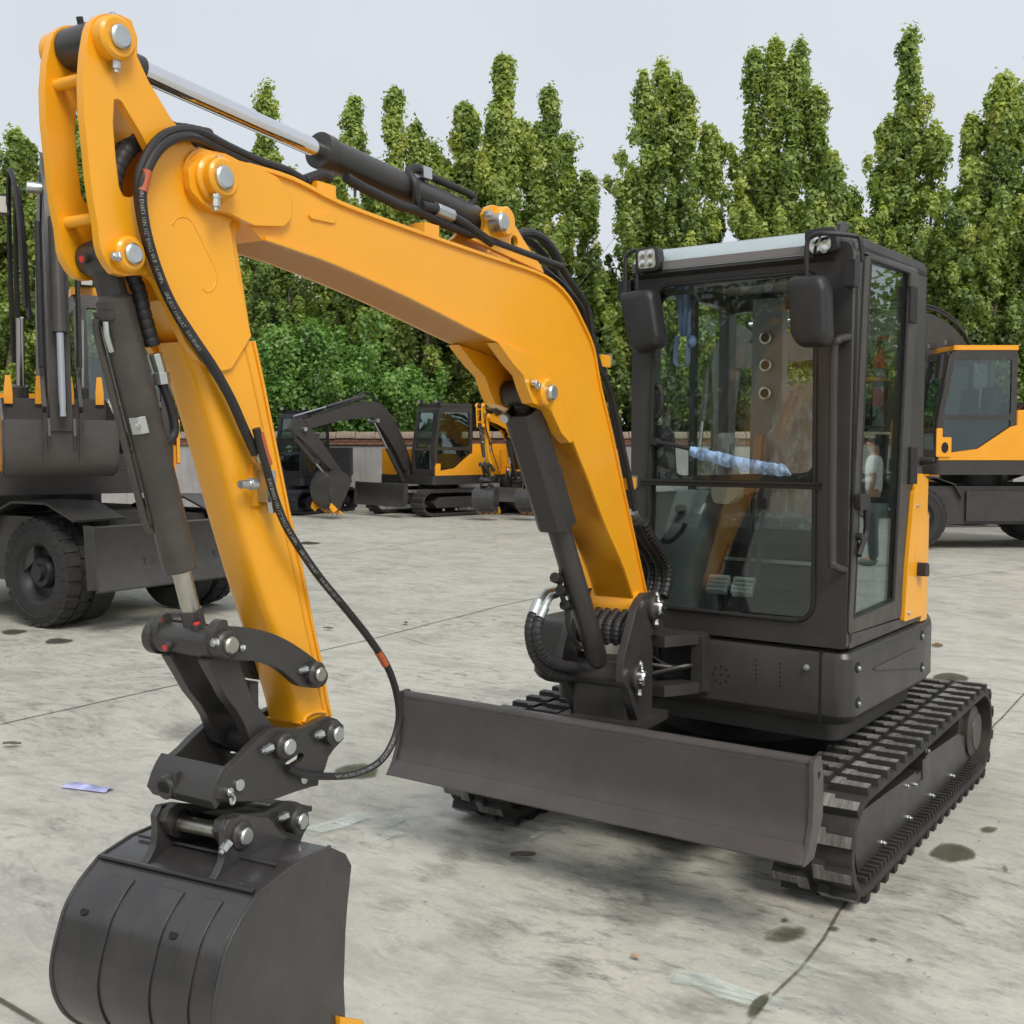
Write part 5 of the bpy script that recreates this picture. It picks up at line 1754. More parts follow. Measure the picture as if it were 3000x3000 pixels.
# lower bracket
lb = [(2.306,0.784),(2.296,0.808),(2.260,0.815),(2.224,0.802),(2.187,0.790),(2.142,0.783),(2.103,0.785),(2.070,0.786),(2.029,0.776),(1.996,0.756),(1.980,0.727),(1.980,0.703),(2.001,0.687),(2.015,0.670),(2.117,0.691),(2.215,0.711),(2.284,0.745)]
P1 = (2.254,0.765)
P2 = (2.048,0.738)
low = obj('coupler_bracket', G(BK).prism(lb, .070, .092), DARK, ex, 30)
obj('bracket_plate', G(BK).prism(lb, -.092, -.070), DARK, low, 30)
g = G(BK).prism([(2.206,0.779),(1.938,0.735),(1.938,0.722),(2.183,0.755)], -.07, .07)
obj('bracket_web', g, DARK, low)
for s_ in (1, -1):
    g = G(BK); boss(g, P1, s_ * .07, s_ * .122, .034)
    obj('bracket_boss', g, DARK, low)
    g = G(BK); boss(g, P2, s_ * .07, s_ * .122, .033)
    obj('bracket_boss', g, DARK, low)
pinhead(low, BK, P1, .118, .0205, .014)
pinhead(low, BK, P2, .118, .0195, .014)
wbolt(low, BK, (2.309,0.753), .110, (.028, -.018), .011)
wbolt(low, BK, (2.107,0.763), .110, (.032, .0), .010)
obj('bucket_pin', G(BK).cyl((P1[0], -.12, P1[1]), (P1[0], .12, P1[1]), .0185, None, 22), STEEL, low)
obj('bucket_pin', G(BK).cyl((P2[0], -.12, P2[1]), (P2[0], .12, P2[1]), .024, None, 22), STEEL, low)

# ------------------------------------------------------------ bucket
WN, WF = .235, -.225
bp = [(2.098,0.709),(2.171,0.710),(2.259,0.708),(2.357,0.689),(2.415,0.650),(2.454,0.609),(2.476,0.561),(2.493,0.512),(2.499,0.466),(2.488,0.409),(2.452,0.347),(2.372,0.279),(2.232,0.207),(2.034,0.152)]
mouth = [(2.034,0.152),(2.047,0.265),(2.052,0.357),(2.043,0.485),(2.034,0.547),(2.016,0.637),(2.040,0.674),(2.098,0.709)]
shell = smooth2(bp[:4], 1, False) + [tuple(p) for p in smooth2(bp[3:], 4, False)][1:]
bk = obj('bucket', G(BK).strip(shell, .014, WF, WN, -1), BUCKET, ex, 28)
sd = shell + mouth[1:-1]
for w0, w1 in ((WN, WN + .012), (WF - .012, WF)):
    obj('side_plate', G(BK).prism(sd, w0, w1), BUCKET, bk, 25)
# raised edge bead along the shell and wear straps on the back
cr = Vector((sum(p[0] for p in sd) / len(sd), sum(p[1] for p in sd) / len(sd)))
def outw(p, d):
    v = (Vector(p) - cr).normalized()
    return (p[0] + v.x * d, p[1] + v.y * d)
for w0, w1 in ((-.150, -.085), (-.015, .065), (.125, .175)):
    ln = [outw(p, .001) for p in shell[5:]]
    obj('wear_strap', G(BK).strip(ln, .0035, w0, w1, 1), BUCKET, bk, 28)
ln = shell[:4]
g = G(BK).tube([(p[0], WN + .008, p[1]) for p in shell], .0055, 6, 0)
obj('weld_bead', g, BUCKET, bk)
g = G(BK).tube([(p[0], WF - .008, p[1]) for p in shell], .0055, 6, 0)
obj('weld_bead', g, BUCKET, bk)
e3 = shell[3]
g = G(BK).tube([(e3[0] + .002, WF, e3[1] + .006), (e3[0] + .002, WN, e3[1] + .006)], .006, 6, 0)
obj('weld_bead', g, BUCKET, bk)
g = G(BK)
e2 = shell[2]
g.tube([(e2[0], WF + .02, e2[1] + .008), (e2[0], WN - .02, e2[1] + .008)], .004, 6, 0)
obj('weld_bead', g, BUCKET, bk)
hz = (2.527,0.571)
for w, pt in ((-.172, 9), (.095, 9)):
    p = shell[11]
    q0 = outw(p, -.004); q1 = outw(p, .0012)
    obj('drain_hole', G(BK).cyl((q0[0], w, q0[1]), (q1[0], w, q1[1]), .012, None, 16), INK, bk)
# hanger ears
eo = [(2.311,0.796),(2.294,0.815),(2.243,0.807),(2.160,0.778),(2.111,0.722),(2.046,0.672),(1.972,0.630),(2.113,0.621),(2.187,0.614),(2.247,0.619),(2.303,0.652),(2.358,0.683),(2.333,0.702),(2.315,0.723),(2.308,0.760)]
for s_ in (1, -1):
    w0 = .093 if s_ > 0 else -.112
    obj('hanger_ear', G(BK).prism(eo, w0, w0 + .019), BUCKET, bk, 30)
# side cutters and teeth
sc_ = [(2.088,0.296),(1.997,0.245),(1.974,0.213),(1.984,0.122),(2.069,0.156)]
for w0 in (WN + .012, WF - .026):
    obj('side_cutter', G(BK).prism(sc_, w0, w0 + .014), YEL, bk)
tb = shell[-1]
for k in range(4):
    w = WF + .04 + k * (WN - WF - .08) / 3
    dv2 = Vector((shell[-1][0] - shell[-3][0], 0, shell[-1][1] - shell[-3][1])).normalized()
    p = Vector((tb[0], w, tb[1]))
    g = G(BK)
    sx_ = Vector((0, .028, 0)); nz = Vector((-dv2.z, 0, dv2.x))
    g.loft([[p - sx_ - nz * .02, p + sx_ - nz * .02, p + sx_ + nz * .02, p - sx_ + nz * .02],
            [p + dv2 * .06 - sx_ - nz * .02, p + dv2 * .06 + sx_ - nz * .02, p + dv2 * .06 + sx_ + nz * .02, p + dv2 * .06 - sx_ + nz * .02],
            [p + dv2 * .14 - sx_ * .7 - nz * .004, p + dv2 * .14 + sx_ * .7 - nz * .004, p + dv2 * .14 + sx_ * .7 + nz * .004, p + dv2 * .14 - sx_ * .7 + nz * .004]])
    obj('tooth', g, YEL, bk)

# ============================================================ other machines in the yard
TYRE = plain('tyre_rubber', (0.022, 0.021, 0.021), 0.75, 0, None, 0.3)
NAVY = paint('black_blue_paint', (0.012, 0.013, 0.018), 0.35, 0.1, 0.0, 0.2, 0.03, 0.05)
DARK2 = paint('machine_grey_paint', (0.036, 0.033, 0.031), 0.42, 0.12, 0.0, 0.0, 0.05, 0.1)
YEL2 = paint('machine_yellow_paint', (0.82, 0.345, 0.012), 0.36, 0.04, 0.0, 0.2, 0.02, 0.05)
GLASSF = glassmat('far_glass', (0.62, 0.72, 0.70), 0.12, 0.012)
RODF = plain('far_rod_steel', (0.42, 0.42, 0.44), 0.22, 1.0)
RIM = plain('rim_black', (0.014, 0.014, 0.016), 0.45, 0, None, 0.1)


def ring_tyre(g, c, r, w, n=36):
    """tyre with shoulder profile; axle along local y"""
    x, y, z = c
    prof = [(-w / 2, r * .58), (-w / 2, r * .62), (-w * .52, r * .80), (-w * .47, r * .93), (-w * .40, r * .97), (w * .40, r * .97), (w * .47, r * .93), (w * .52, r * .80), (w / 2, r * .62), (w / 2, r * .58)]
    secs = []
    vs = []; fs = []
    m = len(prof)
    for i in range(n):
        a = 2 * PI * i / n
        for t, rr in prof:
            vs.append((x + rr * math.cos(a), y + t, z + rr * math.sin(a)))
    for i in range(n):
        j = (i + 1) % n
        for k in range(m):
            q = (k + 1) % m
            fs.append((i * m + k, i * m + q, j * m + q, j * m + k))
    g.add(vs, fs)
    return g


def tread_mesh(r, w):
    g = G()
    a = .055
    g.loft([[(-.055, 0, r * .95), (.055, 0, r * .95), (.055, w * .52, r * .80), (-.055, w * .52, r * .80)][:4],
            [(-.045, 0, r), (.045, 0, r), (.05, w * .54, r * .86), (-.05, w * .54, r * .86)]])
    g2 = G()
    g2.loft([[(-.05, .012, r * .94), (.05, .012, r * .94), (.05, w * .47, r * .92), (-.05, w * .47, r * .92)],
             [(-.042, .012, r * 1.0), (.042, .012, r * 1.0), (.042, w * .50, r * .975), (-.042, w * .50, r * .975)]])
    g2.loft([[(-.05, w * .40, r * .94), (.05, w * .40, r * .94), (.05, w * .50, r * .78), (-.05, w * .50, r * .78)],
             [(-.042, w * .42, r * .985), (.042, w * .42, r * .985), (.042, w * .545, r * .80), (-.042, w * .545, r * .80)]])
    return g2.mesh('tread_block', TYRE, 20)


TREAD = {}


def wheel(parent, M, c, r, w, treads=True):
    """part: tyre; sub-parts: rim, hub, tread blocks"""
    g = ring_tyre(G(M), c, r, w)
    t = obj('wheel', g, TYRE, parent, 40)
    x, y, z = c
    g = G(M)
    g.rings((x, y - w * .5, z), (x, y + w * .5, z), [(.11, r * .44), (.02, r * .52), (.0, r * .60), (w, r * .60), (w - .02, r * .52), (w - .11, r * .44)], 30)
    obj('rim', g, RIM, t, 40)
    for s_ in (-1, 1):
        g = G(M).rings((x, y + s_ * .04, z), (x, y + s_ * (w * .5 + .02), z), [(0, r * .30), (w * .18, r * .26), (w * .20, r * .16), (w * .34, r * .15)], 24)
        obj('hub', g, RIM, t, 40)
    if treads:
        key = (r, w)
        if key not in TREAD:
            TREAD[key] = tread_mesh(r, w)
        n = 24
        for i in range(n):
            for s_ in (-1, 1):
                o = obj('tread_block', TREAD[key], None, t)
                a = 2 * PI * (i + (.5 if s_ > 0 else 0)) / n
                m = Matrix.Translation((x, y, z)) @ Matrix.Rotation(a, 4, 'Y')
                if s_ < 0:
                    m = m @ Matrix.Rotation(PI, 4, 'Z')
                o.matrix_local = M @ m
    return t


def beam(g, pts, w):
    """box beam: pts = [(x, z, half height)] in the plane y=0, swept as one polygon"""
    up = []; dn = []
    m = len(pts)
    for i, (x, z, hgt) in enumerate(pts):
        a = Vector((pts[max(i - 1, 0)][0], pts[max(i - 1, 0)][1])); b = Vector((pts[min(i + 1, m - 1)][0], pts[min(i + 1, m - 1)][1]))
        d = (b - a).normalized()
        up.append((x - d.y * hgt, z + d.x * hgt)); dn.append((x + d.y * hgt, z - d.x * hgt))
    g.prism(smooth2(up, 3, False) + smooth2(dn, 3, False)[::-1], -w / 2, w / 2)
    return g


def cyl_pair(parent, M, a, b, split, r, y=0.0, names=('cylinder', 'rod')):
    a, b = Vector((a[0], y, a[1])), Vector((b[0], y, b[1]))
    o = obj(names[0], G(M).cyl(a, a.lerp(b, split), r, None, 16), DARK2, parent)
    obj(names[1], G(M).cyl(a.lerp(b, split), b, r * .55, None, 14), RODF, o)
    return o


def bucket_part(parent, M, c, ang, size, width, mat, teeth, toothmat):
    """bucket about its hinge: profile turned by ang in the boom plane"""
    ca, sa = math.cos(ang), math.sin(ang)
    base = [(-.12, .05), (.30, .10), (.52, -.05), (.60, -.35), (.48, -.72), (.18, -.95), (-.25, -1.02)]
    def T(p): return (c[0] + size * (p[0] * ca - p[1] * sa), c[1] + size * (p[0] * sa + p[1] * ca))
    shell = smooth2([T(p) for p in base], 3, False)
    o = obj('bucket', G(M).strip(shell, .02, -width / 2, width / 2, 1), mat, parent, 35)
    for s_ in (-1, 1):
        obj('side_plate', G(M).prism(shell, s_ * width / 2, s_ * (width / 2 + .02)), mat, o)
        obj('ear', G(M).prism([T(p) for p in ((-.15, .12), (.05, .20), (.32, .10), (.30, .02), (-.1, .0))], s_ * .10 - .012, s_ * .10 + .012), mat, o)
    e = Vector(shell[-1]); d = (Vector(shell[-1]) - Vector(shell[-3])).normalized(); nn2 = Vector((-d.y, d.x))
    for k in range(teeth):
        w = -width / 2 + .06 + k * (width - .12) / max(1, teeth - 1)
        g = G(M)
        def q(t, o_, y): v = e + d * t + nn2 * o_; return (v.x, w + y, v.y)
        hw = .035
        g.loft([[q(-.05, -.03, -hw), q(-.05, -.03, hw), q(-.05, .03, hw), q(-.05, .03, -hw)], [q(.06, -.025, -hw), q(.06, -.025, hw), q(.06, .025, hw), q(.06, .025, -hw)],
                [q(.20, -.006, -hw * .6), q(.20, -.006, hw * .6), q(.20, .006, hw * .6), q(.20, .006, -hw * .6)]])
        obj('tooth', g, toothmat, o)
    for s_ in (-1, 1):
        v = [e - d * .30 + nn2 * .02, e - d * .06 + nn2 * .02, e - d * .10 + nn2 * .16, e - d * .26 + nn2 * .14]
        obj('side_cutter', G(M).prism([(p.x, p.y) for p in v], s_ * (width / 2 + .02), s_ * (width / 2 + .035)), toothmat, o)
    return o


def machine(name, x, y, heading, swing, pose, wheels=True, scale=1.0, body=None, label='', bucket_ang=0.0, bucket_w=.9, tread=True, teeth=4, bucketm=None, group=None, blade=True, bsize=.8, trimcol=None, zoff=0.0, upper_shift=0.0):
    """an excavator: heading of the undercarriage and swing of the house are yard angles (0 = right, 90 = away)
    pose = boom, arm points in the house frame (x forward, z up)"""
    body = body or YEL2
    trim = trimcol or DARK2
    root = empty(name, yard(x, y), AZ + heading)
    root.scale = (scale,) * 3
    tag(root, label, 'excavator', group)
    U = ID
    H = Matrix.Rotation(swing - heading, 4, 'Z')
    # ---- undercarriage
    if wheels:
        g = G(U)
        g.box((-1.55, -.42, .62), (1.55, .42, 1.02))
        g.box((-1.75, -.55, .72), (1.75, .55, .98))
        g.prism([(-1.2, .60), (-.9, .40), (.9, .40), (1.2, .60), (1.2, 1.0), (-1.2, 1.0)], -.95, .95)
        under = obj('undercarriage', g, DARK2, root)
        for ax in (1.28, -1.28):
            obj('axle', G(U).cyl((ax, -.9, .5), (ax, .9, .5), .12, None, 16), DARK2, under)
            for s_ in (-1, 1):
                wheel(root, U, (ax, s_ * .86, .50), .50, .26, tread)
                if ax > 0:
                    wheel(root, U, (ax, s_ * .575, .50), .50, .24, False)
                # mudguard
                line = [(ax - .70, .80), (ax - .58, 1.02), (ax - .30, 1.12), (ax + .22, 1.12), (ax + .62, .98)]
                obj('mudguard', G(U).strip(line, .02, s_ * .50, s_ * 1.02, 1), DARK2, root)
        obj('step_box', G(U).box((-.5, -1.0, .45), (.5, -.72, .92)), DARK2, under)
        obj('step_box', G(U).box((-.5, .72, .45), (.5, 1.0, .92)), DARK2, under)
        bx_, bz = 2.15, .42
    else:
        outl = racetrack(-1.15, .34, .30, 1.15, .34, .30)
        innl = racetrack(-1.15, .34, .25, 1.15, .34, .25)
        g = G(U).box((-.9, -.6, .30), (.9, .6, .52))
        under = obj('undercarriage', g, trim, root)
        shoe = G().loft([[(-.055, -.23, 0), (.055, -.23, 0), (.055, .23, 0), (-.055, .23, 0)], [(-.03, -.23, .035), (.0, -.23, .035), (.0, .23, .035), (-.03, .23, .035)]]).mesh('track_shoe', trim, 20)
        pm = along(outl, 0)[2]
        for s_ in (-1, 1):
            t = obj('track', G(U).prism(outl, s_ * .98 - .22, s_ * .98 + .22, [innl]), trim, root)
            for i in range(46):
                (a, b), (dx, dz), _ = along(outl, i * pm / 46)
                o = obj('track_shoe', shoe, None, t)
                ez = Vector((dz, 0, -dx))
                if ez.dot(Vector((a * .2, 0, b - .34))) < 0: ez = -ez
                ey = Vector((0, 1, 0)); exx = ey.cross(ez)
                m = Matrix.Identity(4)
                for k, e in enumerate((exx, ey, ez)):
                    for j in range(3): m[j][k] = e[j]
                m[0][3], m[1][3], m[2][3] = a, s_ * .98, b
                o.matrix_local = m
            obj('track_frame', G(U).prism([(-1.0, .22), (1.0, .22), (1.1, .34), (.9, .48), (-.9, .48), (-1.1, .34)], s_ * .98 - .16, s_ * .98 + .2), trim, t)
            for k in range(5):
                bolt(t, (-.8 + .4 * k, s_ * 1.18, .17), (-.8 + .4 * k, s_ * 1.22, .17), .03)
        bx_, bz = 1.85, .30
    obj('slew_ring', G(U).cyl((0, 0, .50 if not wheels else .98), (0, 0, .80 if not wheels else 1.18), .52, None, 32), trim, under)
    z0 = 1.18 if wheels else .78
    if blade:
        prof_ = [(bx_ + .02, bz + .52), (bx_ - .03, bz + .42), (bx_ - .05, bz + .25), (bx_ - .02, bz + .10), (bx_ + .07, bz - .02)]
        bl = obj('dozer_blade', G(U).strip(prof_, .03, -1.02, 1.02, -1), trim, root, 40)
        for s_ in (-1, 1):
            obj('end_plate', G(U).prism([(bx_ + .02, bz + .54), (bx_ + .08, bz + .0), (bx_ - .06, bz - .02), (bx_ - .10, bz + .54)], s_ * 1.02, s_ * 1.035), trim, bl)
            obj('blade_arm', G(U).box((1.3, s_ * .4 - .06, bz + .08), (bx_ - .03, s_ * .4 + .06, bz + .22)), trim, bl)
    # ---- house (frame H)
    g = G(H)
    g.prism(fillet([(-1.5, -1.12), (1.05, -1.12), (1.05, 1.12), (-1.5, 1.12)], [.4, .12, .12, .4]), z0, z0 + .22, (), 'z')
    deck = obj('deck', g, trim, root, 35)
    g = G(H)
    g.prism(fillet([(-1.62, -1.12), (-.2, -1.12), (-.2, 1.12), (-1.62, 1.12)], [.45, .03, .03, .45], 6), z0 + .224, z0 + 1.0, (), 'z')
    hood_ = obj('engine_cover', g, body, root, 35)
    g = G(H)
    for k in range(7):
        for s_ in (-1, 1):
            g.box((-1.15, s_ * 1.122 - .006, z0 + .40 + k * .07), (-.55, s_ * 1.122 + .006, z0 + .42 + k * .07))
    lou = obj('louvre', g, trim, hood_); lou['kind'] = 'stuff'
    obj('right_box', G(H).prism(fillet([(-.2, -1.12), (1.02, -1.12), (1.02, -.45), (-.2, -.45)], [.02, .1, .05, .02]), z0 + .224, z0 + .88, (), 'z'), body, root, 35)
    # ---- cab on the left of the house
    cx0, cx1, cy0, cy1 = -.20, 1.02, .22, 1.10
    cz0, cz1 = z0 + .224, z0 + 1.92
    slant = [(cx0, cz0), (cx1, cz0), (cx1 + .02, cz0 + .55), (cx1 - .16, cz1 - .08), (cx1 - .26, cz1), (cx0, cz1)]
    wdw = [(cx0 + .09, cz0 + .70), (cx1 - .10, cz0 + .70), (cx1 - .25, cz1 - .14), (cx0 + .09, cz1 - .14)]
    low_ = [(cx0 + .45, cz0 + .16), (cx1 - .10, cz0 + .16), (cx1 - .10, cz0 + .62), (cx0 + .09, cz0 + .62), (cx0 + .09, cz0 + .45)]
    cab_ = obj('cab', G(H).prism(fillet(slant, [.02, .05, .05, .1, .1, .06]), cy1 - .05, cy1, [fillet(wdw, .05), fillet(low_, .04)]), trim, root, 35)
    obj('side_frame', G(H).prism(fillet(slant, [.02, .05, .05, .1, .1, .06]), cy0, cy0 + .05, [fillet(wdw, .05)]), trim, cab_, 35)
    g = G(H)
    front = [(cx1 - .04, cz0), (cx1 - .02, cz0 + .55), (cx1 - .19, cz1 - .08)]
    for (a, b) in ((cy0 + .05, cy0 + .11), (cy1 - .11, cy1 - .05)):
        obj('front_pillar', G(H).strip(front, .05, a, b, -1), trim, cab_)
    for ln_ in ([(cx1 - .035, cz0), (cx1 - .03, cz0 + .16)], [(cx1 - .02, cz0 + .60), (cx1 - .035, cz0 + .66)], [(cx1 - .17, cz1 - .14), (cx1 - .19, cz1 - .02)]):
        obj('front_rail', G(H).strip(ln_, .04, cy0 + .05, cy1 - .05, -1), trim, cab_)
    obj('windscreen', G(H).strip([(cx1 - .03, cz0 + .03), (cx1 - .008, cz0 + .55), (cx1 - .175, cz1 - .1)], .006, cy0 + .06, cy1 - .06, -1), GLASSF, cab_, 0)
    obj('door_glass', G(H).prism(wdw, cy1 - .03, cy1 - .025), GLASSF, cab_, 0)
    obj('lower_glass', G(H).prism(low_, cy1 - .03, cy1 - .025), GLASSF, cab_, 0)
    obj('side_glass', G(H).prism(wdw, cy0 + .02, cy0 + .026), GLASSF, cab_, 0)
    obj('rear_wall', G(H).box((cx0, cy0 + .05, cz0), (cx0 + .04, cy1 - .05, cz0 + .9)), trim, cab_)
    obj('roof', G(H).prism(fillet([(cx0 - .02, cy0 - .01), (cx1 - .22, cy0 - .01), (cx1 - .22, cy1 + .01), (cx0 - .02, cy1 + .01)], .06), cz1 + .001, cz1 + .075, (), 'z'), body if wheels else trim, cab_, 35)
    g = G(H).box((.02, cy0 + .2, cz0 + .05), (.45, cy1 - .2, cz0 + .5))
    g.prism([(.0, cz0 + .45), (.16, cz0 + .45), (.06, cz0 + 1.15), (-.06, cz0 + 1.15)], cy0 + .22, cy1 - .22)
    obj('seat', g, SEATB, cab_)
    g = G(H).tube([(cx1 - .02, cy1 + .02, cz0 + .25), (cx1 + .01, cy1 + .05, cz0 + .6), (cx1 - .10, cy1 + .05, cz0 + 1.2)], .016, 6, 3)
    obj('grab_rail', g, trim, cab_)
    for yy_ in (cy0 + .06, cy1 - .12):
        o = obj('work_lamp', G(H).box((cx1 - .22, yy_, cz1 + .076), (cx1 - .12, yy_ + .12, cz1 + .17)), BLACK, cab_)
        obj('lamp_lens', G(H).box((cx1 - .122, yy_ + .01, cz1 + .085), (cx1 - .115, yy_ + .11, cz1 + .16)), LENSW, cab_)
    obj('mirror', G(H).prism(fillet([(cx1 + .02, cz0 + 1.25), (cx1 + .08, cz0 + 1.25), (cx1 + .04, cz0 + 1.62), (cx1 - .01, cz0 + 1.62)], .02), cy1 + .04, cy1 + .2), BLACK, cab_)
    # yellow corner below the cab (side skirt)
    sk = [(cx0 - .9, z0 + .226), (cx1 - .02, z0 + .226), (cx1 - .02, z0 + .52), (cx1 - .18, z0 + .52), (cx1 - .18, z0 + .34), (cx0 + .60, z0 + .40), (cx0 + .1, z0 + .74), (cx0 - .9, z0 + 1.0)]
    obj('side_skirt', G(H).prism(sk, cy1 + .002, cy1 + .03), body, root, 30)
    if wheels:
        lpn = fillet([(cx1 - .20, z0 + .28), (cx1 + .03, z0 + .28), (cx1 + .03, z0 + .72), (cx1 - .06, z0 + .72), (cx1 - .06, z0 + .58), (cx1 - .20, z0 + .58)], .02)
        obj('lamp_panel', G(H).prism(lpn, cy1 + .031, cy1 + .06), body, root)
        obj('vent_opening', G(H).prism([(cx1 - .10 + .055 * math.cos(t * .4), z0 + .42 + .085 * math.sin(t * .4)) for t in range(16)], cy1 + .059, cy1 + .0635), INK, root)
    # ---- boom, arm
    bm, am = pose['boom'], pose['arm']
    dy = pose.get('dy', -.12)
    HB = H @ Matrix.Translation((0, dy, 0))
    bo = obj('boom', beam(G(HB), bm, pose.get('bw', .24)), pose.get('mat', trim), root, 35)
    obj('boom_foot', G(HB).box((bm[0][0] - .2, -.2, z0 + .2), (bm[0][0] + .12, .2, bm[0][1] + .05)), trim, bo)
    ar = obj('arm', beam(G(HB), am, pose.get('aw', .20)), pose.get('mat', trim), root, 35)
    for tagname, a, b, sp_, rr_, y_ in pose['cyl']:
        cyl_pair(root, HB, a, b, sp_, rr_, y_, (tagname, 'rod'))
    for p in pose.get('pins', ()):
        obj('pin', G(HB).cyl((p[0], -.20, p[1]), (p[0], .20, p[1]), .05, None, 14), ZINC, bo)
    for hz in pose.get('hoses', ()):
        obj('hose', G(HB).tube([(a, c, b) for a, b, c in hz], .022, 6, 4), HOSE, bo)
    for lk_ in pose.get('links', ()):
        for s_ in (-1, 1):
            obj('bucket_link', G(HB).strip(lk_, .07, s_ * .14 - .015, s_ * .14 + .015, 1), trim, ar)
    bucket_part(root, HB, pose['hinge'], bucket_ang, bsize, bucket_w, bucketm or trim, teeth, YEL2)
    if 'lamp' in pose:
        a, b, c = pose['lamp']
        o = obj('boom_lamp', G(HB).box((a - .05, c - .09, b - .09), (a + .05, c + .09, b + .09)), BLACK, bo)
        obj('lamp_lens', G(HB).box((a + .051, c - .07, b - .07), (a + .056, c + .07, b + .07)), LENSW, bo)
    return root


# wheeled excavator at the left, house turned to face the camera
fw = math.atan2(-.56, .83)
sw = math.atan2(-.90, .436)
machine('wheeled_excavator', -4.79, 11.6, fw, sw, dict(
    boom=[(.75, 1.55, .16), (.90, 2.2, .24), (1.15, 3.0, .26), (1.6, 3.65, .20), (1.9, 3.9, .14)],
    arm=[(1.75, 4.1, .12), (1.95, 3.85, .20), (2.08, 3.3, .20), (2.15, 2.6, .15), (2.25, 1.75, .12)], dy=-.02, bw=.20, aw=.17,
    cyl=[('boom_cylinder', (.95, 1.45), (1.35, 2.8), .55, .07, .26), ('boom_cylinder', (.95, 1.45), (1.35, 2.8), .55, .07, -.26), ('bucket_cylinder', (2.26, 3.55), (2.52, 1.88), .58, .062, 0.0), ('arm_cylinder', (.9, 3.4), (1.72, 4.05), .7, .07, 0)],
    pins=[(1.92, 3.85), (2.28, 1.80)],
    hoses=[[(1.2, 2.4, -.26), (1.4, 3.2, -.28), (1.8, 3.85, -.28), (2.1, 3.5, -.25), (2.2, 2.7, -.22)], [(1.2, 2.4, -.31), (1.4, 3.3, -.33), (1.8, 4.0, -.33), (2.15, 3.6, -.28), (2.2, 2.8, -.25)], [(2.3, 3.5, .15), (2.36, 2.9, .15), (2.4, 2.3, .15)], [(2.3, 3.5, -.15), (2.36, 2.9, -.15), (2.4, 2.3, -.15)]],
    links=[[(2.22, 2.25), (2.50, 1.92)], [(2.50, 1.92), (2.42, 1.50)]],
    hinge=(2.28, 1.78), lamp=(1.55, 3.75, -.42)), True, 1.0, None,
    'dark wheeled excavator at left with bucket curled up, yellow teeth pointing to the sky', R(-99), .88, True, 4, BLADE, 'wheeled excavators', True, .70)

# large yellow wheeled excavator at the right, side on
machine('wheeled_excavator', 7.60, 18.55, PI, PI, dict(
    boom=[(.15, 1.8, .2), (.25, 2.7, .30), (.65, 3.32, .36), (1.5, 3.5, .32), (4.0, 3.05, .17)],
    arm=[(3.75, 3.55, .14), (4.05, 3.1, .25), (4.1, 2.3, .19), (4.15, 1.5, .13)], dy=-.16, bw=.34, aw=.26,
    cyl=[('boom_cylinder', (.75, 1.65), (1.15, 3.25), .5, .075, .24), ('boom_cylinder', (.75, 1.65), (1.15, 3.25), .5, .075, -.24), ('arm_cylinder', (1.6, 3.85), (3.7, 3.62), .6, .07, 0), ('bucket_cylinder', (4.35, 2.9), (4.5, 1.45), .6, .06, 0)],
    pins=[(1.15, 3.25), (4.05, 3.1)],
    hoses=[[(-.08, 2.9, .17), (.35, 3.62, .18), (1.2, 3.90, .18), (3.2, 3.6, .16)], [(-.08, 2.95, .10), (.35, 3.70, .10), (1.2, 3.96, .10), (3.2, 3.7, .10)]],
    links=[[(4.15, 1.6), (4.45, 1.4)]], hinge=(4.15, 1.45)), True, 1.0, None,
    'yellow and charcoal wheeled excavator standing side on at the right edge', R(-20), .9, True, 4, None, 'wheeled excavators', False, .78)

# crawler excavator by the wall
hd = math.atan2(-.67, -.74)
machine('crawler_excavator', -1.75, 26.9, hd, hd, dict(
    boom=[(.95, 1.10, .12), (1.25, 1.75, .18), (1.75, 2.45, .22), (2.15, 2.62, .20), (3.1, 2.45, .14), (3.9, 2.22, .10)],
    arm=[(4.25, 2.25, .14), (4.0, 2.10, .20), (3.5, 1.6, .14), (3.0, 1.05, .10)], dy=-.10, bw=.22, aw=.18,
    cyl=[('boom_cylinder', (1.05, .85), (1.95, 2.35), .55, .06, 0), ('arm_cylinder', (2.2, 2.95), (4.2, 2.42), .55, .05, 0), ('bucket_cylinder', (4.15, 1.9), (3.25, .95), .6, .05, 0)],
    pins=[(4.0, 2.12), (1.95, 2.35), (3.0, 1.05)], hoses=[[(1.5, 2.5, .08), (2.1, 2.9, .08), (3.0, 2.68, .08), (3.8, 2.42, .08)], [(1.4, 2.4, .0), (2.1, 3.02, .0), (2.6, 2.85, 0)]],
    links=[[(3.0, 1.1), (3.25, .92)]], hinge=(2.95, .92)), False, .93, None,
    'charcoal crawler excavator with yellow tail and dozer blade parked along the wall', R(35), .75, False, 4, None, 'crawler excavators', True, .72)

# black crawler left of it
hd2 = math.atan2(-.90, -.42)
machine('crawler_excavator', -5.35, 27.4, hd2, hd2, dict(
    boom=[(.95, 1.10, .12), (1.25, 1.75, .18), (1.75, 2.35, .20), (2.6, 2.3, .14)],
    arm=[(2.8, 2.4, .12), (2.6, 2.2, .16), (2.2, 1.4, .10)], dy=-.10, bw=.2, aw=.16,
    cyl=[('boom_cylinder', (1.05, .85), (1.75, 2.2), .55, .06, 0), ('arm_cylinder', (1.8, 2.7), (2.75, 2.5), .55, .05, 0)],
    pins=[], hoses=[], links=[], hinge=(2.2, 1.3)), False, .88, NAVY,
    'all black crawler excavator half hidden behind the orange arm', R(30), .7, False, 3, NAVY, 'crawler excavators', False, .6, NAVY)

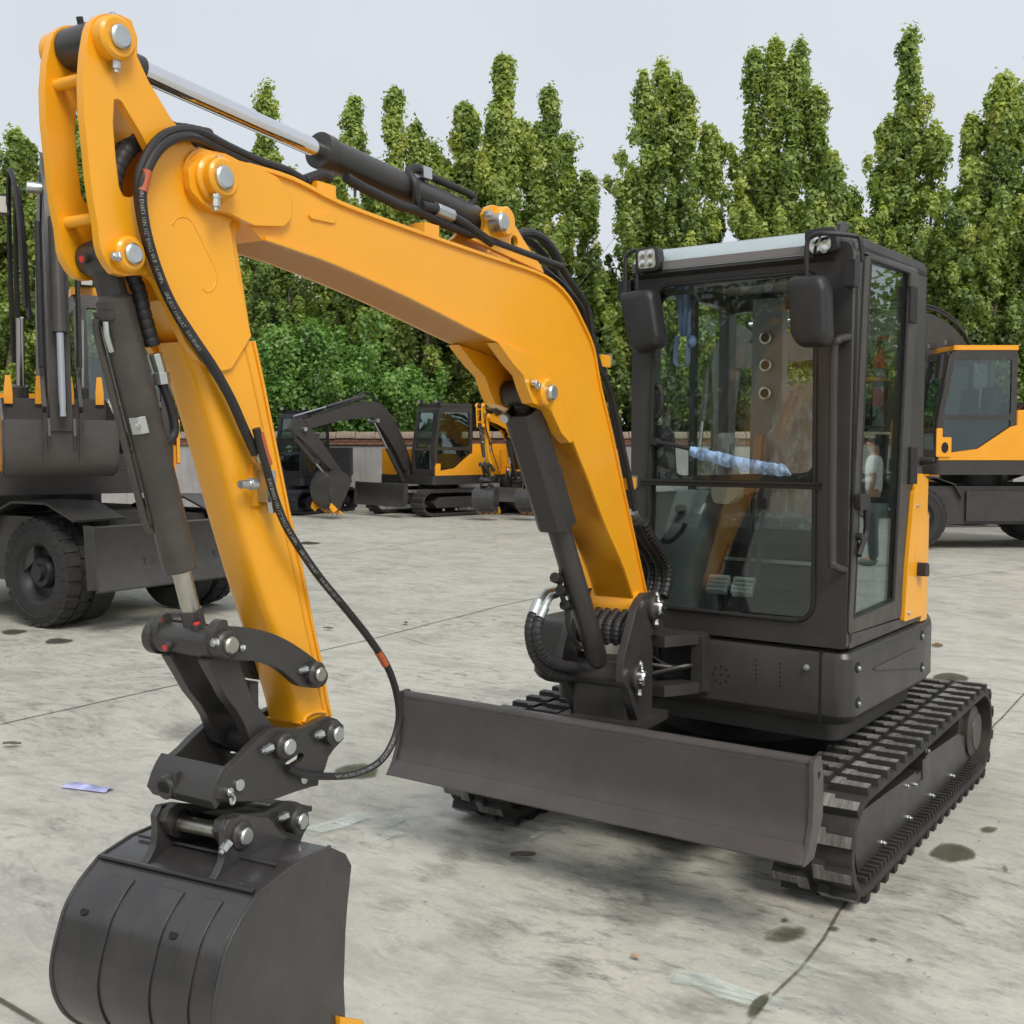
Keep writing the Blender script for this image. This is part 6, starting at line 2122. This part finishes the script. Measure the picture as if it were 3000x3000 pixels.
# mini excavators of the same kind farther off
SKIP = ('bolt', 'lug', 'pin', 'guide_rib', 'weld_bead', 'seat_film', 'plug_cap', 'grease_boss', 'vent_ring', 'vent_throat', 'lock_clip', 'washer', 'reflector', 'lever_film', 'plastic_sleeve', 'screen_handle', 'sound_hole', 'bolt_recess', 'coiled_cord', 'pedal')


def place_copy(x, y, ang, label):
    c = copy_tree(ex, None, SKIP)
    c.location = yard(x, y)
    c.rotation_euler = (0, 0, ang)
    c['label'] = label
    return c


place_copy(.62, 27.3, R(12), 'small orange mini excavator far off, its dark bucket beside the crawler excavator')
place_copy(1.75, 27.2, R(8), 'second distant mini excavator, mostly hidden by the near boom cylinder')
place_copy(9.4, 23.6, R(38), 'distant mini excavator seen only under the yellow wheeled excavator')

# ============================================================ trees, hedge and pole
def leafmat(name, lo, mid, hi):
    m, nt, b = newmat(name)
    nt.nodes.remove(b)
    out = [n for n in nt.nodes if n.type == 'OUTPUT_MATERIAL'][0]
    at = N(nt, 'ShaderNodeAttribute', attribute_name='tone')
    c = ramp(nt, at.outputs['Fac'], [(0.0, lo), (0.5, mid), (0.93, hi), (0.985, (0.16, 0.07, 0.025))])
    df = N(nt, 'ShaderNodeBsdfDiffuse'); tr = N(nt, 'ShaderNodeBsdfTranslucent'); gl = N(nt, 'ShaderNodeBsdfGlossy')
    gl.inputs['Roughness'].default_value = 0.45
    gl.inputs['Color'].default_value = (0.5, 0.5, 0.5, 1)
    nt.links.new(c, df.inputs[0])
    c2 = mixc(nt, 1.0, c, (1.25, 1.3, 0.6), 'MULTIPLY')
    nt.links.new(c2, tr.inputs[0])
    m1 = N(nt, 'ShaderNodeMixShader', i_0=0.42)
    nt.links.new(df.outputs[0], m1.inputs[1]); nt.links.new(tr.outputs[0], m1.inputs[2])
    m2 = N(nt, 'ShaderNodeMixShader', i_0=0.06)
    nt.links.new(m1.outputs[0], m2.inputs[1]); nt.links.new(gl.outputs[0], m2.inputs[2])
    nt.links.new(m2.outputs[0], out.inputs[0])
    return m


LEAF = leafmat('plane_leaf', (0.115, 0.175, 0.050), (0.285, 0.385, 0.095), (0.56, 0.62, 0.16))
LEAFB = leafmat('locust_leaf', (0.10, 0.20, 0.045), (0.19, 0.36, 0.085), (0.30, 0.50, 0.14))
LEAFD = leafmat('dark_leaf', (0.090, 0.130, 0.050), (0.165, 0.235, 0.075), (0.27, 0.34, 0.10))
BARK = plain('bark', (0.14, 0.12, 0.095), 0.9, 0, None, 0.35)


def leaf_mesh(name, P, D, size, tone, mat, seed):
    """folded four-point leaves at points P, facing D"""
    rs = np.random.RandomState(seed)
    n = len(P)
    D = D + rs.normal(0, .55, (n, 3)); D /= np.linalg.norm(D, axis=1)[:, None] + 1e-9
    t = rs.normal(0, 1, (n, 3)); t[:, 2] -= .6
    t -= D * np.sum(t * D, 1)[:, None]; t /= np.linalg.norm(t, axis=1)[:, None] + 1e-9
    s = np.cross(D, t)
    sz = (size * rs.uniform(.6, 1.35, n))[:, None]
    v = np.empty((n, 3, 3), np.float32)
    v[:, 0] = P - t * sz * .75
    v[:, 1] = P + s * sz * .55 + t * sz * .45
    v[:, 2] = P - s * sz * .55 + t * sz * .45
    me = bpy.data.meshes.new(name)
    me.vertices.add(n * 3); me.vertices.foreach_set('co', v.ravel())
    me.loops.add(n * 3); me.loops.foreach_set('vertex_index', np.arange(n * 3, dtype=np.int32))
    me.polygons.add(n)
    me.polygons.foreach_set('loop_start', np.arange(0, n * 3, 3, dtype=np.int32))
    at = me.attributes.new('tone', 'FLOAT', 'POINT')
    at.data.foreach_set('value', np.repeat(tone.astype(np.float32), 3))
    me.materials.append(mat)
    me.update(calc_edges=True)
    return me


def crown_points(leaders, zb, nclump, per, seed, spread=.30):
    """sprays of leaves along upswept branchlets round each leader: (dx, dy, top z, radius)"""
    rs = np.random.RandomState(seed)
    P = []; D = []; T = []; B = []
    wts = np.array([max(.3, (l[2] - zb)) * l[3] for l in leaders]); wts /= wts.sum()
    for li, (dx, dy, zt, rad) in enumerate(leaders):
        nb = max(5, int(nclump * wts[li] / 3.4))
        for k in range(nb + 4):
            u = rs.uniform(0, 1) ** 0.9 if k < nb else (.84, .90, .95, .985)[k - nb]
            zs = zb + (zt - zb) * u
            env = rad * (1.0 + .45 * (1 - u)) * min(1.0, (1.03 - u) ** .8 * 1.5) * (rs.uniform(.5, 1.15) if rs.rand() < .84 else rs.uniform(1.25, 1.6))
            a = rs.uniform(0, 2 * PI)
            st = np.array((dx, dy, zs))
            en = np.array((dx + env * math.cos(a), dy + env * math.sin(a), min(zt + .35, zs + env * rs.uniform(.6, 1.5) + .2)))
            B.append((st, en))
            tone_b = rs.normal(.44, .17) + .20 * (u - .5)  # leaf colour lightens toward the crown top, sunlight put into the tone
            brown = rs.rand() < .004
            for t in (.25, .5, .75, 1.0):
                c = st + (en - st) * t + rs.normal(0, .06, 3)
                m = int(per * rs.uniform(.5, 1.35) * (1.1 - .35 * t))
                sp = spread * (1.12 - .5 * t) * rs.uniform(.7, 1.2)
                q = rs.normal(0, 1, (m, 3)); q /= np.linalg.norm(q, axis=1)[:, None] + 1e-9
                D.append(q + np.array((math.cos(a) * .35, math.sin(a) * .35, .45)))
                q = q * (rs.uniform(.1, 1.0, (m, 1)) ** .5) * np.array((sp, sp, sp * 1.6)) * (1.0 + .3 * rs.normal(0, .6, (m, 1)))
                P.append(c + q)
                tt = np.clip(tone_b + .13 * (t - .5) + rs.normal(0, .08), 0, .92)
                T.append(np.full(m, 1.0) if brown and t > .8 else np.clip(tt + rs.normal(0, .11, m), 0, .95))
    return np.concatenate(P), np.concatenate(D), np.concatenate(T), B


def tree(name, x, y, leaders, zb, nclump, per, seed, label, mat=None, size=.098, spread=.285, trunk=.14, cat='tree', group='upright trees behind the wall', tz=None):
    root = empty(name, yard(x, y), AZ)
    P, D, T, B = crown_points(leaders, zb, nclump, per, seed, spread)
    me = leaf_mesh('crown', P, D, size, T, mat or LEAF, seed)
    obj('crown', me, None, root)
    rng = random.Random(seed)
    g = G()
    for i, (dx, dy, zt, rad) in enumerate(leaders):
        g.tube([(dx * .15, dy * .15, 0), (dx * .3, dy * .3, zb * .9), (dx * .8, dy * .8, zb + (zt - zb) * .35), (dx, dy, zb + (zt - zb) * .75), (dx, dy, zt - .5)], trunk, 7, 3, lambda t, k: max(.012, trunk * (1 - t * .93)) * (1.0 if i == 0 else .75))
    for st, en in B[::3]:
        md = (st + en) / 2 + np.array((0, 0, -.08))
        g.tube([tuple(st), tuple(md), tuple(en)], .02, 4, 0, lambda t, k_: .022 * (1 - t * .8))
    obj('trunk', g, BARK, root)
    tag(root, label, cat, group)
    return root


DT = 32.0
def at(px, py, d=DT):
    """metres right of the camera axis and height, for a sight line at distance d"""
    return (px - 1500) / 3296 * d, 1.66 + (1300 - py) / 3296 * d


row = [
    # base px, depth, [(px, py top, radius m)...], crown base z, clumps, label
    (-40, 31.0, [(-30, 470, 1.0), (55, 425, .85), (-120, 380, 1.2)], 1.6, 300, 'tall tree at the far left edge, beside the black boom of the wheeled excavator'),
    (190, 32.0, [(120, 500, .8), (240, 390, .9), (300, 470, .8)], 1.8, 280, 'tall tree behind the raised black boom, seen between the orange arm plates'),
    (520, 33.5, [(480, 560, 1.1), (600, 520, 1.0), (690, 600, .8)], 1.8, 300, 'tree hidden mostly behind the orange arm and boom'),
    (800, 32.0, [(802, 318, .62), (770, 480, .85), (860, 560, .9)], 1.9, 280, 'tree with one thin top poking above the orange boom tip'),
    (1010, 33.5, [(1050, 338, .52), (1000, 560, .9), (1090, 600, .9)], 1.9, 260, 'narrow tree top standing right above the chrome piston rod'),
    (1190, 32.0, [(1158, 318, .60), (1220, 410, .62), (1270, 480, .6), (1120, 520, .8)], 2.0, 300, 'tree with two stepped tops above the black arm cylinder'),
    (1400, 32.5, [(1365, 358, .95), (1440, 480, .9), (1330, 560, .9)], 2.0, 320, 'broad topped tree just left of the tallest spire above the boom'),
    (1500, 31.2, [(1478, 236, .50), (1470, 380, .95), (1560, 420, .8)], 2.2, 380, 'tall spire topped tree above the boom bracket'),
    (1640, 32.6, [(1606, 336, .48), (1662, 428, .45), (1600, 480, .9), (1720, 560, .6)], 2.0, 320, 'tree with two thin tops left of the utility pole'),
    (1930, 31.5, [(1935, 250, .95), (1880, 300, .85), (1990, 330, .85), (2080, 420, .62), (1850, 560, .9), (1990, 620, 1.1)], 1.9, 560, 'wide flat topped tree standing behind the left mirror of the cab'),
    (2270, 31.5, [(2260, 178, .80), (2320, 190, .62), (2200, 210, .72), (2370, 330, .55), (2250, 480, 1.2), (2395, 500, .6)], 2.2, 560, 'tall blunt topped tree directly above the cab roof'),
    (2440, 30.6, [(2430, 525, .55), (2380, 620, .7), (2490, 600, .6)], 2.0, 200, 'low bright green tree filling the gap above the right work lamp'),
    (2640, 31.5, [(2634, 142, .42), (2650, 260, .75), (2600, 400, .9), (2700, 430, .8)], 2.6, 360, 'pointed tree right of the cab, its bare stem showing through'),
    (2890, 30.6, [(2895, 300, .75), (2830, 390, .8), (2960, 320, .9), (2880, 520, 1.4)], 2.2, 480, 'full tree above the yellow wheeled excavator cab'),
    (3060, 31.5, [(3010, 195, .8), (3090, 260, 1.0)], 2.2, 280, 'tree cut by the right edge of the picture, pale leaved top'),
]
for i, (px, d, ls, zb, nc, lab) in enumerate(row):
    x0 = (px - 1500) / 3296 * d
    leaders = []
    rng = random.Random(i)
    for (lx, ly, rad) in ls:
        X, Z = at(lx, ly, d)
        leaders.append((X - x0, rng.uniform(-.4, .4), Z, rad * 1.15))
    # a low skirt that joins neighbouring crowns
    leaders.append((rng.uniform(-.3, .3), .3, at(0, 720, d)[1] + rng.uniform(-.5, .8), 1.6))
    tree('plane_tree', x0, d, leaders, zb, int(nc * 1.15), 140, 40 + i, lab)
# second row, darker, closing the gaps low down
rng = random.Random(77)
PLACES = ['leftmost of them', 'second from the left edge', 'left of the raised black boom', 'behind the orange arm', 'behind the bright feathery bush', 'right of the feathery bush', 'behind the crawler excavator cab', 'behind the orange boom bend', 'left of the cab', 'behind the left half of the cab', 'behind the cab door', 'right of the cab roof', 'behind the yellow wheeled excavator', 'rightmost of them']
k = 0
for px in range(-150, 3200, 240):
    d = 36.5 + rng.uniform(-.8, .8)
    x0 = (px - 1500) / 3296 * d
    zt = at(0, 830 + rng.uniform(-90, 90), d)[1]
    tree('evergreen_tree', x0, d, [(0, 0, zt, 1.7), (1.0, .2, zt - 1.2, 1.3), (-1.0, 0, zt - .8, 1.3)], .3, 240, 60, 200 + k, 'dark low tree of the second row, ' + PLACES[k], LEAFD, .24, .42, .12, 'tree', 'dark low trees of the second row')
    k += 1
# bright feathery bush leaning over the wall
x0, d = (930 - 1500) / 3296 * 30.2, 30.2
tree('locust_bush', x0, d, [(-.9, 0, 4.2, 1.05), (-.1, -.2, 4.35, 1.1), (.7, -.2, 3.7, .9), (1.3, -.3, 3.1, .7)], 1.5, 240, 120, 300, 'bright green feathery bush leaning over the wall left of the boom', LEAFB, .085, .36, .06, 'bush', 'shrubs at the wall')
x0 = (1130 - 1500) / 3296 * 30.0
tree('leafy_shrub', x0, 30.0, [(-.4, 0, 3.0, .7), (.4, 0, 3.15, .7), (1.0, 0, 2.7, .6)], 1.5, 110, 100, 301, 'yellow green shrub above the black excavator boom at the wall', LEAFB, .085, .30, .05, 'bush', 'shrubs at the wall')
# weeds at the foot of the wall
# utility pole far behind
pole = empty('utility_pole', yard((1738 - 1500) / 3296 * 70, 70), AZ)
tag(pole, 'pale concrete utility pole with crossarms far behind the trees', 'pole')
zt = 1.66 + (1300 - 528) / 3296 * 70
PCONC = plain('pole_concrete', (0.42, 0.42, 0.43), 0.8, 0, None, 0.1)
obj('post', G().cyl((0, 0, 0), (0, 0, zt), .26, .17, 14), PCONC, pole)
obj('crossarm', G().prism([(-.62, zt + .18), (-.5, zt + .22), (.05, zt - .12), (.70, zt - .30), (.68, zt - .42), (0, zt - .26)], -.06, .06), PCONC, pole)
obj('insulator', G().cyl((.62, 0, zt - .55), (.62, 0, zt - .36), .06, .09, 8), PCONC, pole)
obj('insulator', G().cyl((-.55, 0, zt + .20), (-.55, 0, zt + .40), .07, .05, 8), PCONC, pole)

# ============================================================ what the cab glass mirrors: yard beyond the frame
def belt(name, pts, zt, n, seed, label):
    """far-off wood that reads as one mass"""
    rs = np.random.RandomState(seed)
    P = []; D = []; T = []
    segs = list(zip(pts, pts[1:]))
    for k in range(n):
        (a, b), (c, d) = segs[rs.randint(len(segs))]
        t = rs.rand()
        x, y = a + (c - a) * t, b + (d - b) * t
        h = zt * (.72 + .28 * math.sin(x * .9 + y * .7) * math.sin(x * .37 - y * .5))
        z = h * rs.uniform(0.02, 1) ** .8
        cpt_ = yard(x + rs.normal(0, .8), y + rs.normal(0, .8), z)
        m = 34
        q = rs.normal(0, .55, (m, 3))
        P.append(np.array(cpt_) + q); D.append(q + np.array((0, 0, .4)))
        T.append(np.clip(rs.normal(.4, .2) + rs.normal(0, .1, m), 0, .92))
    me = leaf_mesh(name, np.concatenate(P), np.concatenate(D), .30, np.concatenate(T), LEAFD, seed)
    o = obj(name, me, None)
    tag(o, label, 'trees', None, 'stuff')
    return o


belt('tree_belt', [(18, 31), (62, 33)], 10.5, 900, 501, 'belt of trees carrying on to the right beyond the frame')
belt('tree_belt', [(-26, 31), (-30, 10), (-30, -30)], 9.5, 1100, 502, 'unseen belt of trees added along the left side to darken the windscreen reflection')  # added out of view so the windscreen reflects less bright sky

machine('wheeled_excavator', 20.6, 17.9, PI + .25, PI + .25, dict(
    boom=[(.45, 1.75, .18), (.75, 2.7, .27), (1.25, 3.25, .32), (2.1, 3.45, .30), (4.0, 3.05, .17)],
    arm=[(3.75, 3.55, .14), (4.05, 3.1, .25), (4.1, 2.3, .19), (4.15, 1.5, .13)], dy=-.16, bw=.34, aw=.26,
    cyl=[('boom_cylinder', (.85, 1.65), (1.55, 3.2), .5, .075, .24), ('arm_cylinder', (1.6, 3.85), (3.7, 3.62), .6, .07, 0)],
    pins=[], hoses=[], links=[], hinge=(4.15, 1.45)), True, 1.0, None,
    'yellow wheeled excavator mirrored in the cab door glass', R(-20), .9, False, 4, None, 'wheeled excavators', False, .78)

# ------------------------------------------------------------ bystander mirrored in the door glass
SKINM = plain('skin', (0.42, 0.24, 0.16), 0.55)
SHIRT = plain('white_cotton', (0.74, 0.74, 0.74), 0.85, 0, None, 0.06)
TROUS = plain('dark_trousers', (0.022, 0.024, 0.032), 0.85, 0, None, 0.2)
HAIR = plain('black_hair', (0.012, 0.010, 0.009), 0.6)
SHOE = plain('grey_shoe', (0.12, 0.12, 0.12), 0.7)


def skin(name, verts, edges, radii, mat, parent, sub=2):
    me = bpy.data.meshes.new(name)
    me.from_pydata(verts, edges, [])
    me.materials.append(mat)
    o = bpy.data.objects.new(name, me)
    COL.objects.link(o)
    o.parent = parent
    md = o.modifiers.new('skin', 'SKIN')
    md.use_smooth_shade = True
    if not me.skin_vertices:
        me.skin_vertices.new() if hasattr(me.skin_vertices, 'new') else None
    bm = bmesh.new(); bm.from_mesh(me)
    lay = bm.verts.layers.skin.verify()
    bm.verts.ensure_lookup_table()
    for i, v in enumerate(bm.verts):
        r_ = radii[i]
        v[lay].radius = r_ if isinstance(r_, tuple) else (r_, r_)
        v[lay].use_root = (i == 0)
    bm.to_mesh(me); bm.free()
    s_ = o.modifiers.new('sub', 'SUBSURF'); s_.levels = sub; s_.render_levels = sub
    return o


pp_ = yard(10.84, 10.94)
man = empty('person', (pp_.x, pp_.y, 0), AZ + R(40))
tag(man, 'standing person in white t-shirt and dark trousers, mirrored in the cab door glass', 'person')
V = [(0, 0, .95), (0, 0, 1.12), (0, 0, 1.32), (0, .01, 1.46), (0, 0, 1.54), (0, -.02, 1.63), (0, -.02, 1.72),
     (.19, 0, 1.42), (.25, .02, 1.16), (.25, -.06, .92), (.25, -.09, .84), (-.19, 0, 1.42), (-.25, .02, 1.16), (-.25, -.06, .92), (-.25, -.09, .84),
     (.10, 0, .88), (.11, -.01, .50), (.11, .02, .10), (.12, -.12, .04), (-.10, 0, .88), (-.11, -.01, .50), (-.11, .02, .10), (-.12, -.12, .04)]
E_ = [(0, 1), (1, 2), (2, 3), (3, 4), (4, 5), (5, 6), (3, 7), (7, 8), (8, 9), (9, 10), (3, 11), (11, 12), (12, 13), (13, 14), (0, 15), (15, 16), (16, 17), (17, 18), (0, 19), (19, 20), (20, 21), (21, 22)]
Rr = [(.14, .10), (.13, .095), (.15, .11), (.10, .08), .055, (.085, .10), (.07, .085), .055, .042, .032, .03, .055, .042, .032, .03, .085, .058, .04, .04, .085, .058, .04, .04]
body_ = skin('body', V, E_, Rr, SKINM, man)
skin('t_shirt', [V[0], V[1], V[2], V[3], V[7], (.235, .01, 1.24), V[11], (-.235, .01, 1.24)], [(0, 1), (1, 2), (2, 3), (3, 4), (4, 5), (3, 6), (6, 7)], [(.165, .125), (.155, .12), (.175, .13), (.115, .095), .072, .075, .072, .075], SHIRT, man)
skin('trousers', [(0, 0, .98), V[15], V[16], (.11, .02, .07), V[19], V[20], (-.11, .02, .07)], [(0, 1), (1, 2), (2, 3), (0, 4), (4, 5), (5, 6)], [(.155, .115), .10, .075, .062, .10, .075, .062], TROUS, man)
obj('hair', G().sphere((0, .012, 1.70), .098, (.92, 1.02, .85)), HAIR, man, 60)
obj('nose', G().sphere((0, -.118, 1.635), .016, (.8, 1, 1.2), 8, 6), SKINM, man, 60)
for s_ in (1, -1):
    obj('shoe', G().sphere((s_ * .12, -.06, .045), .055, (.9, 2.4, .8)), SHOE, man, 60)
    obj('ear', G().sphere((s_ * .088, -.015, 1.64), .02, (.4, .8, 1.3), 8, 6), SKINM, man, 60)
    obj('eye', G().sphere((s_ * .032, -.105, 1.655), .011, (1, .6, .7), 8, 6), HAIR, man, 60)
    # hand: palm and five fingers
    g = G().sphere((s_ * .25, -.10, .80), .04, (.45, .8, 1.15), 10, 7)
    for f_ in range(4):
        y_ = -.135 + f_ * .023
        g.tube([(s_ * .25, y_, .775), (s_ * .245, y_ - .004, .735), (s_ * .235, y_ - .012, .70 + .008 * abs(f_ - 1.5))], .009, 6, 2)
    g.tube([(s_ * .245, -.13, .815), (s_ * .235, -.155, .79), (s_ * .23, -.16, .76)], .0095, 6, 2)
    obj('hand', g, SKINM, man, 60)

# ------------------------------------------------------------ printing on the hoses
def text_mesh(txt, size):
    cu = bpy.data.curves.new('t', 'FONT')
    cu.body = txt; cu.size = size; cu.resolution_u = 1
    o = bpy.data.objects.new('t', cu)
    COL.objects.link(o)
    dg_ = bpy.context.evaluated_depsgraph_get()
    me = bpy.data.meshes.new_from_object(o.evaluated_get(dg_))
    bpy.data.objects.remove(o); bpy.data.curves.remove(cu)
    return me


def print_on(path, rad, txt, start, size, side, parent, flip=1):
    """lettering wrapped on a hose: path in world points, side = direction the print faces"""
    P = catmull(path, 10)
    L = [0.0]
    for a, b in zip(P, P[1:]):
        L.append(L[-1] + (b - a).length)
    me = text_mesh(txt, size)
    side = Vector(side)
    for v in me.vertices:
        t = min(max(start + v.co.x, 0), L[-1] - 1e-4)
        i = 0
        while i < len(L) - 2 and L[i + 1] < t: i += 1
        f = (t - L[i]) / max(1e-9, L[i + 1] - L[i])
        p = P[i].lerp(P[i + 1], f)
        d = (P[min(i + 2, len(P) - 1)] - P[max(i - 1, 0)]).normalized()
        nrm_ = (side - d * side.dot(d)).normalized()
        b = nrm_.cross(d) * flip
        th = (v.co.y - size * .35) / rad
        v.co = p + (nrm_ * math.cos(th) + b * math.sin(th)) * (rad + .0006)
    me.materials.clear(); me.materials.append(WHITEI)
    return obj('hose_print', me, None, parent, 0)


camdir = Vector(cam.location)
def world(pts, w=None): return [WK @ Vector((p[0], p[2] if len(p) > 2 else w, p[1] if len(p) > 2 else p[1])) for p in pts]
hw_ = [WK @ Vector(p) for p in hang]
sd0 = (camdir - hw_[6]).normalized()
print_on(hw_, .0100, 'DIN EN853 1SN 1/2" DN12 W.P.16MPa      SAE J517 100R1AT      DIN EN853 1SN 1/2"', .12, .011, sd0, hh_)
print_on(hw_, .0100, '100R1AT SAE J517   DIN EN853 1SN 1/2" DN12 W.P.16MPa', 1.02, .011, (camdir - hw_[12]).normalized(), hh_)
h2 = [WK @ Vector((p[0], (w + .012 if i > 4 else w), p[1])) for i, (p, w) in enumerate(zip(hs2, ww_))]
print_on(h2, .0105, 'DIN EN853 1SN 1/2" DN12 W.P. 16.0MPa      SAE J517 100R1AT   DIN EN853', .62, .011, (camdir - h2[12]).normalized(), boom)

# ============================================================ small things
# fire extinguisher in the cab
fe = (0.656,1.877)
fx = empty('fire_extinguisher', (fe[0], -.06, fe[1] - .06))
fx.scale = (.62, .62, .62)
tag(fx, 'red fire extinguisher with white label seen through the cab door glass', 'extinguisher')
obj('body', G().rings((0, 0, 0), (0, 0, .40), [(0, .045), (.01, .05), (.30, .05), (.34, .042), (.36, .02), (.40, .018)], 22), REDP, fx)
obj('label', G().rings((0, 0, .12), (0, 0, .26), [(0, .0505), (.14, .0505)], 22), WHITEI, fx)
obj('valve', G().box((-.018, -.02, .40), (.018, .02, .45)), BLACK, fx)
obj('lever', G().prism([(-.02, .45), (.06, .47), (.06, .485), (-.02, .47)], -.012, .012), REDP, fx)
# blue cloth tied up inside the windscreen
bt = [(-0.042,2.323),(0.047,2.316),(0.040,2.144),(0.034,2.109),(-0.011,2.112),(-0.023,2.148)]
cl = empty('blue_strap', (bt[0][0], -.60, bt[3][1]))
tag(cl, 'blue folded fabric strap hanging inside the top of the windscreen', 'strap')
ox, oz = bt[0][0], bt[3][1]
g = G()
rows = []
for k in range(9):
    t = k / 8
    zt_ = (1 - t) * (bt[0][1] - oz) + t * 0
    wl = (bt[0][0] - ox) * (1 - t) + (bt[4][0] - ox) * t
    wr_ = (bt[1][0] - ox) * (1 - t) + (bt[3][0] - ox) * t
    rows.append([(wl + (wr_ - wl) * i / 8, .012 * math.sin(i * 2.1 + k * .4), zt_) for i in range(9)])
g.sheet(rows)
obj('band', g, BLUECLOTH, cl, 60)
lo_ = [(-0.023,2.112),(-0.030,2.063),(-0.030,2.005),(-0.013,1.985),(0.022,1.989),(0.028,2.031),(0.030,2.109)]
g = G()
rows = []
for p in catmull([(a, 0, b) for a, b in lo_], 5):
    rows.append([(p.x - ox, -.02 + .04 * j, p.z - oz) for j in range(2)])
g.sheet(rows)
obj('loop', g, BLUECLOTH, cl, 60)
g = G().sphere(((0.047,2.087)[0] - ox, .0, (0.047,2.087)[1] - oz), .022, (.8, .8, 1.2))
obj('knot', g, BLUECLOTH, cl, 60)

# blue and white wrapper on the concrete
wq = [(-2.679,-1.820),(-2.605,-1.752),(-2.467,-1.731),(-2.427,-1.754),(-2.459,-1.791),(-2.589,-1.835)]
WRAP = plain('blue_wrapper', (0.36, 0.38, 0.62), 0.3, 0, None, 0.5)
rng = random.Random(4)
p0, p1 = Vector(wq[0]), Vector(wq[3])
ax = (p1 - p0); Lw = ax.length; ax.normalize(); sd_ = Vector((-ax.y, ax.x))
wr0 = empty('plastic_wrapper', (p0.x, p0.y, 0))
tag(wr0, 'crumpled blue and white plastic wrapper lying on the concrete at left', 'wrapper')
g = G()
rows = []
for k in range(12):
    t = k / 11
    rows.append([((ax * Lw * t + sd_ * (.045 - .012 * t) * (j / 5 * 2 - 1)).x, (ax * Lw * t + sd_ * (.045 - .012 * t) * (j / 5 * 2 - 1)).y, .006 + rng.uniform(0, .018) * math.sin(PI * j / 5)) for j in range(6)])
g.sheet(rows)
obj('film', g, WRAP, wr0, 60)
# dry leaves and a brick chip
DRY = plain('dry_leaf', (0.12, 0.10, 0.08), 0.8, 0, None, 0.4)
for k, ((x, y), lab) in enumerate(zip([(-4.625,2.789),(-4.974,2.154),(0.479,-1.778),(-0.323,-1.290),(-3.551,-1.609)], ('curled dry leaf on the concrete above the hanging hose loop', 'small dry leaf lying just right of the orange arm', 'tan chip of brick on the concrete below the blade', 'dark leaf scrap on the concrete in front of the blade', 'dark leaf scrap on the concrete at the left edge'))):
    rng = random.Random(k)
    g = G()
    a = rng.uniform(0, 3)
    if k == 2:
        g.loft([[(-.015, -.008, .012), (.015, -.008, .012), (.017, .008, .012), (-.013, .009, .012)], [(-.012, -.006, .020), (.012, -.007, .018), (.013, .007, .019), (-.010, .007, .020)]])
    else:
        g.sheet([[((i / 4 - .5) * .10 * math.cos(a) - (j / 3 - .5) * .05 * math.sin(a) * math.sin(PI * (i + .4) / 4.8), (i / 4 - .5) * .10 * math.sin(a) + (j / 3 - .5) * .05 * math.cos(a) * math.sin(PI * (i + .4) / 4.8), .014 + .022 * abs(j / 3 - .5) + rng.uniform(0, .006)) for i in range(5)] for j in range(4)])
    o = obj('dry_leaf' if k != 2 else 'brick_chip', g, DRY if k != 2 else plain('brick_chip', (0.42, 0.30, 0.21), 0.8), None, 60)
    o.location = (x, y, 0)
    tag(o, lab, 'leaf' if k != 2 else 'chip')
